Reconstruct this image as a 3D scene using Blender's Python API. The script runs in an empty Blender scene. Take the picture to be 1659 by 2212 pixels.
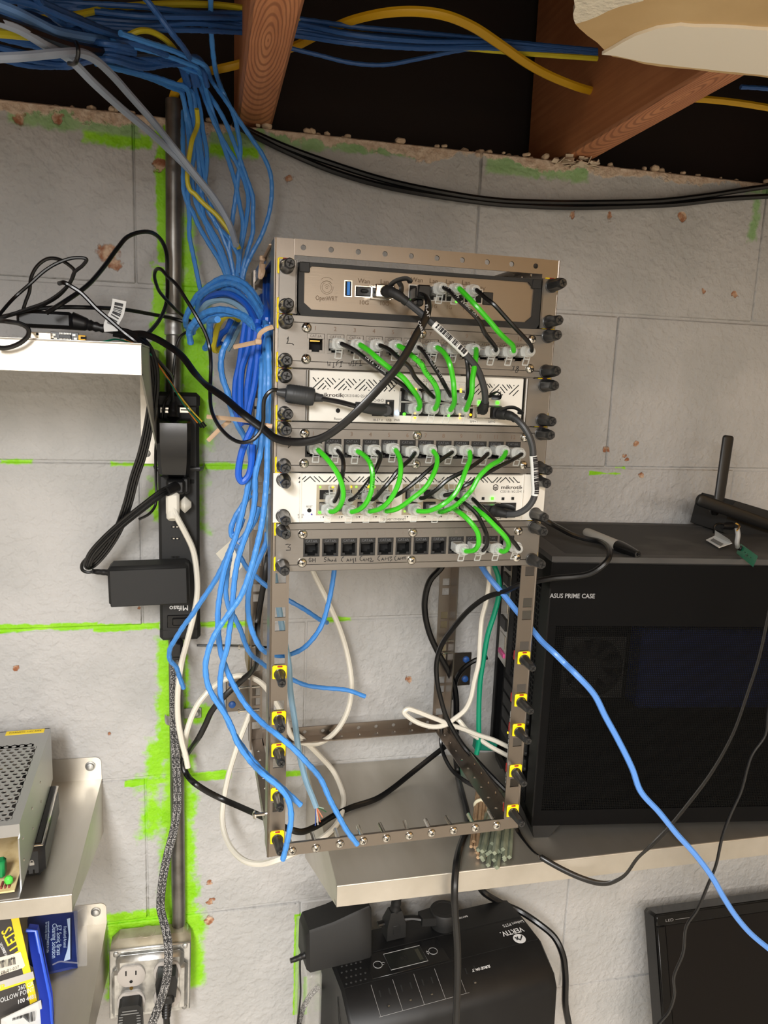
import bpy, bmesh, math, random
from mathutils import Vector, Matrix

S = bpy.context.scene
COL = S.collection
rnd = random.Random(7)
V = Vector
PI = math.pi

# ---------------------------------------------------------------- camera, world, lights, exposure
W, H, F = 1659, 2212, 1640.0
ZO = 1.829                      # height of the reference mortar joint above the floor
def rot_cam(y, p, r):
    return (Matrix.Rotation(y, 3, 'Z') @ Matrix.Rotation(p, 3, 'X') @ Matrix.Rotation(r, 3, 'Y'))
CR = rot_cam(-.2312, -.1742, -.0379)
CT = V((-.2021, -.9407, .1094 + ZO))
cam = bpy.data.cameras.new('camera')
cam.sensor_fit = 'VERTICAL'; cam.sensor_height = 36.0; cam.lens = F / H * 36.0
cam.clip_start = .02; cam.clip_end = 50
camo = bpy.data.objects.new('camera', cam); COL.objects.link(camo)
m4 = Matrix.Identity(4)
for i in range(3):
    m4[i][0] = CR[i][0]; m4[i][1] = CR[i][2]; m4[i][2] = -CR[i][1]; m4[i][3] = CT[i]
camo.matrix_world = m4
S.camera = camo

w = bpy.data.worlds.new('world'); S.world = w; w.use_nodes = True
w.node_tree.nodes['Background'].inputs[0].default_value = (.9, .95, 1, 1)
w.node_tree.nodes['Background'].inputs[1].default_value = .02

def area_light(name, loc, rot, sx, sy, power, col, spread=PI):
    l = bpy.data.lights.new(name, 'AREA'); l.shape = 'RECTANGLE'; l.size = sx; l.size_y = sy
    l.energy = power; l.color = col; l.spread = spread
    o = bpy.data.objects.new(name, l); COL.objects.link(o); o.location = loc; o.rotation_euler = rot
    return o
# the ceiling lamp of the room, a shop light hanging behind the camera: a wide lens, downward and to its front
area_light('shop_light_down', (-.46, -1.50, ZO + .36), (0, 0, 0), .16, 1.1, 30, (1, .99, .975))
area_light('room_light_down', (.1, -2.75, ZO + .36), (0, 0, 0), 1.2, .3, 40, (1, .955, .89))
# added fill light low at the right, turned up to brighten plasterboard and joists
area_light('plaster_fill', (.75, -1.35, ZO - .75), (PI, math.radians(12), 0), .25, .25, 4.2, (1, .88, .72), 1.7)

S.view_settings.view_transform = 'Standard'
S.view_settings.look = 'None'
S.view_settings.gamma = 1.0
S.view_settings.use_curve_mapping = False
S.view_settings.exposure = .62
S.cycles.max_bounces = 10
S.cycles.diffuse_bounces = 4
S.cycles.transparent_max_bounces = 16

# ---------------------------------------------------------------- pixel rays (to place things at a real depth)
def ray(u, v):
    return CR @ V(((u - W / 2) / F, 1, -(v - H / 2) / F))
def at(u, v, Y=0.):
    d = ray(u, v); return CT + d * ((Y - CT.y) / d.y)
def atz(u, v, Z):
    d = ray(u, v); return CT + d * ((Z - CT.z) / d.z)
def atx(u, v, X):
    d = ray(u, v); return CT + d * ((X - CT.x) / d.x)
RT = V((-.0188, -.2795, .2037 + ZO)); RY = .023
RM = Matrix.Translation(RT) @ Matrix.Rotation(RY, 4, 'Z')
RMI = RM.inverted()
def rk(u, v, d=0.):             # pixel -> rack coordinates on the plane d in front of the posts
    n = RM.to_3x3() @ V((0, 1, 0)); dd = ray(u, v)
    s = (-d - (CT - RT).dot(n)) / dd.dot(n)
    return RMI @ (CT + dd * s)
def rp(u, v, d=0.):
    return RM @ rk(u, v, d)

# ---------------------------------------------------------------- materials
def s2l(c):
    c /= 255.0
    return c / 12.92 if c <= .04045 else ((c + .055) / 1.055) ** 2.4
def rgb(r, g, b):
    return (s2l(r), s2l(g), s2l(b), 1)
MATS = {}
def mat(name, col, rough=.5, metal=0., bump=None, var=None, emit=None, trans=0., coat=0., stretch=None, spec=.5, alpha=1.):
    if name in MATS: return MATS[name]
    m = bpy.data.materials.new(name); m.use_nodes = True
    nt = m.node_tree; b = nt.nodes['Principled BSDF']
    b.inputs['Base Color'].default_value = col
    b.inputs['Roughness'].default_value = rough
    b.inputs['Metallic'].default_value = metal
    b.inputs['Specular IOR Level'].default_value = spec
    b.inputs['Transmission Weight'].default_value = trans
    b.inputs['Coat Weight'].default_value = coat
    b.inputs['Alpha'].default_value = alpha
    if emit:
        b.inputs['Emission Color'].default_value = emit[0]; b.inputs['Emission Strength'].default_value = emit[1]
    if bump or var:
        tc = nt.nodes.new('ShaderNodeTexCoord'); mp = nt.nodes.new('ShaderNodeMapping')
        nt.links.new(tc.outputs['Object'], mp.inputs[0])
        if stretch: mp.inputs['Scale'].default_value = stretch
    if bump:
        n = nt.nodes.new('ShaderNodeTexNoise'); n.inputs['Scale'].default_value = bump[0]; n.inputs['Detail'].default_value = 4
        bn = nt.nodes.new('ShaderNodeBump'); bn.inputs['Strength'].default_value = bump[1]; bn.inputs['Distance'].default_value = bump[2] if len(bump) > 2 else .001
        nt.links.new(mp.outputs[0], n.inputs['Vector']); nt.links.new(n.outputs['Fac'], bn.inputs['Height']); nt.links.new(bn.outputs[0], b.inputs['Normal'])
    if var:                      # (scale, second colour, contrast lo, hi, roughness2)
        n = nt.nodes.new('ShaderNodeTexNoise'); n.inputs['Scale'].default_value = var[0]; n.inputs['Detail'].default_value = 5
        mr = nt.nodes.new('ShaderNodeMapRange'); mr.inputs[1].default_value = var[2]; mr.inputs[2].default_value = var[3]
        mx = nt.nodes.new('ShaderNodeMix'); mx.data_type = 'RGBA'
        mx.inputs[6].default_value = col; mx.inputs[7].default_value = var[1]
        nt.links.new(mp.outputs[0], n.inputs['Vector']); nt.links.new(n.outputs['Fac'], mr.inputs[0]); nt.links.new(mr.outputs[0], mx.inputs[0])
        nt.links.new(mx.outputs[2], b.inputs['Base Color'])
        if len(var) > 4:
            m2 = nt.nodes.new('ShaderNodeMapRange'); m2.inputs[3].default_value = rough; m2.inputs[4].default_value = var[4]
            nt.links.new(mr.outputs[0], m2.inputs[0]); nt.links.new(m2.outputs[0], b.inputs['Roughness'])
    MATS[name] = m
    return m

STEEL = mat('brushed_steel', rgb(140, 136, 131), .38, 1, bump=(900, .12, .0003), var=(30, rgb(128, 124, 119), .35, .7, .42), stretch=(.06, 1, 1))
STEELD = mat('satin_steel', rgb(140, 132, 124), .30, 1, bump=(700, .1, .0003), stretch=(1, 1, .06))
SHELF = mat('scuffed_stainless', rgb(216, 211, 202), .42, .92, bump=(300, .15, .0004), var=(14, rgb(190, 184, 172), .35, .75, .5), stretch=(1, .25, 1))
GALV = mat('galvanised_steel', rgb(170, 170, 168), .42, .9, bump=(160, .25, .0006), var=(55, rgb(205, 205, 203), .4, .62))
CHROME = mat('bright_steel', rgb(215, 212, 205), .14, 1)
EMT = mat('dull_conduit_steel', rgb(140, 138, 134), .4, .9, bump=(120, .2, .0006), var=(40, rgb(112, 108, 102), .4, .7))
BLK = mat('black_plastic', rgb(18, 18, 19), .42, bump=(900, .08, .0003))
BLKG = mat('glossy_black_plastic', rgb(18, 18, 19), .2)
BLKM = mat('matte_black_plastic', rgb(24, 24, 24), .6, bump=(1400, .15, .0003))
VOID = mat('dark_cavity', rgb(9, 9, 9), .8)
RUBBER = mat('black_cable_jacket', rgb(14, 14, 15), .3, bump=(400, .05, .0003))
GREY = mat('charcoal_cable_jacket', rgb(52, 53, 55), .45)
GREEN = mat('green_cable_jacket', rgb(62, 190, 34), .3)
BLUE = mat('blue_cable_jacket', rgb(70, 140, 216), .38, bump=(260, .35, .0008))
SBLUE = mat('shade_blue_cable_jacket', rgb(44, 88, 150), .45, bump=(260, .35, .0008))  # blue darkened to put the overhead shade into the jacket colour
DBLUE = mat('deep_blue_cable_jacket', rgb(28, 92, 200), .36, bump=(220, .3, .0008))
LBLUE = mat('pale_blue_cable_jacket', rgb(140, 178, 205), .4)
GBLUE = mat('pale_grey_cable_jacket', rgb(150, 160, 176), .45)
YEL = mat('yellow_cable_jacket', rgb(205, 190, 45), .4)
YEL2 = mat('amber_cable_jacket', rgb(205, 158, 20), .4)
WHT = mat('white_cable_jacket', rgb(226, 221, 208), .4)
TEAL = mat('teal_cable_jacket', rgb(0, 140, 105), .4)
WPAINT = mat('white_powder_coat', rgb(228, 224, 215), .45, bump=(1500, .08, .0002))
CYEL = mat('yellow_clip_plastic', rgb(250, 222, 8), .4)
RED = mat('red_plastic', rgb(165, 30, 30), .5)
INK = mat('dark_print_ink', rgb(60, 52, 46), .6)
BINK = mat('black_ink', rgb(20, 20, 24), .6)
WINK = mat('pale_print_ink', rgb(190, 190, 190), .6)
PAPER = mat('white_label_paper', rgb(225, 225, 222), .6)
TAN = mat('tan_zip_tie', rgb(190, 160, 130), .45)
CLEAR = mat('clear_plug_plastic', rgb(235, 238, 235), .12, spec=.6, alpha=.30)
LEDG = mat('green_led', rgb(60, 255, 40), .4, emit=(rgb(70, 255, 30), 2.2))
LEDY = mat('amber_led', rgb(255, 200, 30), .4, emit=(rgb(255, 190, 20), 2.0))
LEDB = mat('blue_led', rgb(120, 190, 255), .4, emit=(rgb(120, 185, 255), 3.0))
GOLD = mat('brass_contacts', rgb(200, 160, 80), .3, 1)

# ---------------------------------------------------------------- mesh builder
class MB:
    def __init__(s): s.v = []; s.f = []; s.m = []; s.M = None; s.mi = 0
    def add(s, vs, fs, mi=None):
        o = len(s.v)
        if s.M is not None: vs = [s.M @ V(p) for p in vs]
        s.v += [tuple(p) for p in vs]
        mi = s.mi if mi is None else mi
        for f in fs: s.f.append(tuple(i + o for i in f)); s.m.append(mi)
        return s
    def box(s, c, d, b=0., mi=None, R=None):
        x, y, z = [k / 2 for k in d]; c = V(c)
        if b <= 0:
            vs = [V((i * x, j * y, k * z)) for i in (-1, 1) for j in (-1, 1) for k in (-1, 1)]
            fs = [(0, 1, 3, 2), (4, 6, 7, 5), (0, 4, 5, 1), (2, 3, 7, 6), (0, 2, 6, 4), (1, 5, 7, 3)]
        else:
            b = min(b, x * .95, y * .95, z * .95); vs = []; ix = {}
            for i in (-1, 1):
                for j in (-1, 1):
                    for k in (-1, 1):
                        for a, p in enumerate(((i * x, j * (y - b), k * (z - b)), (i * (x - b), j * y, k * (z - b)), (i * (x - b), j * (y - b), k * z))):
                            ix[i, j, k, a] = len(vs); vs.append(V(p))
            fs = []
            for i in (-1, 1):
                fs.append([ix[i, j, k, 0] for j, k in ((-1, -1), (1, -1), (1, 1), (-1, 1))][::i])
                fs.append([ix[j, i, k, 1] for j, k in ((-1, -1), (-1, 1), (1, 1), (1, -1))][::i])
                fs.append([ix[j, k, i, 2] for j, k in ((-1, -1), (1, -1), (1, 1), (-1, 1))][::i])
            for i in (-1, 1):
                for j in (-1, 1):
                    s_ = i * j
                    fs.append([ix[i, j, -1, 0], ix[i, j, 1, 0], ix[i, j, 1, 1], ix[i, j, -1, 1]][::-s_])
                    fs.append([ix[i, -1, j, 0], ix[i, 1, j, 0], ix[i, 1, j, 2], ix[i, -1, j, 2]][::s_])
                    fs.append([ix[-1, i, j, 1], ix[1, i, j, 1], ix[1, i, j, 2], ix[-1, i, j, 2]][::-s_])
                    for k in (-1, 1):
                        fs.append([ix[i, j, k, 0], ix[i, j, k, 1], ix[i, j, k, 2]][::s_ * k])
        if R is not None: vs = [R @ p for p in vs]
        return s.add([p + c for p in vs], fs, mi)
    def bx(s, x0, x1, y0, y1, z0, z1, b=0., mi=None):
        return s.box(((x0 + x1) / 2, (y0 + y1) / 2, (z0 + z1) / 2), (abs(x1 - x0), abs(y1 - y0), abs(z1 - z0)), b, mi)
    def prism(s, pts, ext, mi=None):     # polygon extruded by the vector ext
        n = len(pts); ext = V(ext); a = [V(p) for p in pts]
        fs = [tuple(range(n))[::-1], tuple(range(n, 2 * n))] + [(i, (i + 1) % n, n + (i + 1) % n, n + i) for i in range(n)]
        return s.add(a + [p + ext for p in a], fs, mi)
    def rings(s, rings, cap0=True, cap1=True, mi=None, closed=False):
        n = len(rings[0]); vs = [p for r in rings for p in r]; fs = []
        k = len(rings)
        for i in range(k if closed else k - 1):
            a = i * n; b = ((i + 1) % k) * n
            fs += [(a + j, a + (j + 1) % n, b + (j + 1) % n, b + j) for j in range(n)]
        if not closed:
            if cap0: fs.append(tuple(range(n))[::-1])
            if cap1: fs.append(tuple(range((k - 1) * n, k * n)))
        return s.add(vs, fs, mi)
    def lathe(s, c, axis, prof, n=16, mi=None, lobes=None, up=None):   # prof: (distance along axis, radius[, lobe depth])
        ax = V(axis).normalized(); u = V(up) if up else (V((0, 0, 1)) if abs(ax.z) < .9 else V((1, 0, 0)))
        u = (u - ax * u.dot(ax)).normalized(); w_ = ax.cross(u); c = V(c); rr = []
        for p in prof:
            d, r = p[0], p[1]; lb = p[2] if len(p) > 2 else 0
            rr.append([c + ax * d + (u * math.cos(t) + w_ * math.sin(t)) * r * (1 - lb * (.5 - .5 * math.cos(6 * t))) for t in (2 * PI * i / n for i in range(n))])
        return s.rings(rr, mi=mi)
    def cyl(s, a, b, r, n=12, mi=None, r2=None):
        a = V(a); b = V(b); return s.lathe(a, b - a, [(0, r), ((b - a).length, r if r2 is None else r2)], n, mi)
    def tube(s, pts, r, n=8, mi=None, flat=None, hint=None, closed=False):   # flat: (half width, half height)
        P = [V(p) for p in pts]; k = len(P); rr = []
        nrm = None
        for i in range(k):
            if closed: t = (P[(i + 1) % k] - P[i - 1])
            else: t = P[min(i + 1, k - 1)] - P[max(i - 1, 0)]
            if t.length < 1e-9: t = V((0, 0, 1))
            t.normalize()
            if nrm is None:
                h = V(hint) if hint else V((0, -1, 0))
                nrm = h - t * h.dot(t)
                if nrm.length < .05: h = V((1, 0, .3)); nrm = h - t * h.dot(t)
            elif flat and hint and (V(hint) - t * V(hint).dot(t)).length > .25: nrm = V(hint) - t * V(hint).dot(t)
            else: nrm = nrm - t * nrm.dot(t)
            nrm.normalize(); bn = t.cross(nrm)
            ri = r[i] if isinstance(r, (list, tuple)) else r
            if flat:
                rr.append([P[i] + bn * flat[0] * math.cos(a) + nrm * flat[1] * math.sin(a) for a in (2 * PI * j / n for j in range(n))])
            else:
                rr.append([P[i] + (nrm * math.cos(a) + bn * math.sin(a)) * ri for a in (2 * PI * j / n for j in range(n))])
        return s.rings(rr, mi=mi, closed=closed)
    def mesh(s, name, ms):
        me = bpy.data.meshes.new(name); me.from_pydata(s.v, [], s.f)
        for m_ in (ms if isinstance(ms, (list, tuple)) else [ms]): me.materials.append(m_)
        if any(s.m): me.polygons.foreach_set('material_index', s.m)
        if len(s.f) < 60000:
            b = bmesh.new(); b.from_mesh(me); bmesh.ops.recalc_face_normals(b, faces=b.faces); b.to_mesh(me); b.free()
        me.polygons.foreach_set('use_smooth', [True] * len(me.polygons))
        me.set_sharp_from_angle(angle=.62)
        me.update()
        return me
    def build(s, name, ms, parent=None, loc=None):
        return link(name, s.mesh(name, ms), parent, loc)

def link(name, me, parent=None, loc=None, rot=None):
    o = bpy.data.objects.new(name, me); COL.objects.link(o)
    if parent is not None: o.parent = parent
    if loc is not None: o.location = loc
    if rot is not None: o.rotation_euler = rot
    return o
def tag(o, label, cat, group=None):
    o['label'] = label; o['category'] = cat
    if group: o['group'] = group
    return o
def thing(name, label, cat, M=None, group=None):
    o = bpy.data.objects.new(name, None); COL.objects.link(o); o.empty_display_size = .02
    if M is not None: o.matrix_world = M if isinstance(M, Matrix) else Matrix.Translation(M)
    return tag(o, label, cat, group)
def struct(o):
    o['kind'] = 'structure'; return o

def smooth(P, sub=6):
    P = [V(p) for p in P]
    if len(P) < 3: return P
    Q = [P[0] * 2 - P[1]] + P + [P[-1] * 2 - P[-2]]; out = []
    for i in range(1, len(Q) - 2):
        a, b, c, d = Q[i - 1:i + 3]
        t1 = max((b - a).length, 1e-6) ** .5; t2 = max((c - b).length, 1e-6) ** .5; t3 = max((d - c).length, 1e-6) ** .5
        m1 = (c - b) + ((b - a) / t1 - (c - a) / (t1 + t2)) * t2
        m2 = (c - b) + ((d - c) / t3 - (d - b) / (t2 + t3)) * t2
        for k in range(sub):
            t = k / sub; t_2 = t * t; t_3 = t_2 * t
            out.append(b * (2 * t_3 - 3 * t_2 + 1) + m1 * (t_3 - 2 * t_2 + t) + c * (3 * t_2 - 2 * t_3) + m2 * (t_3 - t_2))
    out.append(P[-1]); return out

_fc = {}
def text_mesh(body, size, bold=False):
    cu = bpy.data.curves.new('t', 'FONT'); cu.body = body; cu.size = size; cu.align_x = 'CENTER'; cu.align_y = 'CENTER'
    cu.resolution_u = 2
    if bold: cu.offset = size * .018
    o = bpy.data.objects.new('t', cu)
    me = o.to_mesh()
    vs = [tuple(p.co) for p in me.vertices]; fs = [tuple(p.vertices) for p in me.polygons]
    o.to_mesh_clear(); bpy.data.objects.remove(o); bpy.data.curves.remove(cu)
    return vs, fs
def put_text(mb, body, size, M, width=None, mi=None, bold=False, extr=0.):
    vs, fs = text_mesh(body, size, bold)
    if not vs: return
    if width:
        xs = [p[0] for p in vs]; k = width / max(1e-6, max(xs) - min(xs)); cx = (max(xs) + min(xs)) / 2
        vs = [((p[0] - cx) * k, p[1], p[2]) for p in vs]
    mb.add([M @ V(p) for p in vs], fs, mi)
def TM(x, y, z, rot=0.):        # text plane facing -y at a point
    return Matrix.Translation((x, y, z)) @ Matrix.Rotation(PI / 2, 4, 'X') @ Matrix.Rotation(rot, 4, 'Z')
def stroke(mb, P, r, mi=None):
    mb.tube(P, r, 5, mi)

def path_text(mb, body, size, Q, start, r, step=None, mi=None, view=(0, -1, 0), rev=False):   # letters printed along a cable
    Q = Q[::-1] if rev else Q; L = [0]
    for i in range(1, len(Q)): L.append(L[-1] + (Q[i] - Q[i - 1]).length)
    step = step or size * .72; s_ = start
    for ch in body:
        if s_ > L[-1] - .004: break
        k = next(i for i in range(1, len(L)) if L[i] >= s_); f = (s_ - L[k - 1]) / max(1e-9, L[k] - L[k - 1]); p = Q[k - 1].lerp(Q[k], f)
        t = (Q[k] - Q[k - 1]).normalized(); n = V(view); n = (n - t * n.dot(t)).normalized(); u = n.cross(t)
        if ch != ' ': put_text(mb, ch, size, Matrix((t, u, n)).transposed().to_4x4() if False else Matrix.Translation(p + n * (r + .00015)) @ Matrix((t, u, n)).transposed().to_4x4(), None, mi)
        s_ += step

# ================================================================ the room
WT = ZO + .388                  # top of the block wall = underside of the joists
X0 = -.0784; HB = .2032
XL, XR, YF = -2.6, 2.8, -3.6    # left wall, right wall, front wall

class NB:                       # tiny node helper
    def __init__(s, nt): s.nt = nt
    def n(s, t, **k):
        x = s.nt.nodes.new(t)
        for a, b in k.items(): setattr(x, a, b)
        return x
    def l(s, a, b): s.nt.links.new(a, b)
    def put(s, sock, v):
        if isinstance(v, (int, float)): sock.default_value = v
        else: s.l(v, sock)
    def m(s, op, a, b=None, c=None):
        x = s.n('ShaderNodeMath', operation=op); s.put(x.inputs[0], a)
        if b is not None: s.put(x.inputs[1], b)
        if c is not None: s.put(x.inputs[2], c)
        return x.outputs[0]
    def mr(s, v, a, b, c=0., d=1., smooth=True):
        x = s.n('ShaderNodeMapRange'); x.interpolation_type = 'SMOOTHSTEP' if smooth else 'LINEAR'
        s.put(x.inputs[0], v)
        for i, q in enumerate((a, b, c, d)): s.put(x.inputs[1 + i], q)
        return x.outputs[0]
    def noise(s, vec, scale, detail=4, rough=.55):
        x = s.n('ShaderNodeTexNoise'); s.l(vec, x.inputs['Vector']); x.inputs['Scale'].default_value = scale
        x.inputs['Detail'].default_value = detail; x.inputs['Roughness'].default_value = rough
        return x.outputs['Fac']
    def mix(s, f, a, b):
        x = s.n('ShaderNodeMix'); x.data_type = 'RGBA'; s.put(x.inputs[0], f)
        for i, q in ((6, a), (7, b)):
            if isinstance(q, tuple): x.inputs[i].default_value = q
            else: s.l(q, x.inputs[i])
        return x.outputs[2]

def wall_material():
    m = bpy.data.materials.new('painted_block_wall'); m.use_nodes = True
    nt = m.node_tree; N = NB(nt); b = nt.nodes['Principled BSDF']
    geo = N.n('ShaderNodeNewGeometry'); P = geo.outputs['Position']
    sx = N.n('ShaderNodeSeparateXYZ'); N.l(P, sx.inputs[0]); x, z = sx.outputs[0], sx.outputs[2]
    n1 = N.noise(P, 26, 4); n2 = N.noise(P, 110, 3); n3 = N.noise(P, 9, 3)
    dx = N.m('ADD', N.m('MULTIPLY', N.m('SUBTRACT', n1, .5), .03), N.m('MULTIPLY', N.m('SUBTRACT', n2, .5), .016))
    n4 = N.noise(P, 300, 2)
    def rects(L):
        out = None
        for u0, v0, u1, v1, soft, amp in L:
            p, q = at(u0, v0), at(u1, v1)
            cx, cz, hw, hh = (p.x + q.x) / 2, (p.z + q.z) / 2, abs(q.x - p.x) / 2, abs(q.z - p.z) / 2
            a = N.m('SUBTRACT', N.m('ABSOLUTE', N.m('SUBTRACT', x, cx)), hw)
            c = N.m('SUBTRACT', N.m('ABSOLUTE', N.m('SUBTRACT', z, cz)), hh)
            d = N.m('MULTIPLY_ADD', dx, amp, N.m('MAXIMUM', a, c))
            k = N.mr(d, soft, -soft)
            out = k if out is None else N.m('MAXIMUM', out, k)
        return out
    bright = rects([(326, 570, 364, 890, .002, .8), (337, 285, 366, 570, .002, .6), (388, 455, 432, 640, .006, 1.2), (388, 610, 454, 870, .004, 1.), (388, 850, 456, 970, .008, 1.3),
        (425, 940, 440, 1140, .01, 1.5), (325, 1040, 345, 1130, .004, 1.2), (0, 992, 70, 1003, .0015, .35), (240, 998, 345, 1008, .0015, .35), (425, 1000, 540, 1014, .0015, .35),
        (0, 1351, 210, 1359, .0012, .3), (200, 1350, 345, 1360, .0012, .3), (425, 1343, 540, 1354, .0015, .35), (700, 1334, 760, 1343, .0015, .3),
        (338, 1380, 400, 1640, .004, 1.), (345, 1640, 420, 1990, .006, 1.3), (318, 1600, 360, 1690, .006, 1.3), (310, 1690, 350, 1800, .01, 1.7), (398, 1395, 411, 1980, .003, .8),
        (270, 1687, 372, 1691, .0012, .25), (410, 1671, 500, 1682, .0014, .3), (420, 1535, 445, 1560, .006, 1.2), (430, 1525, 455, 1550, .004, 1.),
        (226, 1975, 430, 2000, .003, .9), (224, 1990, 440, 2130, .006, 1.), (636, 1975, 645, 2190, .0008, .2), (656, 2110, 662, 2190, .0012, .2), (600, 1668, 650, 1676, .0015, .3),
        (1275, 1020, 1340, 1025, .001, .3), (1330, 1008, 1352, 1013, .001, .3), (336, 800, 345, 990, .002, .5)][:])
    def band(L):
        out = None
        for x0, x1, z0, z1, soft, amp in L:
            a = N.m('SUBTRACT', N.m('ABSOLUTE', N.m('SUBTRACT', x, (x0 + x1) / 2)), (x1 - x0) / 2); c = N.m('SUBTRACT', N.m('ABSOLUTE', N.m('SUBTRACT', z, WT - (z0 + z1) / 2)), (z1 - z0) / 2)
            k = N.mr(N.m('MULTIPLY_ADD', dx, amp, N.m('MAXIMUM', a, c)), soft, -soft); out = k if out is None else N.m('MAXIMUM', out, k)
        return out
    dull = band([(-.41, -.275, .004, .026, .003, .6), (-.20, -.14, .004, .024, .003, .6), (-.13, -.03, .004, .020, .003, .7), (-.03, .05, .004, .016, .002, .7), (.132, .205, .004, .026, .003, .6), (.195, .268, .010, .024, .003, .6), (.50, .535, .006, .016, .003, .6), (.512, .522, .02, .075, .004, .8)])
    bright = N.m('MAXIMUM', bright, band([(-.335, -.262, .022, .036, .003, .6), (-.255, -.235, .0, .06, .003, .5), (-.20, -.145, .022, .036, .003, .6)]))
    # bare concrete along the broken top edge, and small chips
    edge = N.mr(N.m('MULTIPLY_ADD', N.m('ADD', dx, N.m('MULTIPLY', N.m('SUBTRACT', n3, .5), .05)), 1.0, z), WT - .0135, WT - .0095)
    def spot(u, v, r, amp=.9):
        p = at(u, v); a = N.m('SUBTRACT', x, p.x); c = N.m('SUBTRACT', z, p.z)
        d = N.m('SQRT', N.m('ADD', N.m('MULTIPLY', a, a), N.m('MULTIPLY', c, c)))
        return N.mr(N.m('MULTIPLY_ADD', dx, amp, d), r, r * .6)
    chips = None
    for u, v, r in ((232, 545, .013), (215, 532, .006), (250, 570, .006), (345, 357, .006), (625, 385, .006), (237, 1585, .006), (885, 1468, .004), (1345, 985, .003), (1352, 995, .0025), (1387, 1027, .004), (1310, 970, .0025), (1375, 958, .002), (302, 1313, .003), (308, 1306, .003), (33, 1442, .003), (457, 1910, .003), (455, 1950, .003), (453, 1985, .005), (1475, 465, .005), (1235, 462, .004), (1315, 465, .006), (1520, 630, .004), (1588, 635, .003), (298, 745, .003), (42, 255, .009), (122, 255, .006)):
        k = spot(u, v, r); chips = k if chips is None else N.m('MAXIMUM', chips, k)
    grey = N.mix(N.mr(n3, .35, .7), rgb(176, 175, 173), rgb(190, 188, 186))
    grn = N.mix(N.mr(n1, .3, .7), rgb(136, 205, 18), rgb(156, 218, 48))
    dul = N.mix(N.mr(n1, .3, .7), rgb(140, 176, 120), rgb(160, 190, 140))
    conc = N.mix(N.mr(n2, .3, .7), rgb(192, 164, 140), rgb(220, 200, 178))
    rust = N.mix(N.mr(n2, .35, .65), rgb(150, 96, 66), rgb(208, 178, 150))
    c = N.mix(N.m('MULTIPLY', bright, N.mr(n4, .2, .45, .9, 1.)), grey, grn); c = N.mix(dull, c, dul); c = N.mix(edge, c, conc); c = N.mix(chips, c, rust)
    N.l(c, b.inputs['Base Color']); b.inputs['Roughness'].default_value = .62; b.inputs['Specular IOR Level'].default_value = .35
    h = N.m('ADD', N.m('MULTIPLY', N.noise(P, 45, 5, .5), .6), N.m('MULTIPLY', N.mr(N.noise(P, 95, 2), .35, .7), .5))
    h = N.m('ADD', h, N.m('MULTIPLY', n4, .06))
    h = N.m('SUBTRACT', h, N.m('MULTIPLY', chips, .9)); h = N.m('MULTIPLY_ADD', edge, N.m('MULTIPLY', n2, 2.5), h)
    bn = N.n('ShaderNodeBump'); bn.inputs['Strength'].default_value = .55; bn.inputs['Distance'].default_value = .0035
    N.l(h, bn.inputs['Height']); N.l(bn.outputs[0], b.inputs['Normal'])
    return m
WALL = wall_material()
PLAIN = mat('room_paint', rgb(208, 204, 197), .7)
FLOORM = mat('grey_concrete_floor', rgb(205, 200, 190), .6, bump=(30, .3, .002), var=(6, rgb(185, 180, 170), .35, .7))

# back wall: a mortar core and single blocks laid in running bond
mb = MB(); mb.bx(XL, XR, .0018, .2, 0, WT - .002)
wall = struct(mb.build('wall_back', WALL))
def block_mesh(w_, h_, seed, bd=.0016):
    r = random.Random(seed); m_ = MB(); m_.box((0, .02, 0), (w_, .04, h_), bd); return m_.mesh('concrete_block', WALL)
FULL = [block_mesh(2 * HB - .0009, HB - .003, k) for k in range(2)]
TOPC = block_mesh(2 * HB - .0009, WT - ZO - HB - .004, 9)
for k in range(-9, 2):
    zc = ZO + k * HB + HB / 2
    me = FULL[0]
    if k == 1: me = TOPC; zc = (ZO + HB + WT) / 2
    n = k % 2 - 12
    while X0 + n * HB < XR - .3:
        xc = X0 + (n + 1) * HB
        if xc > XL + .2: link('concrete_block', me, wall, (xc, rnd.uniform(-.0012, .0006), zc + rnd.uniform(-.0006, .0006)))
        n += 2
for nm, a in (('wall_left', (XL - .1, XL, YF, .2)), ('wall_right', (XR, XR + .1, YF, .2)), ('wall_front', (XL, XR, YF - .1, YF))):
    mb = MB(); mb.bx(a[0], a[1], a[2], a[3], 0, WT + .26); struct(mb.build(nm, PLAIN))
mb = MB(); mb.bx(XL, XR, YF, .2, -.1, 0); struct(mb.build('floor', FLOORM))

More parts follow.
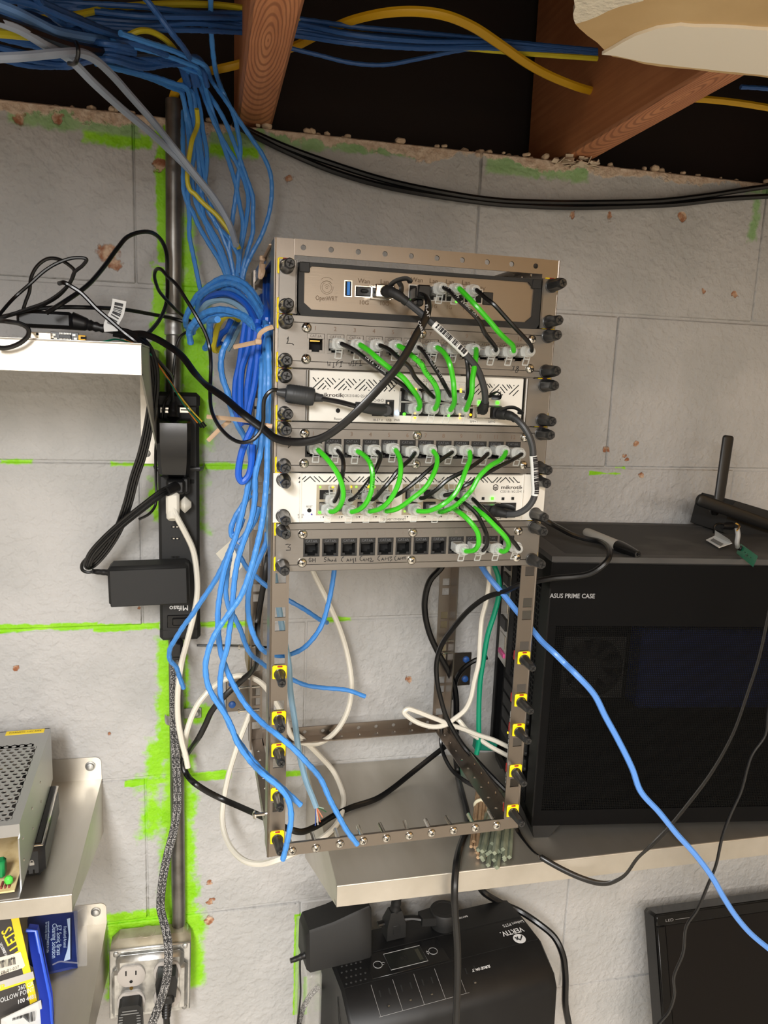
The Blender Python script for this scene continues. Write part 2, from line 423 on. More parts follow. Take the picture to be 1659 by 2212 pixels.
# ceiling: dark subfloor boards on joists, plasterboard still up away from the wall
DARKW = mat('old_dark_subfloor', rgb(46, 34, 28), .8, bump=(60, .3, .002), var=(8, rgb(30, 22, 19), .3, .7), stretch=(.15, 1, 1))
def joist_material():
    m = bpy.data.materials.new('joist_lumber'); m.use_nodes = True; nt = m.node_tree; N = NB(nt); b = nt.nodes['Principled BSDF']
    tc = N.n('ShaderNodeTexCoord'); mp = N.n('ShaderNodeMapping'); mp.inputs['Scale'].default_value = (70, 2.2, 70); N.l(tc.outputs['Object'], mp.inputs[0])
    streak = N.mr(N.noise(mp.outputs[0], 2.2, 5, .6), .3, .7); nz = N.noise(tc.outputs['Object'], 9, 4)
    sx = N.n('ShaderNodeSeparateXYZ'); N.l(tc.outputs['Object'], sx.inputs[0])           # cathedral grain near the wall end
    gx = N.m('MULTIPLY', N.m('ADD', sx.outputs[0], .002), 1.0); gy = N.m('MULTIPLY', N.m('SUBTRACT', sx.outputs[1], 1.52), .16)
    d = N.m('SQRT', N.m('ADD', N.m('MULTIPLY', gx, gx), N.m('MULTIPLY', gy, gy))); d = N.m('MULTIPLY_ADD', nz, .006, d)
    rings = N.mr(N.m('SINE', N.m('MULTIPLY', d, 2400)), -.2, 1.)
    geo = N.n('ShaderNodeNewGeometry'); sn = N.n('ShaderNodeSeparateXYZ'); N.l(geo.outputs['Normal'], sn.inputs[0])
    under = N.mr(sn.outputs[2], -.5, -.8); f = N.m('MULTIPLY', N.m('MULTIPLY', rings, under), .55)
    c = N.mix(N.m('MULTIPLY', streak, .6), rgb(214, 146, 100), rgb(182, 114, 74)); c = N.mix(N.mr(nz, .35, .75, 0, .45), c, rgb(150, 92, 58)); c = N.mix(f, c, rgb(120, 66, 40))
    N.l(c, b.inputs['Base Color']); b.inputs['Roughness'].default_value = .6
    return m
WOOD = joist_material()
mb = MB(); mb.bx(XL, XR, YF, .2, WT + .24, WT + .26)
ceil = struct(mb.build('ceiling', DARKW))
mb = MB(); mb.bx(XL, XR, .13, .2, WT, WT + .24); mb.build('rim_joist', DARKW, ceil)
JX = (-.149 - .40 * 2, -.149 - .40, -.149, .252, .252 + .40, .252 + .80)
for i, jx in enumerate(JX):
    mb = MB(); mb.box((0, 0, 0), (.040, 3.72, .235), .003)
    o = mb.build('ceiling_joist', WOOD, None, (jx, -1.745, WT + .002 + .1175))
    o.rotation_euler = (0, 0, 0)
    if i in (2, 3):
        tag(o, ('wooden ceiling joist just left of the steel rack, dark curved grain on its underside', 'wooden ceiling joist at the right, dabbed with grey paint, under the broken plasterboard')[i - 2], 'joist')
        o['kind'] = 'thing'
    else: o.parent = ceil
for u, v, X, r in ((1300, 292, None, .007),):
    p = atz(u, v, WT + .0015); mb = MB()
    mb.lathe((0, 0, 0), (0, 0, -1), [(0, .008), (.0006, .0078), (.0012, .004)], 12)
    o = mb.build('paint_dab', mat('grey_paint_dab', rgb(186, 182, 178), .6), bpy.data.objects['ceiling_joist.003'] if 'ceiling_joist.003' in bpy.data.objects else ceil)
    o.matrix_world = Matrix.Translation(p) @ Matrix.Diagonal((1.3, 1.9, 1, 1))

# plasterboard: paper face stripped in part, ragged edge
BOARDP = mat('torn_board_paper', rgb(222, 190, 140), .75, bump=(40, .2, .002), var=(12, rgb(206, 172, 122), .35, .7))
BOARDW = mat('white_ceiling_paint', rgb(252, 242, 224), .7, bump=(60, .1, .001))
GYPS = mat('broken_gypsum', rgb(240, 230, 210), .9, bump=(160, .9, .004))
def ragged(P, step, amp, r):
    out = []
    for i in range(len(P)):
        a, b = V(P[i]), V(P[(i + 1) % len(P)]); n = max(1, int((b - a).length / step)) if i in RG else 1
        for k in range(n):
            q = a.lerp(b, k / n)
            if k: q += V((r.uniform(-amp, amp), r.uniform(-amp, amp), 0))
            out.append(q)
    return out
rr = random.Random(3)
BT = WT + .001                  # joist undersides; board hangs below
e = [atz(u, v, BT - .014) for u, v in ((1243, 52), (1252, 62), (1290, 92), (1322, 122), (1390, 138), (1470, 148), (1560, 158), (1659, 168))]
RG = range(20)
outer = [(p.x, p.y, 0) for p in e] + [(XR, -.30, 0), (XR, YF, 0), (e[0].x - .35, YF, 0), (e[0].x - .05, -.62, 0), (e[0].x - .012, -.43, 0)]
RG = (0, 1, 2, 3, 4, 5, 6, 11, 12)
poly = ragged(outer, .012, .0016, rr)
mb = MB(); mb.prism([(p.x, p.y, BT - .014) for p in poly], (0, 0, .013), mi=0)
board = mb.build('plasterboard', [BOARDP], ceil)
e2 = [atz(u, v, BT - .0165) for u, v in ((1300, 118), (1345, 92), (1372, 78), (1420, 62), (1470, 56), (1560, 60), (1659, 66))]
e3 = [atz(u, v, BT - .0165) for u, v in ((1659, 164), (1560, 154), (1470, 144), (1390, 134), (1330, 121))]
RG = (0, 1, 2, 3, 4, 5, 7, 8, 9, 10)
poly = ragged([(p.x, p.y, 0) for p in e2] + [(.62, e2[-1].y, 0), (.62, e3[0].y, 0)] + [(p.x, p.y, 0) for p in e3], .01, .0012, rr)
mb = MB(); mb.prism([(p.x, p.y, BT - .0165) for p in poly], (0, 0, .0024)); mb.build('painted_skim', BOARDW, ceil)
e4 = [atz(u, v, BT - .018) for u, v in ((1240, 2), (1238, 30), (1243, 52), (1290, 36), (1340, 14), (1390, 2), (1380, -30), (1240, -30))]
RG = (0, 1, 2, 3, 4)
poly = ragged([(p.x, p.y, 0) for p in e4], .008, .0012, rr)
mb = MB(); mb.prism([(p.x, p.y, BT - .018) for p in poly], (0, 0, .005)); mb.build('broken_plaster_edge', GYPS, ceil)
# left half of the room still has its board further from the wall
mb = MB(); mb.bx(XL, -.30, YF, -1.0, BT - .014, BT - .001); mb.build('plasterboard', BOARDW, ceil)
# crumbs of mortar along the wall top
mb = MB(); rr = random.Random(11)
for i in range(150):
    x = rr.uniform(-.55, .75); s = rr.uniform(.002, .0065)
    mb.box((x, rr.uniform(.0, .03), WT + s * .2), (s * rr.uniform(1, 2.4), s * 1.5, s), s * .3, R=Matrix.Rotation(rr.uniform(0, 3), 3, 'Z') @ Matrix.Rotation(rr.uniform(-.5, .5), 3, 'X'))
o = mb.build('mortar_crumbs', mat('crumbled_mortar', rgb(205, 180, 152), .9, bump=(200, .8, .002)), wall); o['kind'] = 'stuff'
# flakes of plaster and paper hanging where the right joist meets the wall
mb = MB()
for i in range(26):
    p = atz(rr.uniform(1195, 1312), 338, WT); s = rr.uniform(.004, .010)
    mb.box((p.x, rr.uniform(-.016, -.001), WT - rr.uniform(-.002, .010)), (s * 1.5, s, .0012), .0003, R=Matrix.Rotation(rr.uniform(0, 3), 3, 'Z') @ Matrix.Rotation(rr.uniform(-1.2, .4), 3, 'X'))
o = mb.build('paint_flakes', mat('peeling_paint', rgb(214, 196, 172), .8), wall); o['kind'] = 'stuff'

# ---------------------------------------------------------------- stainless wall shelves
def shelf(label, xa, xb, depth, zt, lip, gus, ends, flange_w=.022, back=.0, hole=True):
    t = thing('wall_shelf', label, 'shelf', Matrix.Translation((xa, 0, ZO + zt)))
    L = xb - xa
    mb = MB(); mb.bx(0, L, -depth, 0, -.0016, 0)
    mb.bx(0, L, -depth, -depth + .0016, -lip, -.0003, .0004); mb.tube([(0, -depth + .001, -.001), (L, -depth + .001, -.001)], .0013, 8)
    mb.bx(0, L, -depth + .0016, -depth + .012, -lip, -lip + .0014)
    mb.build('shelf_plate', SHELF, t)
    for x, s in ends:            # triangular gusset and its wall flange
        mb = MB(); x_ = 0 if x == 'a' else L
        mb.prism([(x_, -depth + .002, -.002), (x_, 0, -.002), (x_, 0, -gus), (x_, -depth + .002, -lip)], (.0016 * s, 0, 0))
        g = mb.build('gusset', SHELF, t)
        mb = MB(); mb.bx(x_ + .0016 * s, x_ + flange_w * s, -.0016, 0, -gus, -.002)
        mb.build('wall_flange', SHELF, t)
        mb = MB(); mb.lathe((x_ + flange_w * .72 * s, -.0016, -gus + .012), (0, -1, 0), [(0, .0045), (.0016, .0038), (.0026, .0016)], 14)
        mb.build('wall_screw', GALV, t)
    if back:
        mb = MB(); r_ = .008; P = []
        P = [(0, -.0016, 0), (L, -.0016, 0), (L, -.0016, back - r_)] + [(L - r_ + r_ * math.sin(a), -.0016, back - r_ + r_ * (1 - math.cos(PI / 2 - a) + 0) if False else back - r_ + r_ * math.cos(a)) for a in (PI / 2 * k / 6 for k in range(5, -1, -1))] + [(0, -.0016, back)]
        mb.prism(P, (0, .0014, 0)); mb.build('back_flange', SHELF, t)
        mb = MB(); mb.lathe((L - .013, -.0016, back * .62), (0, -1, 0), [(0, .0062), (.001, .0062), (.0014, .0048), (.0034, .0044), (.0042, .002)], 16)
        mb.build('wall_screw', GALV, t)
    return t
shelf('short stainless wall shelf at upper left carrying a tangle of black cords', -.86, -.257, .25, .131, .027, .132, (('b', -1), ('a', 1)))
shelf('long stainless wall shelf under the black computer', -.0735, 1.15, .247, -.408, .025, .135, (('a', 1), ('b', -1)))
shelf('stainless wall shelf at lower left under the perforated power supply', -.90, -.334, .222, -.402, .020, .075, (('b', -1), ('a', 1)), back=.030)
shelf('lowest stainless wall shelf at left holding the bullet box and blue pouch', -.92, -.333, .22, -.607, .020, .075, (('b', -1), ('a', 1)), back=.030)

# ================================================================ the 10-inch rack and what is mounted in it
U = .04445
PX0, PX1, PW = -.1295, .1280, .0165      # outer faces of the posts, flange width
ZT, ZB, RD = .0165, -.5465, .24
rack = thing('mini_rack', 'open stainless ten-inch equipment rack bracketed off the block wall', 'rack', RM)
HX = .1204                                # hole columns
holes = [-(u * U + k) for u in range(12) for k in (.00635, .0381)]

def post(name, sx, yf, flip):             # L-shaped post: front flange with square holes, side flange
    mb = MB(); xo = PX0 if sx < 0 else PX1; xi = xo - sx * PW; t = .0015
    xa, xb = sorted((xo, xi)); hc = sx * HX; h2 = .00475
    y0, y1 = (yf, yf + t) if not flip else (yf - t, yf)
    mb.bx(xa, hc - h2, y0, y1, ZB, ZT); mb.bx(hc + h2, xb, y0, y1, ZB, ZT)
    zs = [ZT] + [z for h in holes for z in (h + h2, h - h2)] + [ZB]
    for i in range(0, len(zs), 2):
        if zs[i] - zs[i + 1] > .0002: mb.bx(hc - h2, hc + h2, y0, y1, zs[i + 1], zs[i])
    ya, yb = (yf, yf + .026) if not flip else (yf - .026, yf)
    mb.bx(xo, xo - sx * t, ya, yb, ZB, ZT)
    mb.tube([(xo - sx * .0007, y0 + .0007, ZB), (xo - sx * .0007, y0 + .0007, ZT)], .0011, 8)
    return mb.build(name, STEELD, rack)
for sx in (-1, 1):
    post('front_post', sx, 0., False); post('rear_post', sx, RD, True)

def holed_bar(mb, P0, ax, up, L, hgt, thk, hs, r):   # strip with round holes; ax along, up across
    P0 = V(P0); ax = V(ax); up = V(up); nrm = ax.cross(up)
    edges = [0] + [(hs[i] + hs[i + 1]) / 2 for i in range(len(hs) - 1)] + [L]
    for i, h in enumerate(hs):
        a, b = edges[i], edges[i + 1]; n = 16
        C = P0 + ax * h + up * (hgt / 2); In = []; Out = []
        for k in range(n):
            t = 2 * PI * k / n + PI / 4; c, s = math.cos(t), math.sin(t)
            In.append(C + (ax * c + up * s) * r)
            m = 1 / max(abs(c), abs(s)); ex, ey = c * m, s * m
            q = (h + ex * (b - h)) if ex > 0 else (h + ex * (h - a))
            Out.append(P0 + ax * q + up * (hgt / 2 * (1 + ey)))
        for off in (0, thk):
            vs = [p + nrm * off for p in In + Out]
            mb.add(vs, [(k, (k + 1) % n, n + (k + 1) % n, n + k) for k in range(n)])
        mb.add(In + [p + nrm * thk for p in In], [(k, (k + 1) % n, n + (k + 1) % n, n + k) for k in range(n)])
    mb.bx(0, 0, 0, 0, 0, 0) if False else None
    A = P0; B = P0 + ax * L; n_ = nrm * thk
    mb.add([A, B, B + n_, A + n_, A + up * hgt, B + up * hgt, B + up * hgt + n_, A + up * hgt + n_], [(0, 1, 2, 3), (4, 5, 6, 7), (0, 3, 7, 4), (1, 2, 6, 5)])
xi0, xi1 = PX0 + PW, PX1 - PW
hs10 = [.0072 + .0233 * k for k in range(10)]
LB = xi1 - xi0
def bars(name, z0, z1, yv, hz, ydir):   # L-section rails, front or rear, top or bottom
    mb = MB(); holed_bar(mb, (xi0, yv, z0), (1, 0, 0), (0, 0, 1), LB, z1 - z0, .0015 * (1 if ydir < 0 else 1), hs10, .0023)
    yb = yv + ydir * .018 if ydir > 0 else yv - .018
    ya, y2 = sorted((yv, yb))
    holed_bar(mb, (xi0, ya, hz), (1, 0, 0), (0, 1, 0), LB, y2 - ya, .0014, hs10, .0021)
    return mb.build(name, STEELD, rack)
bars('top_rail', .0035, ZT, .0002, ZT - .0015, 1)
bars('bottom_rail', ZB, ZB + .0125, .0002, ZB, 1)
bars('rear_top_rail', ZT - .013, ZT, RD - .002, ZT - .0015, -1)
bars('rear_bottom_rail', ZB, ZB + .0135, RD - .002, ZB, -1)
hsd = [.012 + .0215 * k for k in range(10)]
for sx in (-1, 1):
    for nm, z in (('top_side_rail', ZT), ('bottom_side_rail', ZB)):
        mb = MB(); xo = (PX0 if sx < 0 else PX1) - sx * .0016; up = z < 0
        holed_bar(mb, (xo - (0 if sx < 0 else 0), .002, z if up else z - .0125), (0, 1, 0), (0, 0, 1), RD - .004, .0125, .0014 * 1, hsd, .0021)
        xa, xb = sorted((xo, xo - sx * .016))
        holed_bar(mb, (xa, .002, z if up else z - .0014), (0, 1, 0), (1, 0, 0), RD - .004, .016, -.0014 if up else .0014, hsd, .0021)
        mb.build(nm, STEELD, rack)
# wall brackets behind the rear posts: plate on the wall, stand-off angle, screws
BLUEPLUG = mat('blue_anchor_screw', rgb(40, 88, 160), .45)
def bracket(us, vs, sx, px, zc):
    c = RMI @ at(us, vs, 0); mb = MB()
    yw = (RMI @ V((0, 0, ZO))).y
    yw = c.y - .0005
    mb.bx(c.x - .019, c.x + .019, yw - .002, yw, c.z - .024, c.z + .024, .0012); b = mb.build('wall_plate', STEELD, rack)
    for dz in (-.014, .014):
        mb = MB(); mb.lathe((c.x - sx * -.011, yw - .002, c.z + dz), (0, -1, 0), [(0, .0048), (.002, .0042), (.0032, .002)], 14); mb.build('anchor_screw', BLUEPLUG, rack)
    mb = MB(); mb.bx(px - .001, px + .001, RD - .012, yw, zc - .05, zc + .028); mb.build('standoff_angle', mat('zinc_yellow_steel', rgb(170, 155, 118), .4, 1), rack)
bracket(520, 1497, -1, PX0 - .0012, -.405)
bracket(988, 1445, 1, PX1 + .0012, -.42)
for sx, zz in ((-1, -.418), (-1, -.470), (-1, -.500), (1, -.424), (1, -.44)):
    mb = MB(); xo = PX0 if sx < 0 else PX1
    mb.cyl((xo - .012 * (1 if sx < 0 else -.2), RD - .014, zz), (xo + .012 * (1 if sx < 0 else -1), RD - .014, zz), .0018, 10)
    mb.lathe((xo - .012 * (1 if sx < 0 else -.2), RD - .014, zz), (-1, 0, 0), [(0, .0036), (.002, .003)], 12); mb.build('bracket_bolt', CHROME, rack)
mb = MB(); mb.cyl((PX0, .013, -.509), (PX0 - .010, .013, -.509), .0017, 10)
mb.lathe((PX0 - .010, .013, -.509), (-1, 0, 0), [(0, .0042), (.001, .0042), (.0026, .003), (.0032, .001)], 14); mb.build('side_bolt', CHROME, rack)

# screw kinds -------------------------------------------------
def pan_screw(L=.0):
    mb = MB(); mb.lathe((0, 0, 0), (0, -1, 0), [(0, .0042), (.0008, .0043), (.0019, .0037), (.0026, .0026), (.0029, .001)], 18)
    for R in (0, PI / 2):
        mb.box((0, -.0027, 0), (.0036, .0006, .0008), 0, 1, Matrix.Rotation(R + .4, 3, 'Y'))
    if L: mb.cyl((0, 0, 0), (0, L, 0), .0021, 10, 0)
    return mb.mesh('pan_screw', [CHROME, VOID])
PANS = pan_screw(); BOLT = pan_screw(.024)
for i in range(10):
    x = xi0 + hs10[i] - .0005
    o = link('rail_bolt', BOLT, rack, (x, -.001, ZB + .0062 - (.0016 if i in (0, 1) else 0)), (rnd.uniform(-.05, .05), rnd.uniform(-2, 2), rnd.uniform(-.05, .05)))
def thumb_mesh():
    mb = MB(); lb = .2
    mb.lathe((0, 0, 0), (0, -1, 0), [(0, .0063), (.0012, .0063), (.0014, .0058), (.0026, .0057, .03), (.004, .0057, lb), (.017, .0050, lb * 1.2), (.0185, .0047, .06), (.0212, .0042, .05), (.0222, .0034, 0)], 24)
    for R in (0, PI / 2): mb.box((0, -.0222, 0), (.0052, .0007, .0011), 0, 1, Matrix.Rotation(R + .3, 3, 'Y'))
    return mb.mesh('thumb_screw', [mat('thumb_screw_plastic', rgb(38, 38, 38), .32, coat=.2), VOID])
THUMB = thumb_mesh()
def clip_mesh():                          # yellow cage-nut clip straddling the flange
    mb = MB()
    mb.bx(-.0066, .0066, -.0016, .0001, -.0056, .0070, .0007); mb.bx(-.0058, .0058, -.0014, .004, .0060, .0072, .0005)
    mb.bx(-.0045, .0045, .0016, .006, -.0045, .0045, .0006, 0)
    mb.bx(-.0022, .0026, -.0019, .003, .0056, .0071, .0004, 1); mb.bx(-.0078, -.0058, .0016, .007, -.003, .0065, .0004, 1)
    return mb.mesh('cage_nut_clip', [CYEL, RED])
CLIP = clip_mesh()
def clip(sx, z): return link('cage_nut_clip', CLIP, rack, (sx * HX, 0, z))
def thumb(parent, x, y, z):
    return link('thumb_screw', THUMB, parent, (x, y, z), (rnd.uniform(-.04, .04), rnd.uniform(0, 6.28), rnd.uniform(-.04, .04)))
for sx in (-1, 1):
    for u in range(6):
        for k in (.00635, .0381): clip(sx, -(u * U + k))
    for z in (-.36195, -.4064, -.43815, -.4826, -.5270):
        clip(sx, z); thumb(rack, sx * HX, -.0016, z - .0008).scale = (.86, .98, .86)

def unit(name, label, cat, u):
    t = thing(name, label, cat, RM @ Matrix.Translation((0, 0, -u * U)))
    t['u'] = u; return t
PF = -.0034                                # front face of a panel
def thumbs(t, y=PF):
    for sx in (-1, 1):
        for k in (.00635, .0381): thumb(t, sx * (HX - .0006), y, -k)

# ---------------------------------------------------------------- patch panels
JX0, JP, JZ = -.0940, .01697, -.0227
JW, JH = .01475, .0163
def keystone(metal):
    mb = MB(); w2, h2 = JW / 2 - .0001, JH / 2 - .0001; f = PF + .0005; d = .012
    mb.bx(-w2, w2, f, d, h2 - .0044, h2, .0002)                       # lettered upper block
    mb.bx(-w2, -w2 + .0015, f, d, -h2, h2 - .0044); mb.bx(w2 - .0015, w2, f, d, -h2, h2 - .0044)
    mb.bx(-w2 + .0015, -.0033, f + .0008, d, -h2, -h2 + .0024); mb.bx(.0033, w2 - .0015, f + .0008, d, -h2, -h2 + .0024)
    mb.bx(-.0033, .0033, f, d, -h2, -h2 + .0008)
    mb.bx(-w2, w2, d - .001, d, -h2, h2, 0, 1)
    mb.bx(-w2 + .0015, w2 - .0015, f + .004, d - .001, h2 - .0052, h2 - .0044, 0, 1)
    mb.bx(-.0042, .0042, f + .005, d - .002, h2 - .0066, h2 - .0056, 0, 2)
    put_text(mb, 'CAT.6A', .0032, TM(0, f - .0001, h2 - .0022), .0100, 3)
    return mb.mesh('keystone_jack', [STEEL if metal else BLKM, VOID, GOLD if metal else BLK, INK if metal else mat('dim_moulded_letters', rgb(92, 94, 98), .5)])
KEY = {True: keystone(True), False: keystone(False)}
def patch_panel(u, label, metal, num_col):
    t = unit('patch_bay', label, 'patch panel', u)
    mb = MB(); hw = .1256; z0, z1 = -.0440, -.0003; jt, jb = JZ + JH / 2, JZ - JH / 2
    mb.bx(-hw, hw, PF, PF + .0016, jt, z1 - .0062); mb.bx(-hw, hw, PF, PF + .0016, z0 + .0062, jb)
    mb.bx(-hw, hw, PF - .0002, PF + .0016, z1 - .0060, z1, .0004); mb.bx(-hw, hw, PF - .0002, PF + .0016, z0, z0 + .0060, .0004)
    mb.bx(-hw + .015, hw - .015, PF + .0014, .028, z1 - .0012, z1); mb.bx(-hw + .015, hw - .015, PF + .0014, .028, z0, z0 + .0012)
    xs = [-hw] + [JX0 + JP * i + s * JW / 2 for i in range(12) for s in (-1, 1)] + [hw]
    for i in range(0, len(xs), 2): mb.bx(xs[i], xs[i + 1], PF, PF + .0016, jb, jt)
    mb.build('face_plate', STEEL, t)
    for i in range(12): link('keystone_jack', KEY[metal], t, (JX0 + JP * i, 0, JZ))
    for x in (-.1022, -.0008, .1038):
        for z in (-.0102, -.0362): link('pan_screw', PANS, t, (x, PF, z), (0, rnd.uniform(0, 3), 0))
    mb = MB()
    for i in range(12): put_text(mb, str(i + 1), .0052, TM(JX0 + JP * i - .0006, PF - .00012, JZ + JH / 2 + .0042))
    mb.build('printed_numbers', num_col, t)
    thumbs(t); return t
ENG = mat('etched_number_brown', rgb(112, 88, 70), .6)
pp1 = patch_panel(1, 'top steel patch panel with silver jacks, handwritten WIFI twice, marked 1', True, ENG)
pp2 = patch_panel(3, 'middle steel patch panel with black jacks all plugged, marked 2', False, ENG)
pp3 = patch_panel(5, 'bottom steel patch panel with eight empty black jacks, handwritten CAM labels, marked 3', False, mat('etched_number_grey', rgb(120, 110, 102), .6))
def hand(t, u, lists, sc, org, r=.00032, d=-PF + .0002):
    mb = MB()
    for L in lists:
        P = [rk(org[0] + x / sc, org[1] + y / sc, d) + V((0, 0, u * U)) for x, y in L]
        mb.tube(P, r, 5)
    return mb.build('handwriting', BINK, t)
# pp1: 1, WIFI WIFI, .78
hand(pp1, 1, [[(498, 1930), (520, 1885), (515, 1960), (500, 2000)], [(485, 2005), (540, 2003), (590, 2010), (620, 2035)]], 8.295, (560, 500))
hand(pp1, 1, [[(430, 515), (438, 580), (452, 548), (462, 578), (466, 520)], [(505, 535), (530, 530)], [(518, 532), (508, 595)], [(500, 600), (530, 590)], [(550, 580), (560, 520), (590, 500)], [(553, 552), (580, 546)], [(600, 522), (642, 514)], [(622, 518), (612, 590)], [(594, 594), (630, 584)],
    [(725, 535), (730, 580), (745, 555), (752, 578), (765, 510)], [(772, 512), (800, 508)], [(788, 510), (782, 572)], [(770, 578), (800, 572)], [(815, 575), (826, 510), (856, 506)], [(820, 543), (846, 540)], [(866, 510), (900, 503)], [(888, 506), (880, 570)], [(868, 574), (912, 566)]], 6.38, (640, 700), .00026)
hand(pp1, 1, [[(1205, 597), (1210, 600)], [(1222, 540), (1250, 537), (1232, 598)], [(1308, 545), (1285, 540), (1278, 560), (1305, 580), (1285, 622), (1262, 618), (1270, 590), (1308, 552)]], 5.925, (900, 700), .0003)
hand(pp2, 3, [[(1592, 430), (1600, 412), (1618, 408), (1622, 428), (1605, 470), (1600, 490), (1630, 462)]], 3.318, (140, 820), .0003)
hand(pp3, 5, [[(470, 1300), (500, 1290), (565, 1295), (510, 1345), (560, 1355), (560, 1395), (480, 1398)]], 8.295, (560, 1020))
hand(pp3, 5, [[(208, 485), (185, 480), (175, 505), (180, 532), (205, 528), (207, 510), (190, 508)], [(228, 485), (226, 535)], [(262, 480), (262, 540)], [(228, 510), (262, 508)],
    [(418, 478), (392, 476), (386, 495), (412, 510), (408, 530), (382, 528)], [(440, 475), (435, 528)], [(436, 510), (455, 498), (458, 525)], [(478, 505), (470, 522), (490, 526), (500, 500), (500, 525)], [(530, 508), (515, 518), (535, 530), (545, 478), (550, 530)],
    [(655, 462), (628, 485), (622, 515), (640, 530)], [(695, 530), (712, 490), (725, 528)], [(700, 515), (722, 512)], [(742, 525), (748, 490), (765, 515), (785, 485), (790, 548)], [(815, 478), (820, 530)],
    [(908, 455), (882, 470), (878, 505), (902, 522)], [(915, 520), (935, 490), (945, 525)], [(920, 510), (942, 508)], [(958, 522), (965, 488), (980, 510), (1000, 480), (1000, 525)], [(1012, 490), (1030, 478), (1035, 500), (1015, 535), (1065, 520)],
    [(1155, 450), (1130, 468), (1122, 500), (1150, 520)], [(1175, 515), (1192, 478), (1208, 515)], [(1180, 500), (1203, 498)], [(1225, 510), (1232, 475), (1250, 498), (1268, 470), (1275, 520)], [(1285, 470), (1318, 465), (1298, 490), (1322, 505), (1290, 525)],
    [(1378, 448), (1355, 475), (1360, 505), (1380, 520)], [(1395, 510), (1412, 475), (1425, 505)], [(1400, 497), (1420, 495)], [(1432, 505), (1438, 475), (1452, 490), (1465, 470), (1470, 500)], [(1482, 462), (1480, 480), (1502, 478)], [(1500, 458), (1500, 500)]], 6.38, (640, 1130), .0003)

# ---------------------------------------------------------------- router (top unit)
rt = unit('router', 'top rack unit, a small router with etched steel face in a black bezel', 'router', 0)
mb = MB(); zc = -.0232
for sx in (-1, 1):
    mb = MB(); mb.bx(sx * .1108, sx * .1256, PF, PF + .0016, -.0441, -.0004, .0002)
    mb.bx(sx * .1108, sx * .1122, PF, .03, -.0441, -.0004)
    mb.build('mounting_ear', STEEL, rt)
mb = MB(); zt_, zb_ = -.0018, -.0452; oc = [(-.1098, zt_ - .004), (-.1072, zt_), (.1066, zt_), (.1092, zt_ - .004), (.1092, zb_ + .004), (.1066, zb_), (-.1072, zb_), (-.1098, zb_ + .004)]
ic = [(-.1050, -.0100), (-.0985, -.0048), (.0962, -.0048), (.1025, -.0105), (.1020, -.0345), (.0958, -.0398), (-.0985, -.0398), (-.1050, -.0345)]
a = [V((x, -.0052, z)) for x, z in oc]; b_ = [V((x, -.0052, z)) for x, z in ic]; c_ = [V((x, .0000, z)) for x, z in ic]; d_ = [V((x, .02, z)) for x, z in oc]
mb.rings([d_, a, b_, c_], cap0=False, cap1=False)
mb.bx(-.1098, .1092, .0, .10, zb_, zt_)
mb.bx(-.1095, -.1005, -.0060, -.004, -.0102, -.0020, .0006); mb.bx(.1000, .1090, -.0060, -.004, -.0102, -.0020, .0006)
mb.build('bezel', BLKM, rt)
mb = MB(); mb.prism([(x, -.0032, z) for x, z in ic], (0, .0016, 0)); mb.build('face_plate', mat('etched_router_steel', rgb(140, 130, 118), .34, 1, bump=(900, .1, .0003), stretch=(.05, 1, 1)), rt)
ETCH = mat('router_etching', rgb(96, 76, 56), .7)
RF = .0034
def rl(u, v, d=RF): return rk(u, v, d)
mb = MB()
for s, u, v, sz in (('Wan', 786.5, 607.5, .0054), ('10G', 786, 654, .0052), ('Lan', 831, 609, .0054), ('10G', 830, 656, .0050), ('Wan', 901, 605, .0056), ('Lan', 937, 607.5, .0056), ('Lan', 972, 609, .0056), ('Lan', 1007, 611, .0056), ('1G', 938, 662, .0045), ('1G', 970, 664, .0048), ('1G', 1005, 667, .0045), ('12V', 1040, 624, .0048)):
    p = rl(u, v); put_text(mb, s, sz, TM(p.x, -.0035, p.z))
p = rl(705.5, 645); put_text(mb, 'OpenWRT', .0055, TM(p.x, -.0035, p.z), .0185)
mb.build('etched_text', ETCH, rt)
mb = MB(); c = rl(706, 621)
def arc(cx, cz, r, a0, a1, n=28): return [(cx + r * math.cos(a0 + (a1 - a0) * k / n), -.00335, cz + r * math.sin(a0 + (a1 - a0) * k / n)) for k in range(n + 1)]
for r, a0, a1 in ((.0054, .6, 2 * PI + .2), (.0040, 1.9, 2 * PI + 1.3), (.0052, .9, 2.3), (.0070, .8, 2.35), (.0023, .5, 2.6), (.0009, .3, 6.2)):
    mb.tube(arc(c.x, c.z + (.0012 if r > .006 else 0), r, a0, a1), .00012, 4)
mb.build('etched_emblem', ETCH, rt)
# ports
def port_frame(mb, x0, x1, z0, z1, t=.0008, mi=0, y0=-.0036, y1=.01, back=1):
    mb.bx(x0, x0 + t, y0, y1, z0, z1, 0, mi); mb.bx(x1 - t, x1, y0, y1, z0, z1, 0, mi)
    mb.bx(x0 + t, x1 - t, y0, y1, z1 - t, z1, 0, mi); mb.bx(x0 + t, x1 - t, y0, y1, z0, z0 + t, 0, mi)
    mb.bx(x0 + t, x1 - t, -.0034, -.0030, z0 + t, z1 - t, 0, back)
a = rl(744, 605); b = rl(760, 642); mb = MB(); port_frame(mb, a.x, b.x, b.z, a.z, .0008, 0)
mb.bx((a.x + b.x) / 2 - .001, (a.x + b.x) / 2 + .0014, -.0041, -.003, b.z + .0014, a.z - .0014, 0, 2)
mb.build('usb_port', [CHROME, VOID, mat('usb_blue', rgb(36, 120, 205), .4)], rt)
a = rl(767, 616.5); b = rl(805, 643.5); mb = MB(); port_frame(mb, a.x, b.x, b.z, a.z, .0007, 0)
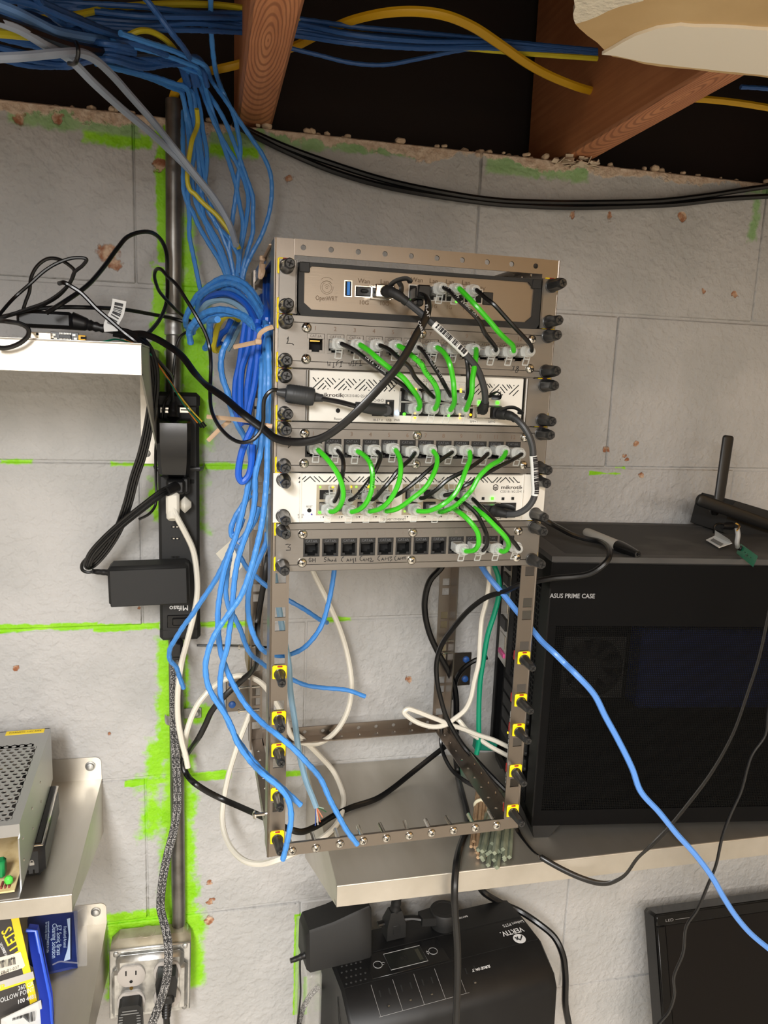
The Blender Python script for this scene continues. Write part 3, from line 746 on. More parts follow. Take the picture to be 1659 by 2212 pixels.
mb.bx(a.x + .0012, b.x - .001, -.0046, -.003, b.z + .001, a.z - .001, .0004, 2); mb.bx(a.x + .0045, b.x - .0045, -.0075, -.004, b.z + .0036, a.z - .0030, .001, 2)
mb.build('capped_fibre_port', [CHROME, VOID, BLK], rt)
a = rl(808, 617); b = rl(851, 646); mb = MB(); port_frame(mb, a.x, b.x, b.z, a.z, .0009, 0); mb.build('fibre_port', [CHROME, VOID], rt)
a = rl(883, 614); b = rl(1041, 657); mb = MB(); port_frame(mb, a.x, b.x, b.z, a.z, .0008, 0)
for k in range(1, 4):
    x = a.x + (b.x - a.x) * k / 4; mb.bx(x - .0006, x + .0006, -.0038, -.003, b.z, a.z, 0, 0)
for k in range(4):
    x = a.x + (b.x - a.x) * (k + .5) / 4
    mb.bx(x - .0025, x + .0025, -.0037, -.003, b.z + .0008, b.z + .0035, 0, 0)
mb.build('ethernet_port_block', [GALV, VOID], rt)
mb = MB()
for u, v in ((888, 646), (987, 651.5)):
    p = rl(u, v, .0045); mb.lathe((p.x, -.0036, p.z), (0, -1, 0), [(0, .0011), (.0008, .001), (.0014, .0004)], 10)
mb.build('port_light', LEDG, rt)
p = rl(1052, 645); mb = MB(); mb.bx(p.x - .004, p.x + .0055, -.0042, -.003, p.z - .0055, p.z + .0055, .0005); mb.build('power_socket', BLK, rt)
thumbs(rt)

# ---------------------------------------------------------------- eight-port white switch (third unit)
s1 = unit('network_switch', 'white eight-port switch with diagonal vent slots, amber lights and steel ears', 'switch', 2)
zo = 2 * U
mb = MB()
for sx in (-1, 1):
    mb = MB(); mb.bx(sx * .0995, sx * .1256, PF, PF + .0016, -.0441, -.0004, .0002); mb.bx(sx * .0995, sx * .101, PF - (.004 if sx > 0 else 0), .03, -.0441, -.0004)
    yy = PF - (.0002 if sx < 0 else .004); mb.tube([(sx * .1004, yy, -.0435), (sx * .1004, yy, -.001)], .0014, 8)
    mb.build('mounting_ear', STEEL, s1)
S1Y = -.0052
mb = MB(); mb.bx(-.0990, .0985, S1Y, .11, -.0440, -.0008, .0008); mb.build('case', WPAINT, s1)
def sl(u, v, d=-S1Y): return rk(u, v, d) + V((0, 0, zo))
SLOT = mat('vent_slot_dark', rgb(16, 16, 16), .7)
def slot(mb, A, B, w_, y, mi=0):
    A = V((A.x, y, A.z)); B = V((B.x, y, B.z)); t = (B - A).normalized(); nn = V((-t.z, 0, t.x)) * w_
    A -= t * w_; B += t * w_
    mb.prism([A - nn, B - nn, B + nn, A + nn], (0, .0004, 0), mi)
base = [((232, 100), (272, 148)), ((302, 110), (303, 112)), ((238, 238), (375, 108)), ((298, 258), (375, 182)), ((365, 258), (405, 215)), ((435, 255), (436, 256)), ((400, 145), (470, 225)), ((432, 112), (505, 190)), ((500, 112), (540, 158))]
mb = MB(); o0 = sl(640, 800)
U0 = [(sl(640 + a[0] / 6.38, 800 + a[1] / 6.38), sl(640 + b[0] / 6.38, 800 + b[1] / 6.38)) for a, b in base]
PER = .0181
for k in range(4):
    for i, (A, B) in enumerate(U0):
        if k and i == 0: continue
        for q in (A, B): pass
        A2, B2 = A + V((PER * k, 0, 0)), B + V((PER * k, 0, 0))
        slot(mb, A2, B2, .00042, S1Y - .0002)
for a, b in (((1245, 245), (1225, 215)), ((1285, 215), (1260, 182)), ((1325, 182), (1295, 145)), ((1285, 285), (1360, 210)), ((1350, 281), (1351, 282)), ((1220, 277), (1221, 278))):
    slot(mb, sl(640 + a[0] / 6.38, 800 + a[1] / 6.38), sl(640 + b[0] / 6.38, 800 + b[1] / 6.38), .00042, S1Y - .0002)
for k in range(3):
    off = sl(860 + 1205 / 5.53, 800 + 155 / 5.53).x - U0[2][1].x + PER * 1.06 * (k - 1)
    for i, (A, B) in enumerate(U0):
        A2, B2 = A + V((off, 0, 0)), B + V((off, 0, 0))
        if .0335 < min(A2.x, B2.x) and max(A2.x, B2.x) < .0935: slot(mb, A2, B2, .0004, S1Y - .0002)
mb.build('vent_slots', SLOT, s1)['kind'] = 'stuff'
mb = MB()
for s, u, v, sz, wd, bo in (('mikrotik', 715, 853.5, .0046, .0225, True), ('|', 742, 854.5, .004, None, False), ('CRS310-8G+2S+IN', 770, 855.5, .0034, .0215, False), ('Reset', 730, 905, .0030, .0066, False), ('18-57 V', 816.5, 907.5, .0030, .0088, False), ('USB', 840, 908, .0030, .0048, False), ('PWR', 857.5, 908, .0030, .0052, False), ('2.5G Ethernet', 935, 823.5, .0032, .018, False), ('1', 888, 829, .0026, None, False), ('3', 921, 830, .0026, None, False), ('5', 953, 831, .0026, None, False), ('SFP+1', 1023, 911, .003, .007, False), ('SFP+2', 1062, 911.5, .003, .007, False), ('10G', 1036, 862, .0022, .0034, False), ('10G', 1075, 863, .0022, .0034, False)):
    p = sl(u, v); put_text(mb, s, sz, TM(p.x, S1Y - .00015, p.z), wd, None, bo)
for a, b in (((868, 822), (915, 823)), ((955, 824), (1005, 825.5)), ((1005, 825.5), (1005, 846)), ((868, 822), (868, 838))):
    slot(mb, sl(*a), sl(*b), .00008, S1Y - .0001)
for u, v, r in ((810, 864.7, .0011), (818, 864.7, .0010), (826, 864.7, .0011)):
    c = sl(u, v); mb.tube([(c.x + r * math.cos(t), S1Y - .0001, c.z + r * math.sin(t)) for t in (2 * PI * k / 16 for k in range(17))], .00014, 4)
slot(mb, sl(813, 864.7), sl(823, 864.7), .00012, S1Y - .0001)
mb.build('printed_text', INK, s1)
p = sl(730, 887); mb = MB(); mb.lathe((p.x, S1Y - .0002, p.z), (0, 1, 0), [(0, .0020), (.0006, .0018)], 16); mb.build('reset_hole', VOID, s1)
a = sl(833, 863.5); b = sl(850, 900); mb = MB(); port_frame(mb, a.x, b.x, b.z, a.z, .0009, 0, S1Y - .0004); mb.bx(a.x + .0008, b.x - .0008, S1Y - .0003, S1Y + .001, b.z + .001, a.z - .001, 0, 1); mb.bx(a.x + .0016, a.x + .0032, S1Y - .0008, S1Y, b.z + .0018, a.z - .0018, 0, 2); mb.build('usb_port', [BLK, VOID, CHROME], s1)
a = sl(804, 880); b = sl(826, 899); mb = MB(); mb.bx(a.x, b.x, S1Y - .0003, S1Y, b.z, a.z); mb.build('power_socket', VOID, s1)
a = sl(865, 838); b = sl(1005, 901); mb = MB(); mb.bx(a.x, b.x, S1Y - .0003, S1Y, b.z, a.z, 0, 1)
mb.bx(a.x, b.x, S1Y - .0010, S1Y - .0002, (a.z + b.z) / 2 - .0007, (a.z + b.z) / 2 + .0007, 0, 0)
for k in range(5):
    x = a.x + (b.x - a.x) * k / 4; mb.bx(x - .0008, x + .0008, S1Y - .0010, S1Y - .0002, b.z + .003, a.z - .003, 0, 0)
mb.build('ethernet_port_block', [GALV, VOID], s1)
a = sl(1012, 880); b = sl(1087, 906); mb = MB(); port_frame(mb, a.x, (a.x + b.x) / 2, b.z, a.z, .0008, 0, S1Y - .0012); port_frame(mb, (a.x + b.x) / 2, b.x, b.z, a.z, .0008, 0, S1Y - .0012); mb.bx(a.x, b.x, S1Y - .0004, S1Y, b.z, a.z, 0, 1); mb.build('fibre_port', [CHROME, VOID], s1)
def leds(t, f, y, L, m_, nm='port_light', r=.0011, sq=False):
    mb = MB()
    for u, v in L:
        p = f(u, v)
        if sq: mb.bx(p.x - r, p.x + r, y - .0005, y, p.z - r, p.z + r)
        else: mb.lathe((p.x, y, p.z), (0, -1, 0), [(0, r), (.0006, r * .9), (.001, r * .4)], 10)
    return mb.build(nm, m_, t)
leds(s1, sl, S1Y - .0003, [(898, 841), (899, 845), (995, 842), (995, 846), (896, 893), (896, 902), (993, 895), (993, 902), (1016, 896)], LEDY)
leds(s1, sl, S1Y - .0003, [(873, 894.5), (969, 897)], LEDG, r=.0014)
leds(s1, sl, S1Y - .0003, [(1035, 869.5), (1074.5, 870)], LEDG, sq=True, r=.0013)
leds(s1, sl, S1Y - .0003, [(857, 892)], LEDB, r=.0017, nm='power_light')
thumbs(s1)

# ---------------------------------------------------------------- sixteen-port white switch (fifth unit)
s2 = unit('network_switch', 'white sixteen-port switch with chevron vents and white ears above the bottom patch panel', 'switch', 4)
zo2 = 4 * U
def cl(u, v, d=.0050): return rk(u, v, d) + V((0, 0, zo2))
mb = MB()
for sx in (-1, 1):
    mb = MB(); mb.bx(sx * .1045, sx * .1285, PF, PF + .0016, -.0441, -.0004, .0002); mb.build('mounting_ear', WPAINT, s2)
S2Y = -.0050
mb = MB(); mb.bx(-.1052, .1052, S2Y, .11, -.0440, -.0006, .0008); mb.build('case', WPAINT, s2)
for sx in (-1, 1):
    mb = MB(); mb.tube([(sx * .1046, S2Y + .0004, -.0436), (sx * .1046, S2Y + .0004, -.0008)], .0011, 8); mb.build('ear_fold', WPAINT, s2)
mb = MB(); c0 = lambda x, y: cl(560 + x / 8.295, 1020 + y / 8.295)
def nz(x, y):
    p = c0(x, y); return p
seq = [((805, 168), (912, 80)), ((912, 80), (1000, 165)), ((985, 78), (1080, 165)), ((1070, 80), (1160, 160)), ((1160, 160), (1195, 160)), ((1195, 160), (1280, 80)), ((1265, 160), (1350, 78))]
CP = .0262; st = [(nz(*a), nz(*b)) for a, b in seq]; zt_, zb_ = st[1][0].z, st[0][0].z
slot(mb, nz(712, 110), nz(742, 80), .0004, S2Y - .0002); slot(mb, nz(715, 180), nz(830, 78), .0004, S2Y - .0002)
for k in range(8):
    for i, (A, B) in enumerate(st):
        A2 = V((A.x + CP * k, 0, zb_ if A.z < (zt_ + zb_) / 2 else zt_)); B2 = V((B.x + CP * k, 0, zb_ if B.z < (zt_ + zb_) / 2 else zt_))
        if max(A2.x, B2.x) < .1035: slot(mb, A2, B2, .0004, S2Y - .0002)
mb.build('vent_slots', SLOT, s2)['kind'] = 'stuff'
mb = MB()
for s, u, v, sz, wd, bo in (('mikrotik', 1106.5, 1053, .0050, .0225, True), ('CSS318-16G-2S+IN', 1106, 1062, .0034, .0235, False), ('RESET', 668.5, 1094.5, .0024, .0054, False), ('POWER', 650, 1112.5, .0024, .0056, False), ('USER', 649, 1117.5, .0024, .0044, False), ('GIGABIT ETHERNET', 852, 1122, .0030, .0215, False), ('SFP+', 1076, 1121, .0026, .006, False)):
    p = cl(u, v); put_text(mb, s, sz, TM(p.x, S2Y - .00015, p.z), wd, None, bo)
for i, s in enumerate(('1', '3', '5', '7', '9', '11', '13', '15')):
    u = (693, 733, 771, 807, 875, 913, 948, 984)[i]; p = cl(u, 1117.5 - i * .2); put_text(mb, s, .0026, TM(p.x, S2Y - .00015, p.z)); q = p + V((.0022, 0, 0))
    mb.prism([(q.x - .0009, S2Y - .0001, q.z + .0008), (q.x + .0009, S2Y - .0001, q.z + .0008), (q.x, S2Y - .0001, q.z - .0008)], (0, -.0001, 0))
c = cl(1070.5, 1053)
hexp = [(c.x + .0026 * math.sin(t), S2Y - .0001, c.z + .0029 * math.cos(t)) for t in (PI / 3 * k for k in range(7))]
mb.tube(hexp, .0004, 4)
for P in (((-.0011, .0006), (-.0011, -.0016)), ((-.0011, .0006), (0, -.0002)), ((0, -.0002), (.0011, .0006)), ((.0011, .0006), (.0011, -.0016)), ((0, -.0002), (0, -.0024))):
    mb.tube([(c.x + x, S2Y - .0001, c.z + z) for x, z in P], .0003, 4)
mb.build('printed_text', INK, s2)
PORTM = mat('shield_tan_steel', rgb(176, 166, 146), .4, .8)
for (u0, v0, u1, v1) in ((684, 1047, 845, 1112), (870, 1046, 1022, 1111)):
    a = cl(u0, v0); b = cl(u1, v1); mb = MB(); mb.bx(a.x, b.x, S2Y - .0003, S2Y, b.z, a.z, 0, 0)
    for k in range(4):
        for r_ in range(2):
            x0 = a.x + (b.x - a.x) * (k + .16) / 4; x1 = a.x + (b.x - a.x) * (k + .84) / 4; zm = a.z + (b.z - a.z) * (.32 + .40 * r_)
            mb.bx(x0, x1, S2Y - .0006, S2Y - .0003, zm - .0042, zm + .0042, 0, 1)
    mb.bx(a.x, b.x, S2Y - .0006, S2Y, (a.z + b.z) / 2 - .0007, (a.z + b.z) / 2 + .0007, 0, 0)
    mb.build('ethernet_port_block', [PORTM, VOID], s2)
a = cl(1037, 1085); b = cl(1078, 1118); c = cl(1112, 1118); mb = MB(); port_frame(mb, a.x, b.x, b.z, a.z, .0008, 0, S2Y - .0012); mb.bx(a.x, b.x, S2Y - .0004, S2Y, b.z, a.z, 0, 1)
d = cl(1081, 1086); port_frame(mb, d.x, c.x, b.z, d.z, .0006, 2, S2Y - .0010); mb.bx(d.x, c.x, S2Y - .0008, S2Y, b.z, d.z, 0, 2); mb.build('fibre_port', [CHROME, VOID, BLK], s2)
p = cl(668, 1102.5); mb = MB(); mb.lathe((p.x, S2Y - .0002, p.z), (0, 1, 0), [(0, .0019), (.0006, .0017)], 16); mb.build('reset_hole', VOID, s2)
LEDGD = mat('dim_green_led', rgb(150, 190, 90), .4, emit=(rgb(150, 200, 60), .5)); LEDYD = mat('dim_amber_led', rgb(225, 205, 40), .4, emit=(rgb(230, 200, 30), .6))
leds(s2, cl, S2Y - .0004, [(691.5, 1052), (769.5, 1051.5), (809, 1052), (874, 1104)], LEDGD, r=.0013)
leds(s2, cl, S2Y - .0004, [(719, 1051.5), (758, 1051.5), (796, 1051)], LEDYD, r=.0013)
leds(s2, cl, S2Y - .0004, [(690.5, 1106.5)], LEDG, r=.0015)
leds(s2, cl, S2Y - .0004, [(1063, 1076.5)], LEDG, sq=True, r=.0013)
leds(s2, cl, S2Y - .0004, [(1043, 1076.5), (1086, 1077), (1107, 1076.5)], SLOT, sq=True, r=.0013, nm='unlit_light')
leds(s2, cl, S2Y - .0004, [(663, 1111.5)], LEDB, r=.0016, nm='power_light')
leds(s2, cl, S2Y - .0004, [(673, 1111)], mat('indigo_led', rgb(80, 70, 170), .4), r=.0008, nm='user_light')
thumbs(s2, PF - .0001)

# ================================================================ patch cables
def plug_mesh(flip):
    mb = MB(); s = -1 if flip else 1
    mb.bx(-.0057, .0057, -.0115, .0022, -.0040, .0040, .0007)
    prof = [(.0112, .0052), (.0125, .0061), (.0136, .0061), (.0141, .0055), (.0150, .0060), (.0157, .0054), (.0166, .0058), (.0173, .0051), (.0182, .0054), (.0189, .0047), (.0199, .0049), (.0215, .0043), (.0232, .0039), (.0240, .0027)]
    n = 16; rr_ = []
    for d, r in prof:
        k = .5 * max(0, (.024 - d) / .0128)          # squarish near the body, round at the tip
        R = []
        for i in range(n):
            t = 2 * PI * i / n; c, q = math.cos(t), math.sin(t); m_ = (1 / max(abs(c), abs(q))) ** k
            R.append(V((c * r * m_, -d, q * r * m_ * (.78 + .22 * min(1, (d - .011) / .012)))))
        rr_.append(R)
    mb.rings(rr_)
    mb.box((0, -.0030, -.0046 * s), (.0086, .010, .0008), .0002)
    for x in (-.0026, .0026):
        mb.tube([(x, -.0150, -.0048 * s), (x, -.0128, -.0085 * s), (x, -.0112, -.0118 * s)], .0006, 5)
    mb.tube([(-.0026, -.0112, -.0118 * s), (.0026, -.0112, -.0118 * s)], .0006, 5); mb.tube([(-.0026, -.0140, -.0066 * s), (.0026, -.0140, -.0066 * s)], .0006, 5)
    for k in range(8): mb.bx(-.0035 + .001 * k - .0003, -.0035 + .001 * k + .0003, -.0105, .001, .0030 * s - .0001, .0034 * s, 0, 1)
    return mb.mesh('clear_plug', [CLEAR, GOLD])
PLUG = {False: plug_mesh(False), True: plug_mesh(True)}
D0 = .0275
ORD = ' first second third fourth fifth sixth seventh eighth ninth tenth eleventh twelfth'.split(' ')
def patch(label, colour, pts, r=None, flip=(False, False), group='patch cables', rise=.016, base=0., txt=None):
    n = len(pts); A = rk(*pts[0], D0); Bp = rk(*pts[-1], D0)
    t = thing('patch_cable', label, 'cable', RM @ Matrix.Translation(A), group)
    loc = []
    L = [0]
    for i in range(1, n): L.append(L[-1] + math.dist(pts[i], pts[i - 1]))
    for i, (u, v) in enumerate(pts):
        f = L[i] / L[-1]; d = D0 + rise * min(1, math.sin(PI * f) * 1.25) + base * math.sin(PI * f)
        loc.append(rk(u, v, d) - A)
    a0 = V((0, D0 - .0225 - .003, 0)); 
    path = [V((0, .0045, 0)), V((0, .001, 0))] + loc[1:-1] + [Bp - A + V((0, .001, 0)), Bp - A + V((0, .0045, 0))]
    rr0 = r or (.0021 if colour is GREEN else .0019); SP = smooth(path, 6); mb = MB(); mb.tube(SP, rr0, 8)
    jk = mb.build('jacket', colour, t)
    if txt:
        mb = MB(); path_text(mb, txt[0], .0028, SP, txt[1], rr0, .0021, None, (.25, -1, .1), txt[2]); mb.build('jacket_print', BINK if colour is GREEN else WINK, jk)
    for P, f in ((V((0, 0, 0)), flip[0]), (Bp - A, flip[1])):
        link('clear_plug', PLUG[f], t, (P.x, P.y + .0235, P.z), (0, 0, 0))
    return t
RPN = ('from the router to the tenth jack of the top patch panel', 'from the router to the eleventh jack of the top patch panel', 'from the router to the twelfth jack of the top patch panel')
patch('black patch cable ' + RPN[0], RUBBER, [(958, 621), (969, 627), (988, 646), (1011.6, 668), (1035, 693), (1046.8, 718.6), (1062, 739), (1071, 752), (1071, 758)], txt=('4PR U/UTP 28AWG CAT', .006, False))
patch('green patch cable ' + RPN[1], GREEN, [(992, 623), (1008.5, 639.6), (1032, 664.6), (1057, 693), (1077, 717), (1094, 733.7), (1107.6, 747), (1110, 759)], .0023)
patch('black patch cable ' + RPN[2], RUBBER, [(1028.8, 625.5), (1050.8, 645.8), (1067, 658), (1090, 683), (1114, 709.6), (1138, 735), (1148.5, 750.6), (1148.6, 759)])
P1 = {2: (0, [(737, 742), (765, 756), (797, 780), (834, 808), (856, 822), (869, 831), (887, 847), (902.5, 856)]), 3: (1, [(778, 744.7), (797, 758), (820, 778), (844, 797), (869, 814.5), (887, 836), (903, 859.7), (907, 876), (903.5, 884)]),
    4: (0, [(820, 745.5), (840.6, 755), (859.4, 772), (884.5, 792.5), (896, 814.5), (919.7, 840), (937.8, 858.8)]), 5: (1, [(861, 747), (875, 755), (892, 770.5), (910, 787), (919.7, 805), (936, 825), (945, 845), (946, 868.7), (939.5, 884)]),
    6: (0, [(904, 750), (910, 754), (928.7, 779), (946.8, 807), (961, 832.5), (974, 856)]), 7: (1, [(944.7, 750.6), (957.4, 760.8), (970.9, 784.4), (979, 821.5), (981, 845), (981, 870.5), (973, 886)]),
    8: (0, [(988, 752), (1003, 757), (1008, 776), (1011, 801), (1011, 828), (1010, 850.6), (1006.5, 861.5)]), 9: (1, [(1029, 754), (1026.6, 781), (1020.7, 818), (1019, 848.8), (1012, 872), (1006.5, 886)])}
for j, (g, p) in P1.items():
    patch('%s patch cable in the %s jack of the top patch panel' % (('black', 'green')[g], ORD[j]), (RUBBER, GREEN)[g], p, .0023 if g else None, flip=(False, not g), rise=.014 + .006 * g, txt={2: ('CAT6 28AWG', .03, False), 5: ('TIA-568.2-D VERIFIED', .012, False), 6: ('CAT6 28AWG 315 UTP', .005, False)}.get(j))
P2 = {1: (1, [(687, 971.7), (705.8, 990.5), (724.6, 1015.6), (735, 1036), (740.8, 1056), (741, 1075), (733, 1094.8), (721, 1104.6), (713, 1105)]), 2: (0, [(729, 973), (738.7, 985.8), (741.9, 1007.8), (738.7, 1033), (734.8, 1051), (728.8, 1070.7), (722, 1084)]),
    3: (1, [(772.4, 974.9), (787, 984), (800, 1001.5), (804.6, 1022), (804, 1045), (801, 1064.7), (790.6, 1087), (775.5, 1100.8), (759, 1106)]), 4: (0, [(814, 975), (821.8, 984), (817, 1003), (801.4, 1032), (781.5, 1058.6), (763.4, 1076.7), (755, 1080.5)]),
    5: (1, [(854.7, 971.7), (862.6, 987.4), (865.7, 1009), (863.5, 1034), (855, 1058.6), (840, 1082.7), (820.7, 1099), (798, 1105)]), 6: (0, [(897, 978), (884.5, 993.7), (859.4, 1017), (845, 1036), (829.7, 1054), (808.6, 1076.7), (801, 1079)]),
    7: (1, [(935.7, 974), (944, 987.5), (942.4, 1007.8), (931, 1035), (918, 1054), (888, 1078.6), (858, 1099), (834, 1104.6)]), 8: (0, [(978, 976.5), (956, 990.9), (927, 1014.5), (897, 1041), (872, 1060), (855, 1070), (837, 1076.7)]),
    9: (1, [(1015, 975.7), (1015, 992.6), (1006.6, 1014.5), (995.5, 1044), (979.6, 1071), (953.4, 1091.7), (925.4, 1103.8), (902, 1103.8)]), 10: (0, [(1054.7, 979), (1040, 992.6), (1006.6, 1016), (968, 1036), (940, 1060), (914, 1075.8), (907.6, 1075.8)]),
    11: (1, [(1094, 975.7), (1084, 990.9), (1057, 1007.8), (1035, 1029.7), (1018.8, 1058), (1002, 1076.7), (979.6, 1095.4), (957, 1104.7), (948.8, 1105.7)]), 12: (0, [(1128, 980.8), (1107.8, 992.6), (1069, 1012.8), (1028, 1037), (1002, 1050.6), (979.6, 1065.5), (959, 1070)])}
for j, (g, p) in P2.items():
    patch('%s patch cable in the %s jack of the middle patch panel' % (('black', 'green')[g], ORD[j]), (RUBBER, GREEN)[g], p, .0022 if g else None, flip=(False, not g), rise=.018 - .006 * (1 - g) + (.004 if j > 9 and g else 0), txt={3: ('VERIFIED TIA-568', .012, False), 4: ('CAT 28AWG UTP', .03, False), 11: ('RIFIED TIA-568.2-D', .006, True)}.get(j))
P3 = {9: (1, [(1006, 1190.8), (1025, 1188), (1033.8, 1174), (1032, 1151.5), (1018.8, 1131), (1002, 1114), (982, 1100)]), 10: (0, [(1042.6, 1190), (1052, 1176), (1051, 1155), (1042, 1133), (1028, 1108.5), (1002, 1086), (983, 1076.7)]),
    11: (1, [(1081, 1190), (1089.8, 1190.8), (1098.5, 1179.4), (1093, 1162), (1070, 1137), (1046.8, 1114), (1024, 1097)]), 12: (0, [(1122, 1187), (1112.5, 1174), (1089.8, 1149.7), (1076.7, 1132.8), (1043, 1099), (1020.7, 1076.7)])}
for j, (g, p) in P3.items():
    patch('%s patch cable in the %s jack of the bottom patch panel' % (('black', 'green')[g], ORD[j]), (RUBBER, GREEN)[g], p, .0023 if g else None, flip=(False, not g), rise=.013 + .006 * g)

# ---------------------------------------------------------------- general cables: pixels with a distance from the wall
def pts3(P, Y):                 # P: (u, v) or (u, v, Y)
    out = []; n = len(P)
    for i, p in enumerate(P):
        y = p[2] if len(p) > 2 else (Y if not isinstance(Y, (tuple, list)) else Y[0] + (Y[1] - Y[0]) * i / max(1, n - 1))
        q = at(p[0], p[1], y)
        if q.x > -.078 and q.z < ZO - .4045 and q.y > -.25:      # rests on the shelf instead of sinking into it
            q2 = atz(p[0], p[1], ZO - .4045)
            if -.25 < q2.y < 0: q = q2
        out.append(q)
    return out
def cable(label, m, P, Y, r, group=None, name='network_cable', cat='cable', flat=None, hint=None, sub=6, n=8, parent=None):
    Q = smooth(pts3(P, Y), sub); o0 = Q[0].copy()
    if m in (BLUE, SBLUE) and not flat:          # twisted pairs show as a slight ripple
        Q = smooth(Q, 3); ph = rnd.uniform(0, 6); s_ = 0; R_ = []
        for i, p in enumerate(Q):
            s_ += (p - Q[i - 1]).length if i else 0; R_.append(r * (1 + .055 * math.sin(s_ * 520 + ph) + .03 * math.sin(s_ * 1130)))
        r = R_
    mb = MB(); mb.tube([p - o0 for p in Q], r, n, flat=flat, hint=hint)
    o = mb.build(name, m, parent, o0)
    if parent is None: tag(o, label, cat, group)
    return o
# direct-attach cables with slim connectors, pull tabs and a white wrap label
def boot(t, P, r0, r1, m, k=5):
    mb = MB(); Q = smooth(P, 5); n = len(Q)
    mb.tube(Q, [(r0 + (r1 - r0) * i / (n - 1)) * (1 if (i * k // n) % 2 == 0 or i % 3 else .9) for i in range(n)], 12); return mb.build('strain_relief', m, t)
def dac(label, P, conn, tabs, labelrange, boots):
    t = thing('direct_attach_cable', label, 'cable', RM @ Matrix.Translation(rk(*P[0][:2], .01)))
    I = t.matrix_world.inverted()
    loc = [I @ (RM @ rk(u, v, d)) for u, v, d in P]; Q = smooth(loc, 8)
    mb = MB(); mb.tube(Q, .0030, 10); mb.build('jacket', GREY, t)
    for (u, v, w_, h_) in conn:
        c = I @ (RM @ rk(u, v, .010)); mb = MB(); mb.box((c.x, c.y, c.z), (w_, .020, h_), .0008, 0); mb.box((c.x, c.y + .006, c.z), (w_ * 1.12, .003, h_ * 1.15), .0004, 0); mb.build('connector', [conn_m[len(conn_m) - 1]], t)
    for a in boots: boot(t, [I @ (RM @ rk(*q)) for q in a], .0050, .0036, BLKM)
    for a in tabs:
        mb = MB(); mb.tube(smooth([I @ (RM @ rk(*q)) for q in a], 6), .001, 6, flat=(.0022, .0006)); mb.build('pull_tab', BLK, t)
    i0, i1 = [int(f * (len(Q) - 1)) for f in labelrange]
    mb = MB(); mb.tube(Q[i0:i1 + 1], .0034, 12)
    LB = mb.build('wrap_label', PAPER, t); mb = MB(); q = 0
    r_ = random.Random(len(P))
    seg = Q[i0 + 1:i1]
    for i in range(int(len(seg) * 4)):      # bar code lines round the label
        f = i / (len(seg) * 4) * (len(seg) - 1); k = int(f); p = seg[k].lerp(seg[min(k + 1, len(seg) - 1)], f - k)
        tn = (seg[min(k + 1, len(seg) - 1)] - seg[max(0, k - 1)]).normalized(); si = tn.cross(V((0, 1, 0))).normalized()
        if r_.random() < .6:
            w_ = r_.uniform(.0001, .00035)
            mb.box(p + V((0, -.0034, 0)), (.0042, .0003, w_ * 2), 0, None, Matrix((si, V((0, 1, 0)), tn)).transposed())
    mb.build('label_print', BINK, LB)
    return t
conn_m = [CHROME]
dac('charcoal cable with white sleeve from the router to the eight-port switch', [(833, 630, .02), (845, 631, .026), (862, 640, .030), (875, 649, .032), (900, 669, .036), (925, 690, .040), (950, 712, .044), (975, 735, .046), (998, 757, .046), (1016, 777, .045), (1031, 797, .043), (1041, 822, .040), (1047, 846, .036), (1048, 868, .031), (1043, 884, .024)],
    [(826, 631, .0165, .0105), (1036, 890, .0135, .0105)], [[(835, 643, .02), (839, 625, .024), (850, 610, .028), (866, 603, .03), (880, 602, .032), (886, 607, .032), (880, 608, .03)], [(864, 640, .028), (867, 620, .026), (860, 607, .028)], [(1058, 858, .020), (1064, 850, .026), (1075, 847, .03), (1082, 852, .032), (1080, 858, .03), (1062, 858, .026)]], (.40, .60), [[(836, 628, .022), (848, 632, .028), (864, 641, .031), (880, 653, .033)], [(1042, 886, .022), (1046, 876, .028), (1048, 868, .031)]])
conn_m.append(BLK)
dac('charcoal direct attach cable with white barcode sleeve linking both white switches at right', [(1073, 893, .016), (1085, 895, .022), (1098, 897, .028), (1113, 904, .034), (1130, 920, .040), (1143, 942, .043), (1150, 964, .044), (1152, 987, .044), (1154, 1007, .044), (1155, 1036, .043), (1156, 1060, .042), (1152, 1079, .041), (1139, 1097, .039), (1120, 1108.5, .036), (1100, 1111, .032), (1080, 1107, .026), (1064, 1104, .018)],
    [(1071, 891, .0135, .0105), (1056, 1101, .0165, .011)], [[(1078, 897, .022), (1090, 883, .028), (1108, 880, .032), (1122, 886, .035), (1127, 891, .035), (1118, 890, .033)], [(1070, 1094, .02), (1088, 1093, .026), (1104, 1096, .03), (1112, 1100, .031)]], (.43, .66), [[(1078, 894, .02), (1092, 896, .026), (1104, 899, .031), (1114, 905, .034)], [(1066, 1102, .02), (1080, 1107, .026), (1096, 1111, .031)]])

# flat black cable from the first router port, swinging out left to the shelf
t = thing('flat_network_cable', 'flat black cable swooping from the router to the upper left shelf', 'cable', RM @ Matrix.Translation(rk(906, 640, .01)))
I = t.matrix_world.inverted()
P = [(912, 634, .026), (921, 640, .034), (925, 654, .040), (923.8, 674, .044), (914, 699, .047), (900, 722, .05), (884, 752, .053), (857, 795, .056), (816, 842, .057), (775, 885, .055), (734, 922, .05), (693, 947, .044), (644, 955, .036), (594, 946, .024)]
Q = [I @ (RM @ rk(*p)) for p in P] + [I @ at(u, v, Y) for u, v, Y in ((570, 927, -.300), (545, 909, -.295), (523, 892, -.29), (487, 861, -.27), (450.6, 835, -.25), (421.7, 807, -.22), (392, 768, -.20), (362, 746, -.185), (336, 731, -.175), (310, 722, -.165), (285, 722, -.155), (258, 724, -.15))]
mb = MB(); mb.tube(smooth(Q, 7), .003, 10, flat=(.0034, .00105), hint=(.25, -.95, .1)); mb.build('jacket', RUBBER, t)
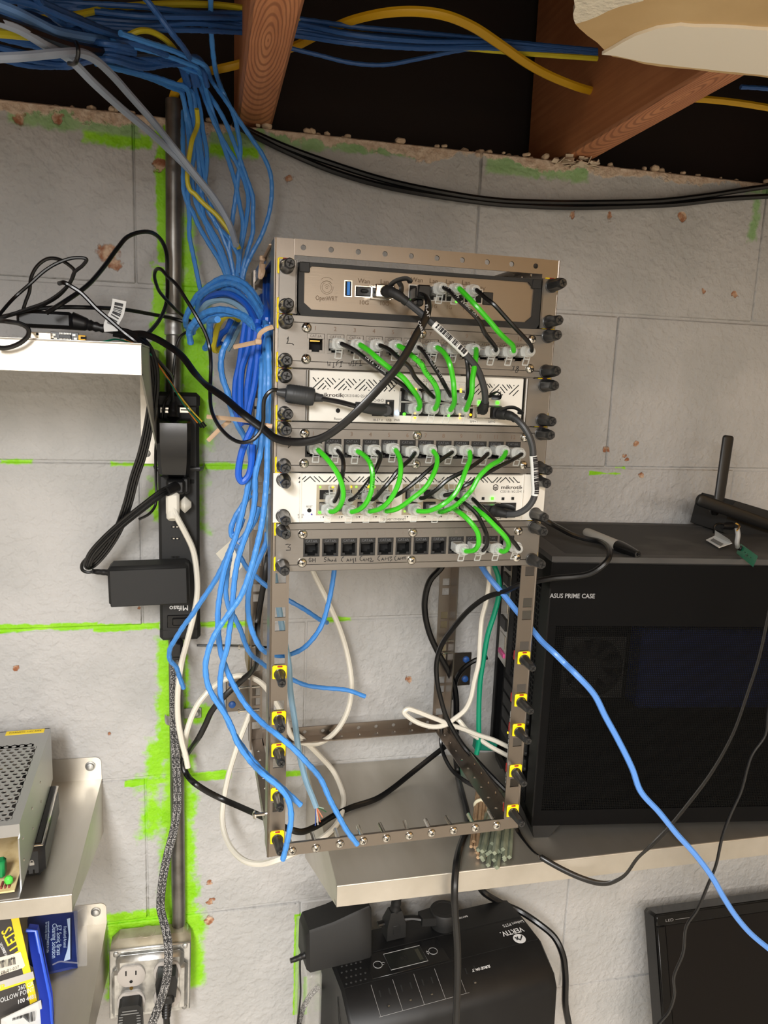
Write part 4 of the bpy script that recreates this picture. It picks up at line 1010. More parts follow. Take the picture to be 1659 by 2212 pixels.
c = I @ (RM @ rk(904, 636, .010)); mb = MB(); mb.box(c, (.0118, .022, .0095), .0008); mb.box(c + V((.0005, -.012, .0012)), (.0112, .008, .0105), .0012); mb.box(c + V((-.0008, -.004, -.0075)), (.006, .012, .006), .0015); mb.build('plug', BLK, t)
mb = MB()
tx = [('FLAT', 923.2, 672, -1.35), ('CABLE', 909, 706, -1.15), ('ROHS', 886, 748, -1.05)]
for s, u, v, a in tx:
    p = I @ (RM @ rk(u, v, .0505)); put_text(mb, s, .0030, TM(p.x, p.y, p.z, a), .010)
mb.build('printed_text', WINK, t)

# switch power cord with its ferrite bead
t = thing('power_lead', 'thin black power cord with a fat ferrite bead before the switch', 'cord', RM @ Matrix.Translation(rk(836, 886, .01)))
I = t.matrix_world.inverted()
f0, f1 = I @ (RM @ rk(616, 849, .018)), I @ (RM @ rk(680, 858, .020))
mb = MB(); ax = (f1 - f0).normalized(); LF = (f1 - f0).length
mb.lathe(f0, ax, [(0, .0045), (.0008, .0070), (.003, .0078), (LF - .003, .0078), (LF - .0008, .0070), (LF, .0045)], 18)
for k in range(6): mb.lathe(f0 + ax * (.006 + .0022 * k), ax, [(0, .0080), (.0011, .0080)], 18)
mb.build('ferrite_bead', GREY if False else mat('grey_black_plastic', rgb(44, 46, 48), .5), t)
Q = [f1 - ax * .002, I @ (RM @ rk(698, 861.5, .022)), I @ (RM @ rk(735, 868.5, .026)), I @ (RM @ rk(768, 877, .028)), I @ (RM @ rk(785, 880, .028))]
mb = MB(); mb.tube(smooth(Q, 6), .0021, 8); mb.build('lead', RUBBER, t)
boot(t, [f1 - ax * .001, f1 + ax * .007], .0042, .0030, GREY); boot(t, [f0 + ax * .001, f0 - ax * .007], .0042, .0026, GREY)
mb = MB(); mb.tube(smooth([I @ (RM @ rk(767, 877, .028)), I @ (RM @ rk(785, 880, .028)), I @ (RM @ rk(800, 882, .027)), I @ (RM @ rk(815, 884, .026)), I @ (RM @ rk(830, 885, .024))], 5), [.0036 + .0014 * min(1, i / 9) for i in range(21)], 12)
c = I @ (RM @ rk(833, 886, .024)); mb.lathe(c + V((0, -.004, 0)), (0, 1, 0), [(0, .0042), (.0012, .0055), (.011, .0055), (.014, .0045), (.022, .0040)], 16)
mb.build('angled_plug', mat('grey_black_plastic', rgb(44, 46, 48), .5), t)
Q = [f0 + ax * .002] + [I @ at(u, v, Y) for u, v, Y in ((602, 844, -.300), (592, 842, -.301), (579, 849.5, -.301), (570.8, 864, -.30), (569, 888, -.30), (568.6, 910, -.30), (562, 933, -.30), (544.7, 950.8, -.30), (523, 955.8, -.297), (501, 948, -.29), (481, 930.5, -.28), (465, 907, -.265), (456, 881, -.25), (454, 852, -.24), (455, 816, -.23), (455.5, 780, -.225), (453, 752, -.22), (445, 723, -.22), (428, 690, -.22), (404.6, 651, -.215), (382, 616, -.205), (362.5, 598, -.19), (348, 582, -.18), (338, 582, -.17), (333.7, 596, -.155), (338, 615, -.14), (346, 632, -.12), (374, 663, -.09), (395, 682, -.07), (412, 694, -.06))]
mb = MB(); mb.tube(smooth(Q, 6), .0017, 8); mb.build('lead', RUBBER, t)

# ================================================================ the blue bundle beside the rack
GB = 'blue cables running down beside the rack'
low = 'hanging blue cable, '
bl = lambda lab, P, Y, r=.0026, m=BLUE: cable(lab, m, P, Y, r, GB)
bl(low + 'cut end at the bottom rail bolts', [(566.6, 705, -.235), (566.6, 769, -.25), (566, 794.5), (563.5, 852), (558, 910), (553, 953.6), (545, 997), (537.5, 1040.5), (530, 1080), (515.7, 1138), (507, 1166.8), (494, 1203), (485, 1232), (476.7, 1275), (471, 1318.7), (471, 1355), (475, 1398), (480, 1420), (489, 1445.5), (507, 1484), (532, 1524.6), (566, 1561, -.285), (600, 1588, -.308), (634, 1617, -.312), (660, 1644, -.31), (692.5, 1682, -.30), (712, 1725, -.297), (729.7, 1759, -.295), (750, 1795, -.292), (772, 1824, -.290)], -.265)
bl(low + 'cut short at the lower left post', [(572, 705, -.235), (573.7, 809), (572, 867), (569, 924.7), (562, 982.6), (552, 1026), (551, 1075), (543, 1123), (530, 1159.6), (515.7, 1203), (508.5, 1239), (504, 1282.5), (501, 1326), (495.5, 1362), (491, 1398), (484.6, 1420), (478, 1448), (475.6, 1482), (478, 1515.6), (489, 1549.5), (507, 1588), (532, 1624), (566, 1664.7, -.297), (600, 1694, -.308), (620, 1712, -.31), (649.6, 1739, -.31)], -.275)
bl(low + 'curling down before the lowest thumb screw', [(579, 712, -.245), (580, 760), (581, 809), (579.4, 881), (578, 953.6), (576.5, 1026), (572, 1085), (566, 1130.6), (553, 1188.5), (539, 1239), (520, 1288), (494, 1326), (469, 1362), (455, 1391), (449, 1410), (444, 1436.5), (448.5, 1477), (462, 1506.5), (480, 1533.7), (498, 1565), (511.7, 1601.5), (539, 1642), (570.5, 1673.8, -.312), (604, 1701, -.318), (623, 1728, -.325), (629, 1764, -.328), (624.7, 1798, -.328), (618, 1830, -.322), (611, 1857, -.318)], -.285)
bl(low + 'peeling off left past the power strip', [(520, 1110, -.23), (512, 1150), (498, 1185), (485, 1214.5), (465, 1253.6), (436, 1297), (414.5, 1329), (397, 1352), (378, 1382), (367, 1402.6), (367, 1425), (380.7, 1441), (387.5, 1461), (396.5, 1486)], (-.24, -.12))
bl(low + 'looping behind the left post and up to the bottom panel', [(578, 1150, -.24), (573.6, 1175.5), (559, 1210), (544.7, 1246), (536, 1290), (537.4, 1333), (546, 1366.4), (560.6, 1396, -.235), (579.5, 1411, -.22), (600, 1416, -.21), (622, 1415, -.2), (658, 1398, -.19), (692, 1356, -.18), (708.8, 1305.5, -.18), (721, 1240, -.18), (724, 1195, -.18)], -.24)
bl(low + 'passing behind the left post to a cut end above the rear rail', [(497, 1200, -.22), (490, 1246), (488, 1282.5), (494, 1311.5), (508.5, 1337.5), (520, 1362), (530, 1391), (539, 1409), (561.5, 1429, -.15), (590, 1449, -.13), (629, 1467, -.12), (661, 1480, -.12), (697, 1485.6, -.12), (751, 1491, -.12), (789, 1504.6, -.12)], -.18)
bl(low + 'crossing under the bottom panel behind the left post', [(512, 1180, -.2), (517, 1198), (524.4, 1212), (534.5, 1227.6), (553, 1246), (566, 1258), (585, 1272), (624, 1297), (654, 1314), (692, 1339, -.14), (706, 1345, -.12)], -.16)
bl(low + 'short hook beside the white tag', [(540, 1070, -.22), (526, 1089), (507, 1120), (499, 1145), (502, 1158), (512, 1150), (525, 1120)], -.225)
bl(low + 'lower strand between the others at the bottom panel', [(560, 1095, -.235), (552, 1120), (540, 1142), (522, 1165), (515, 1172)], -.235)
bl('long pale blue cable by the left post with stripped bare wires', [(583, 1060, -.262), (581, 1090), (580, 1123), (583, 1167, -.25), (595, 1260, -.23), (610, 1360, -.215), (623, 1430.6), (627.6, 1496), (636, 1553.6), (646, 1626), (652.7, 1657), (663, 1693), (674, 1719.6), (683, 1743)], -.215, .0031, LBLUE)
t = bpy.data.objects[[o.name for o in bpy.data.objects if o.name.startswith('network_cable')][-1]]
for (du, dv, col) in ((-2, 42, rgb(60, 90, 170)), (4, 40, rgb(225, 215, 205)), (9, 34, rgb(205, 110, 70)), (14, 24, rgb(220, 140, 110)), (22, 12, rgb(40, 90, 50)), (16, 4, rgb(170, 190, 170))):
    p0 = at(683, 1742, -.215); p1 = at(683 + du * .5, 1742 + dv * .5, -.218); p2 = at(683 + du, 1742 + dv, -.222)
    mb = MB(); o0 = t.location; mb.tube([p0 - o0, p1 - o0, p2 - o0], .0006, 5); mb.build('bare_wire', mat('wire_%02x' % int(du + 9), col, .5) if False else mat('bare_wire_colour_' + 'abcdef'[[-2, 4, 9, 14, 22, 16].index(du)], col, .5), t)
# deep blue hanks, tied in a loop
hk = 'deep blue cable hank left of the rack, '
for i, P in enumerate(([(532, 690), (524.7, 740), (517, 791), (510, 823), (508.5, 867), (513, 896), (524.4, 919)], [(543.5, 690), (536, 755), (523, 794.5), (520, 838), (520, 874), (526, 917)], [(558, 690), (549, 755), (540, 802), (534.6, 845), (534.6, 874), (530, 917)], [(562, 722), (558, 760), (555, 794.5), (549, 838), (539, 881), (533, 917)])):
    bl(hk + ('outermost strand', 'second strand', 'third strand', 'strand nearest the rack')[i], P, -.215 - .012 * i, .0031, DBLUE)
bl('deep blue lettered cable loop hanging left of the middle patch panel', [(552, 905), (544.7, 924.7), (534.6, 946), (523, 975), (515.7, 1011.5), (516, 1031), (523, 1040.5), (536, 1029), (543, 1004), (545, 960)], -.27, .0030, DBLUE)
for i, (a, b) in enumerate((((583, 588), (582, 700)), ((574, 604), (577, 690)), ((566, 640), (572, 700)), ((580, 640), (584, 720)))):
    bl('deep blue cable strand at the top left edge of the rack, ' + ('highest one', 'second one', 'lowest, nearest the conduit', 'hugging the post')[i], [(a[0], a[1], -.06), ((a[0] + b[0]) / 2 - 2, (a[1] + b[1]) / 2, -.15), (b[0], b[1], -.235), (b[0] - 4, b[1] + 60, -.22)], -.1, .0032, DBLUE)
# arcs folded over at the top of the hank
ar = 'blue coil cable left of the router, '
ARC = [('topmost arc, reaching furthest left', [(581, 712), (575, 690), (566, 668), (546, 632), (524.7, 611), (500, 601), (481, 601), (461, 611), (441, 626), (426, 639), (413, 661), (401.7, 687), (401.7, 701), (407.5, 712)], BLUE, .0031),
    ('second arc from the top', [(577, 708), (570, 690), (556.5, 663), (536, 633), (517, 618), (496, 612), (474, 616.5), (452, 627.6), (435, 642), (428, 661), (425, 677)], BLUE, .0031),
    ('third arc, ending short at the left', [(570, 712), (551, 673), (527.6, 645), (507, 628), (487, 624), (470, 629), (455, 640), (448, 652)], BLUE, .0030),
    ('deep blue arc above the pale one', [(560, 712), (548, 685), (532, 658), (510, 641), (488.5, 634), (467, 636), (452, 642.5), (442, 654), (438, 664)], DBLUE, .0030),
    ('pale blue arc in its middle', [(560, 724), (552, 705), (543.5, 687), (519, 662), (496, 650), (474, 647), (452, 653), (439, 666), (436, 674)], LBLUE, .0033),
    ('fifth arc, its end pointing down at far left', [(562, 716), (546, 698), (527.6, 683), (503, 673), (478, 669), (452, 673), (433.5, 683), (416, 701), (409, 717), (412, 741)], BLUE, .0032),
    ('lowest arc, tucked under the yellow one', [(548, 706), (530, 690), (510, 679), (481, 678), (455, 686), (435, 696), (420.5, 707), (416, 718)], BLUE, .0031),
    ('short end dangling beside the yellow loop', [(470, 690), (455, 694), (453, 718.7), (451, 740), (443.7, 752)], BLUE, .0031)]
for i, (s, P, m, r) in enumerate(ARC):
    n = len(P); bl(ar + s if m is BLUE else s + ' of the coil left of the router', [(u, v, -.235 + (.17 - .012 * i) * (k / (n - 1)) ** .9 - .012 * (i % 2)) for k, (u, v) in enumerate(P)], 0, r, m)
bl('yellow cable hooked through the blue coil left of the router', [(516, 690), (505, 682), (494, 681), (481, 688), (471, 703), (465, 726), (461, 747.6), (466, 757), (478, 752)], (-.16, -.10), .0032, YEL)
bl('blue cable dropping from the coil down past the tan tie', [(530, 670, -.12), (517, 688, -.14), (503, 711.5, -.16), (491, 737.5), (481, 760), (477.5, 784), (478, 800), (482.5, 822), (492.6, 850), (501, 888), (513, 917.5), (527, 942), (538, 968), (542.5, 1004), (542, 1040), (534, 1075)], -.2, .0029)
bl('short pale blue cable dropping behind the coil', [(532, 682), (524.7, 696), (513, 714), (501.5, 737.5), (490, 757)], -.1, .0031, LBLUE)
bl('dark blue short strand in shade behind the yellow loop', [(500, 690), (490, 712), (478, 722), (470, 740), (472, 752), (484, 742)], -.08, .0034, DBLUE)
# tan zip ties
def tie(label, P, Y, headat):
    Q = smooth(pts3(P, Y), 6); o0 = Q[0].copy(); t = thing('zip_tie', label, 'zip tie', Matrix.Translation(o0), 'tan zip ties')
    mb = MB(); mb.tube([p - o0 for p in Q], .001, 6, flat=(.0019, .0006), hint=(0, -1, .1)); mb.build('strap', TAN, t)
    if headat is not None:
        mb = MB(); mb.box(at(*headat) - o0, (.0055, .005, .0048), .0008); mb.build('locking_head', TAN, t)
tie('tan zip tie round the coil, its tail pointing left beside the router', [(590, 706, -.285), (575, 711, -.285), (562, 721, -.283), (557, 737, -.281), (540, 742, -.275), (505, 749.5, -.262)], 0, (558, 738, -.284))
tie('tan zip tie round the deep blue hank, long tail pointing left', [(588, 921, -.297), (565, 917, -.295), (545, 911, -.29), (520, 907, -.272), (490, 904, -.25), (447, 900, -.235)], 0, None)
tie('broken tan tie tail poking down left of the hank', [(497, 909, -.24), (480, 922, -.235), (449, 952, -.23)], 0, None)
tie('tan zip tie loop at the top left corner of the rack', [(585, 528, -.25), (573, 552, -.2), (567, 562, -.19), (563, 580, -.18), (562, 600, -.18), (568, 590, -.18), (568, 570, -.185)], 0, (567, 558, -.19))
# white tag behind the bundle
mb = MB(); c = at(482, 1196, -.12); mb.prism([at(466, 1196, -.12) - c, at(500, 1166, -.12) - c, at(494, 1200, -.115) - c, at(491, 1216, -.115) - c, at(480, 1213, -.12) - c], (0, .0006, 0)); mb.prism([at(500, 1190, -.11) - c, at(522, 1185, -.11) - c, at(523, 1225, -.11) - c, at(497, 1250, -.11) - c], (0, .0006, 0))
tag(mb.build('paper_tag', mat('cream_paper', rgb(222, 216, 200), .7), None, c), 'folded cream paper tag behind the blue cables', 'tag')

# ================================================================ cables overhead and down the wall
GT = 'blue cables hanging from the joists'
TC = [[(404, 150, -.10), (398, 185), (394.5, 206), (406, 252), (415, 293), (419, 332), (412, 375), (406, 426), (409, 469), (409, 509), (416, 545), (425, 588.5), (433.5, 632), (436, 650)],
    [(398, 140, -.10), (407.5, 188.7), (419, 228), (428, 281), (436, 339), (441, 375), (448, 415), (458, 450), (467, 486), (488.5, 509), (503, 530.6), (513, 549), (516, 585)],
    [(408, 138, -.11), (419, 184), (430.6, 228), (438, 281), (446.6, 332), (444, 382.5), (436, 425), (440, 465), (455, 509), (481, 552), (494, 588.5), (498, 615)],
    [(418, 140, -.11), (435, 191.6), (449, 230.6), (467, 274), (484, 307), (510, 350.7), (524.7, 382.5), (536, 426), (533, 469), (527.6, 501.7), (519, 545), (513, 585), (512, 615)],
    [(424, 145, -.12), (441, 188.7), (467, 228), (488.5, 267), (506, 310), (519, 346), (532, 382.5), (546, 426), (546, 469), (546, 501.7), (536, 538), (526, 574), (520, 610)],
    [(440, 140, -.13), (461, 180), (490, 220.5), (517, 261), (546, 303), (568, 336), (584, 375), (587, 419), (581, 462), (565, 509), (543.5, 549.4), (529, 583), (524, 612)],
    [(455, -20, -.16), (456, 60, -.14), (462, 130, -.12), (480, 195), (506, 252), (513, 281), (519, 317), (516, 368), (510, 419), (503, 469), (496, 538), (504, 587), (508, 615)],
    [(430, 160, -.09), (455, 230), (481, 310), (496, 353.6), (507, 390), (517, 440), (524.7, 484), (519, 538), (515, 590)],
    [(396, 240, -.03), (395, 300), (396, 361), (397, 411.5), (405, 438), (416, 458), (430.6, 491), (452, 527.7), (472.6, 561), (487, 593), (494, 618)],
    [(415, 200, -.05), (424, 280), (430, 350), (436, 420), (452, 460), (472.6, 491.6), (484, 519), (496, 549), (504, 587), (506, 612)],
    [(392, 200, -.06), (402, 250), (409, 310), (414, 380), (424, 440), (440, 475), (462, 515), (480, 560), (492, 600)],
    [(402, 190, -.08), (414, 240), (424, 300), (430, 360), (428, 420), (430, 448), (449, 484), (470, 520), (486, 560), (500, 610)]]
TL = ['leftmost, hugging the conduit and dropping behind the coil', 'second from the conduit', 'third from the conduit, crossing behind the grey cable', 'bowing right then back to the tie', 'inside the widest one', 'widest curve, furthest right', 'straight down from the joist bay beside the joist', 'short strand in the middle', 'thin strand nearest the wall beside the conduit', 'strand under the yellow cable', 'strand close behind the conduit', 'strand twisted round its neighbour']
for i, (P, s) in enumerate(zip(TC, TL)):
    if i not in (6, 8):
        u0, v0, y0 = P[0]; q = (i * 37) % 23 - 11
        P = [(u0 - 190 - q, v0 - 58 + q, y0 - .10), (u0 - 120, v0 - 40 + q * .8, y0 - .07), (u0 - 62, v0 - 24 + q * .5, y0 - .035), (u0 - 22, v0 - 9 + q * .2, y0 - .012)] + P
    cable('hanging blue wall cable, ' + s, BLUE, P, -.045, .0025, GT)
cable('yellow network cable among the hanging blue ones, near the conduit', YEL, [(425, 235, -.06), (427, 268, -.05), (415, 303), (410, 332), (404.6, 375), (406, 397), (412, 412), (420, 418), (438, 437.5), (467, 463.5), (481, 480), (496, 500), (508, 518), (517, 538)], -.06, .0025)
cable('pale grey cable slanting down from the joist bay, upper of two', GBLUE, [(-20, 126, -.34), (40, 123, -.33), (75, 120, -.32), (140, 114, -.30), (172, 114, -.28), (200, 125, -.26), (240, 160, -.22), (280, 205, -.18), (330, 262, -.14), (370, 312, -.10), (425, 381, -.09), (465, 431, -.08), (497, 488, -.075), (510, 530, -.09)], 0, .0034)
cable('pale grey cable slanting down from the joist bay, lower of two', GBLUE, [(-20, 40, -.36), (40, 62, -.34), (95, 95, -.31), (150, 127, -.27), (200, 177, -.24), (260, 232, -.19), (320, 282, -.14), (360, 319, -.10), (415, 374, -.08), (460, 432, -.06), (490, 486, -.05)], 0, .0034)
# the thick overhead bundle, from the left along the joists
GO = 'overhead blue cable bundle'
ro = random.Random(21)
OB = 'blue network cable in the thick bundle overhead at upper left'
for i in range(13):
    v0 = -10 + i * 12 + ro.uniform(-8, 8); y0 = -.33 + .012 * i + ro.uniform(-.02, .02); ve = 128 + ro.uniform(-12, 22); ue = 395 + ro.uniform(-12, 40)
    cable(OB, SBLUE, [(-30, v0 - 8, y0), (60, v0 + 12 + ro.uniform(-4, 4), y0 + .02), (140, v0 + 42 - i * 2.2, y0 + .05), (230, 62 + i * 5.5 + ro.uniform(-6, 6), -.22 + ro.uniform(-.02, .02)), (310, 92 + i * 4 + ro.uniform(-7, 7), -.17), (370, 112 + i * 2.2 + ro.uniform(-6, 6), -.13), (ue, ve, -.10), (ue + 14, ve + 40, -.08)], 0, .0026, GO)
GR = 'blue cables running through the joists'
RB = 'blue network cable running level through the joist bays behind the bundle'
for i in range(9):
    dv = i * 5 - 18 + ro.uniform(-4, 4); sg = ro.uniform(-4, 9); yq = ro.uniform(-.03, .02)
    cable(RB, SBLUE, [(40, 20 + dv * 1.3, -.20), (160, 26 + dv * 1.2, -.18), (300, 34 + dv + sg, -.16 + yq), (420, 40 + dv + ro.uniform(-6, 6), -.14 + yq), (520, 45 + dv, -.13), (640, 55 + dv * .9, -.12), (760, 72 + dv * .7 + sg, -.115 + yq), (900, 84 + dv * .6 + sg * 1.2, -.11 + yq), (1060, 93 + dv * .45, -.105), (1180, 104 + dv * .35, -.10), (1290, 113 + dv * .3, -.10)], 0, .0024, GR)
cable('single blue cable sagging below the level cables right of the first joist', SBLUE, [(560, 88, -.11), (680, 117, -.10), (760, 136, -.10), (830, 140, -.10), (900, 128, -.10), (1000, 108, -.10), (1100, 100, -.10)], 0, .0022)
cable('slim yellow cable running level through the joists with faint black print', YEL, [(70, 42, -.22), (150, 35, -.2), (235, 18, -.17), (330, 10, -.15), (420, 9, -.14), (505, 15, -.13), (640, 43, -.12), (740, 69, -.112), (830, 80, -.11), (950, 97, -.105), (1100, 112, -.1), (1290, 126, -.1)], 0, .0030)
cable('yellow cable dipping through the overhead bundle at far left', YEL, [(-20, 70, -.33), (50, 76, -.31), (110, 84, -.28), (160, 100, -.25), (205, 114, -.22), (240, 114, -.19), (290, 100, -.16)], 0, .0032)
cable('short yellow cable bend showing inside the overhead bundle', YEL, [(278, 76, -.2), (300, 67, -.2), (325, 68, -.19), (350, 80, -.18), (372, 100, -.16), (384, 118, -.14)], 0, .0026)
cable('amber cable bending out of the conduit top and behind the first joist', YEL2, [(375, 235, -.012), (375, 212, -.014), (381, 196, -.02), (398, 176, -.03), (425, 160, -.04), (460, 152, -.05), (520, 138, -.06), (580, 118, -.06), (630, 103, -.07), (690, 74, -.10), (760, 44, -.14), (840, 27, -.17), (905, 25, -.18), (960, 33, -.18), (1020, 57, -.16), (1080, 96, -.13), (1140, 138, -.10), (1190, 165, -.08), (1245, 187, -.07), (1290, 200, -.06)], 0, .0046, name='power_cable', flat=(.0050, .0030), hint=(0, -.6, -.8))
cable('amber cable crossing the dark bay right of the second joist', YEL2, [(1480, 212, -.10), (1540, 216, -.10), (1600, 223, -.10), (1680, 236, -.10)], 0, .004, name='power_cable')
cable('blue cable strand over the plasterboard edge at far right', SBLUE, [(1600, 188, -.16), (1640, 190, -.16), (1690, 196, -.16)], 0, .0024)
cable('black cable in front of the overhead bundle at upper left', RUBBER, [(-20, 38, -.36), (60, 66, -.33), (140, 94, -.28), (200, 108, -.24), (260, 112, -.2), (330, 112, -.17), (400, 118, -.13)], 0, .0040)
cable('blue cable crossing the bundle from above, left one', SBLUE, [(300, -20, -.22), (322, 6, -.22), (345, 36, -.21), (372, 72, -.2), (400, 108, -.17), (412, 130, -.14)], 0, .0026)
cable('blue cable kinked above the bundle at top left', SBLUE, [(70, -20, -.33), (86, 8, -.31), (118, 38, -.29), (140, 50, -.27), (172, 48, -.26), (190, 66, -.24), (230, 84, -.22), (300, 96, -.2), (360, 118, -.16)], 0, .0028)
cable('grey blue cable sweeping along the front of the overhead bundle', mat('shaded_blue_jacket', rgb(96, 138, 196), .4), [(-20, 4, -.35), (30, 24, -.34), (70, 44, -.32), (110, 64, -.30), (150, 74, -.27), (210, 84, -.23), (260, 92, -.2), (330, 104, -.16), (390, 122, -.12)], 0, .0036)
t = cable('black strap tie hanging round the overhead bundle and grey cables', RUBBER, [(164, 92, -.31), (168, 100, -.315), (169, 115, -.315), (165, 132, -.31), (157, 138, -.30), (149, 137, -.295)], 0, .0016, name='strap_tie', cat='tie')
GD = 'pair of black cables along the wall'
cable('upper black cable of the pair draped across the wall over the rack', RUBBER, [(500, 262, -.03), (535, 280, -.02), (620, 318), (720, 354), (830, 388), (950, 414), (1070, 432), (1180, 437), (1300, 437), (1420, 434), (1520, 423), (1600, 411), (1690, 398)], -.012, .0034, GD)
cable('lower black cable of the pair draped across the wall over the rack', RUBBER, [(505, 268, -.03), (545, 291, -.02), (620, 328), (720, 370), (830, 402), (950, 424), (1070, 440), (1130, 444), (1230, 448), (1340, 446), (1460, 441), (1560, 430), (1690, 422)], -.011, .0034, GD)

# ================================================================ conduit, outlet box, power strip
cx = -.2415
t = thing('conduit', 'grey steel electrical conduit running down the green-edged strip of wall to the outlet box', 'conduit', Matrix.Translation((cx, -.0125, ZO - .612)))
mb = MB(); mb.tube([(0, 0, 0), (0, 0, .60), (.004, 0, 1.013)], .0089, 16); mb.build('pipe', EMT, t)
z = at(380, 702, -.012).z - (ZO - .612); mb = MB()
mb.lathe((.0015, 0, z - .012), (0, 0, 1), [(0, .0094), (.001, .0106), (.006, .0106), (.008, .0099), (.016, .0099), (.018, .0106), (.023, .0106), (.024, .0094)], 18); mb.build('coupling', GALV, t)
p = at(375, 1550, -.012); q = p - t.location
mb = MB(); mb.tube([(q.x + .0095 * math.sin(a) * 1.06, -.0098 * math.cos(a), q.z) for a in (-PI / 2 + PI * k / 12 for k in range(13))], .001, 6, flat=(.006, .0009), hint=(0, -1, 0))
mb.bx(q.x + .009, q.x + .034, .0095, .0112, q.z - .007, q.z + .007, .0006); mb.lathe((q.x + .027, .0095, q.z + .0005), (0, -1, 0), [(0, .0062), (.002, .0056), (.004, .003)], 14); mb.build('strap', GALV, t)
zz = at(385, 2008, -.015).z - (ZO - .612); mb = MB(); mb.lathe((0, 0, zz - .014), (0, 0, 1), [(0, .0112), (.010, .0112), (.0102, .0125), (.0145, .0125), (.015, .0105)], 20); mb.lathe((-.001, -.011, zz - .007), (0, -1, 0), [(0, .0036), (.003, .0036), (.0034, .002)], 12); mb.build('set_screw_connector', GALV, t)

bxm = Matrix.Translation((-.2765, 0, ZO - .6655)) @ Matrix.Rotation(.02, 4, 'Y')
t = thing('outlet_box', 'dusty galvanised steel outlet box with two duplex receptacles at the foot of the conduit', 'outlet box', bxm)
DUST = mat('dusty_galvanised', rgb(186, 178, 158), .6, .55, bump=(150, .3, .0006), var=(40, rgb(160, 150, 128), .4, .65))
GALVB = mat('bright_galvanised_plate', rgb(188, 188, 186), .34, .95, bump=(140, .35, .0006), var=(70, rgb(214, 214, 212), .45, .6))
mb = MB(); mb.box((0, -.019, .004), (.100, .038, .098), .010); mb.lathe((-.006, -.0195, .0534), (0, 0, 1), [(-.0005, .011), (.0001, .0105)], 20); mb.build('box', DUST, t)
mb = MB(); mb.box((0, -.0395, -.002), (.1005, .003, .1000), .006); mb.box((.000, -.0440, -.0015), (.084, .012, .086), .006); mb.box((0, -.0450, -.010), (.094, .009, .066), .006)
mb.build('raised_cover', GALVB, t)
for x, z in ((-.042, .042), (.043, .044), (-.042, -.046), (.043, -.046)):
    mb = MB(); mb.lathe((x, -.041, z), (0, -1, 0), [(0, .0036), (.0016, .0033), (.0026, .0016)], 12); mb.build('cover_screw', GALV, t)
REC = mat('grey_receptacle', rgb(176, 170, 164), .5)
for x in (-.0225, .0215):
    mb = MB()
    for z in (.0175, -.0205):
        rr_ = []
        for d, r in ((0, .0172), (.0022, .0170), (.0028, .0158)):
            rr_.append([(x + max(-.0150, min(.0150, 1)) * 0 + r * math.cos(a), -.0502 - d, z + max(-.0142, min(.0142, r * math.sin(a)))) for a in (2 * PI * k / 28 for k in range(28))])
        mb.rings(rr_)
        for dx, h_ in ((-.0062, .0068), (.0058, .0058)): mb.bx(x + dx - .0008, x + dx + .0008, -.0534, -.0528, z + .002, z + .002 + h_, 0, 1)
        mb.lathe((x, -.0529, z - .0070), (0, -1, 0), [(0, .0021), (.0004, .0021)], 12, 1 if z > 0 and x < 0 else 1)
    mb.lathe((x, -.0500, -.0015), (0, -1, 0), [(0, .0024), (.0012, .002)], 12, 2)
    mb.build('receptacle', [REC, VOID, GOLD], t)
# plugs in the box
pm = bxm
t = thing('ribbed_plug', 'flat black ribbed plug in the lower left socket of the outlet box', 'plug', pm @ Matrix.Translation((-.0225, -.0535, -.0205)))
mb = MB(); P = [(-.0135, .008), (-.010, .0115), (.010, .0115), (.0135, .008), (.0155, -.030), (.0120, -.042), (-.0120, -.042), (-.0155, -.030)]
mb.prism([(x, -.0005, z) for x, z in P], (0, -.0165, 0)); mb.build('body', BLKM, t)
mb = MB()
for k in range(9):
    z = .0045 - .0038 * k; h_ = .0125 + .0002 * k
    if k < 2: mb.box((0, -.0174, z), (2 * h_ * (.72 + .14 * k), .0012, .0014), .0004)
    else:
        for s in (-1, 1): mb.box((s * (h_ - .0025), -.0174, z), (.005, .0012, .0014), .0004)
mb.build('grip_ribs', mat('worn_black_plastic', rgb(120, 120, 118), .6), t)
t = thing('power_plug', 'black three-pin plug with ringed strain relief in the upper right socket of the outlet box', 'plug', pm @ Matrix.Translation((.0215, -.0535, .0175)))
mb = MB(); P = [(-.011, .011), (.011, .011), (.0135, .002), (.0115, -.020), (-.0115, -.020), (-.0135, .002)]
mb.prism([(x, -.0005, z) for x, z in P], (0, -.019, 0)); mb.box((0, -.013, -.022), (.020, .018, .014), .003); mb.build('body', BLK, t)
mb = MB(); Q = [(0, -.0135, -.026), (0, -.014, -.034), (.0, -.0145, -.042), (0, -.0145, -.050)]
mb.tube(smooth(Q, 6), [.0075 - .00012 * i - (.0013 if i % 3 == 1 else 0) for i in range(19)], 14); mb.build('strain_relief', BLK, t)
mb = MB(); mb.tube(smooth([(0, -.0145, -.048), (.001, -.015, -.075), (.001, -.02, -.12), (.0, -.03, -.20)], 6), .0042, 10); mb.build('lead', RUBBER, t)

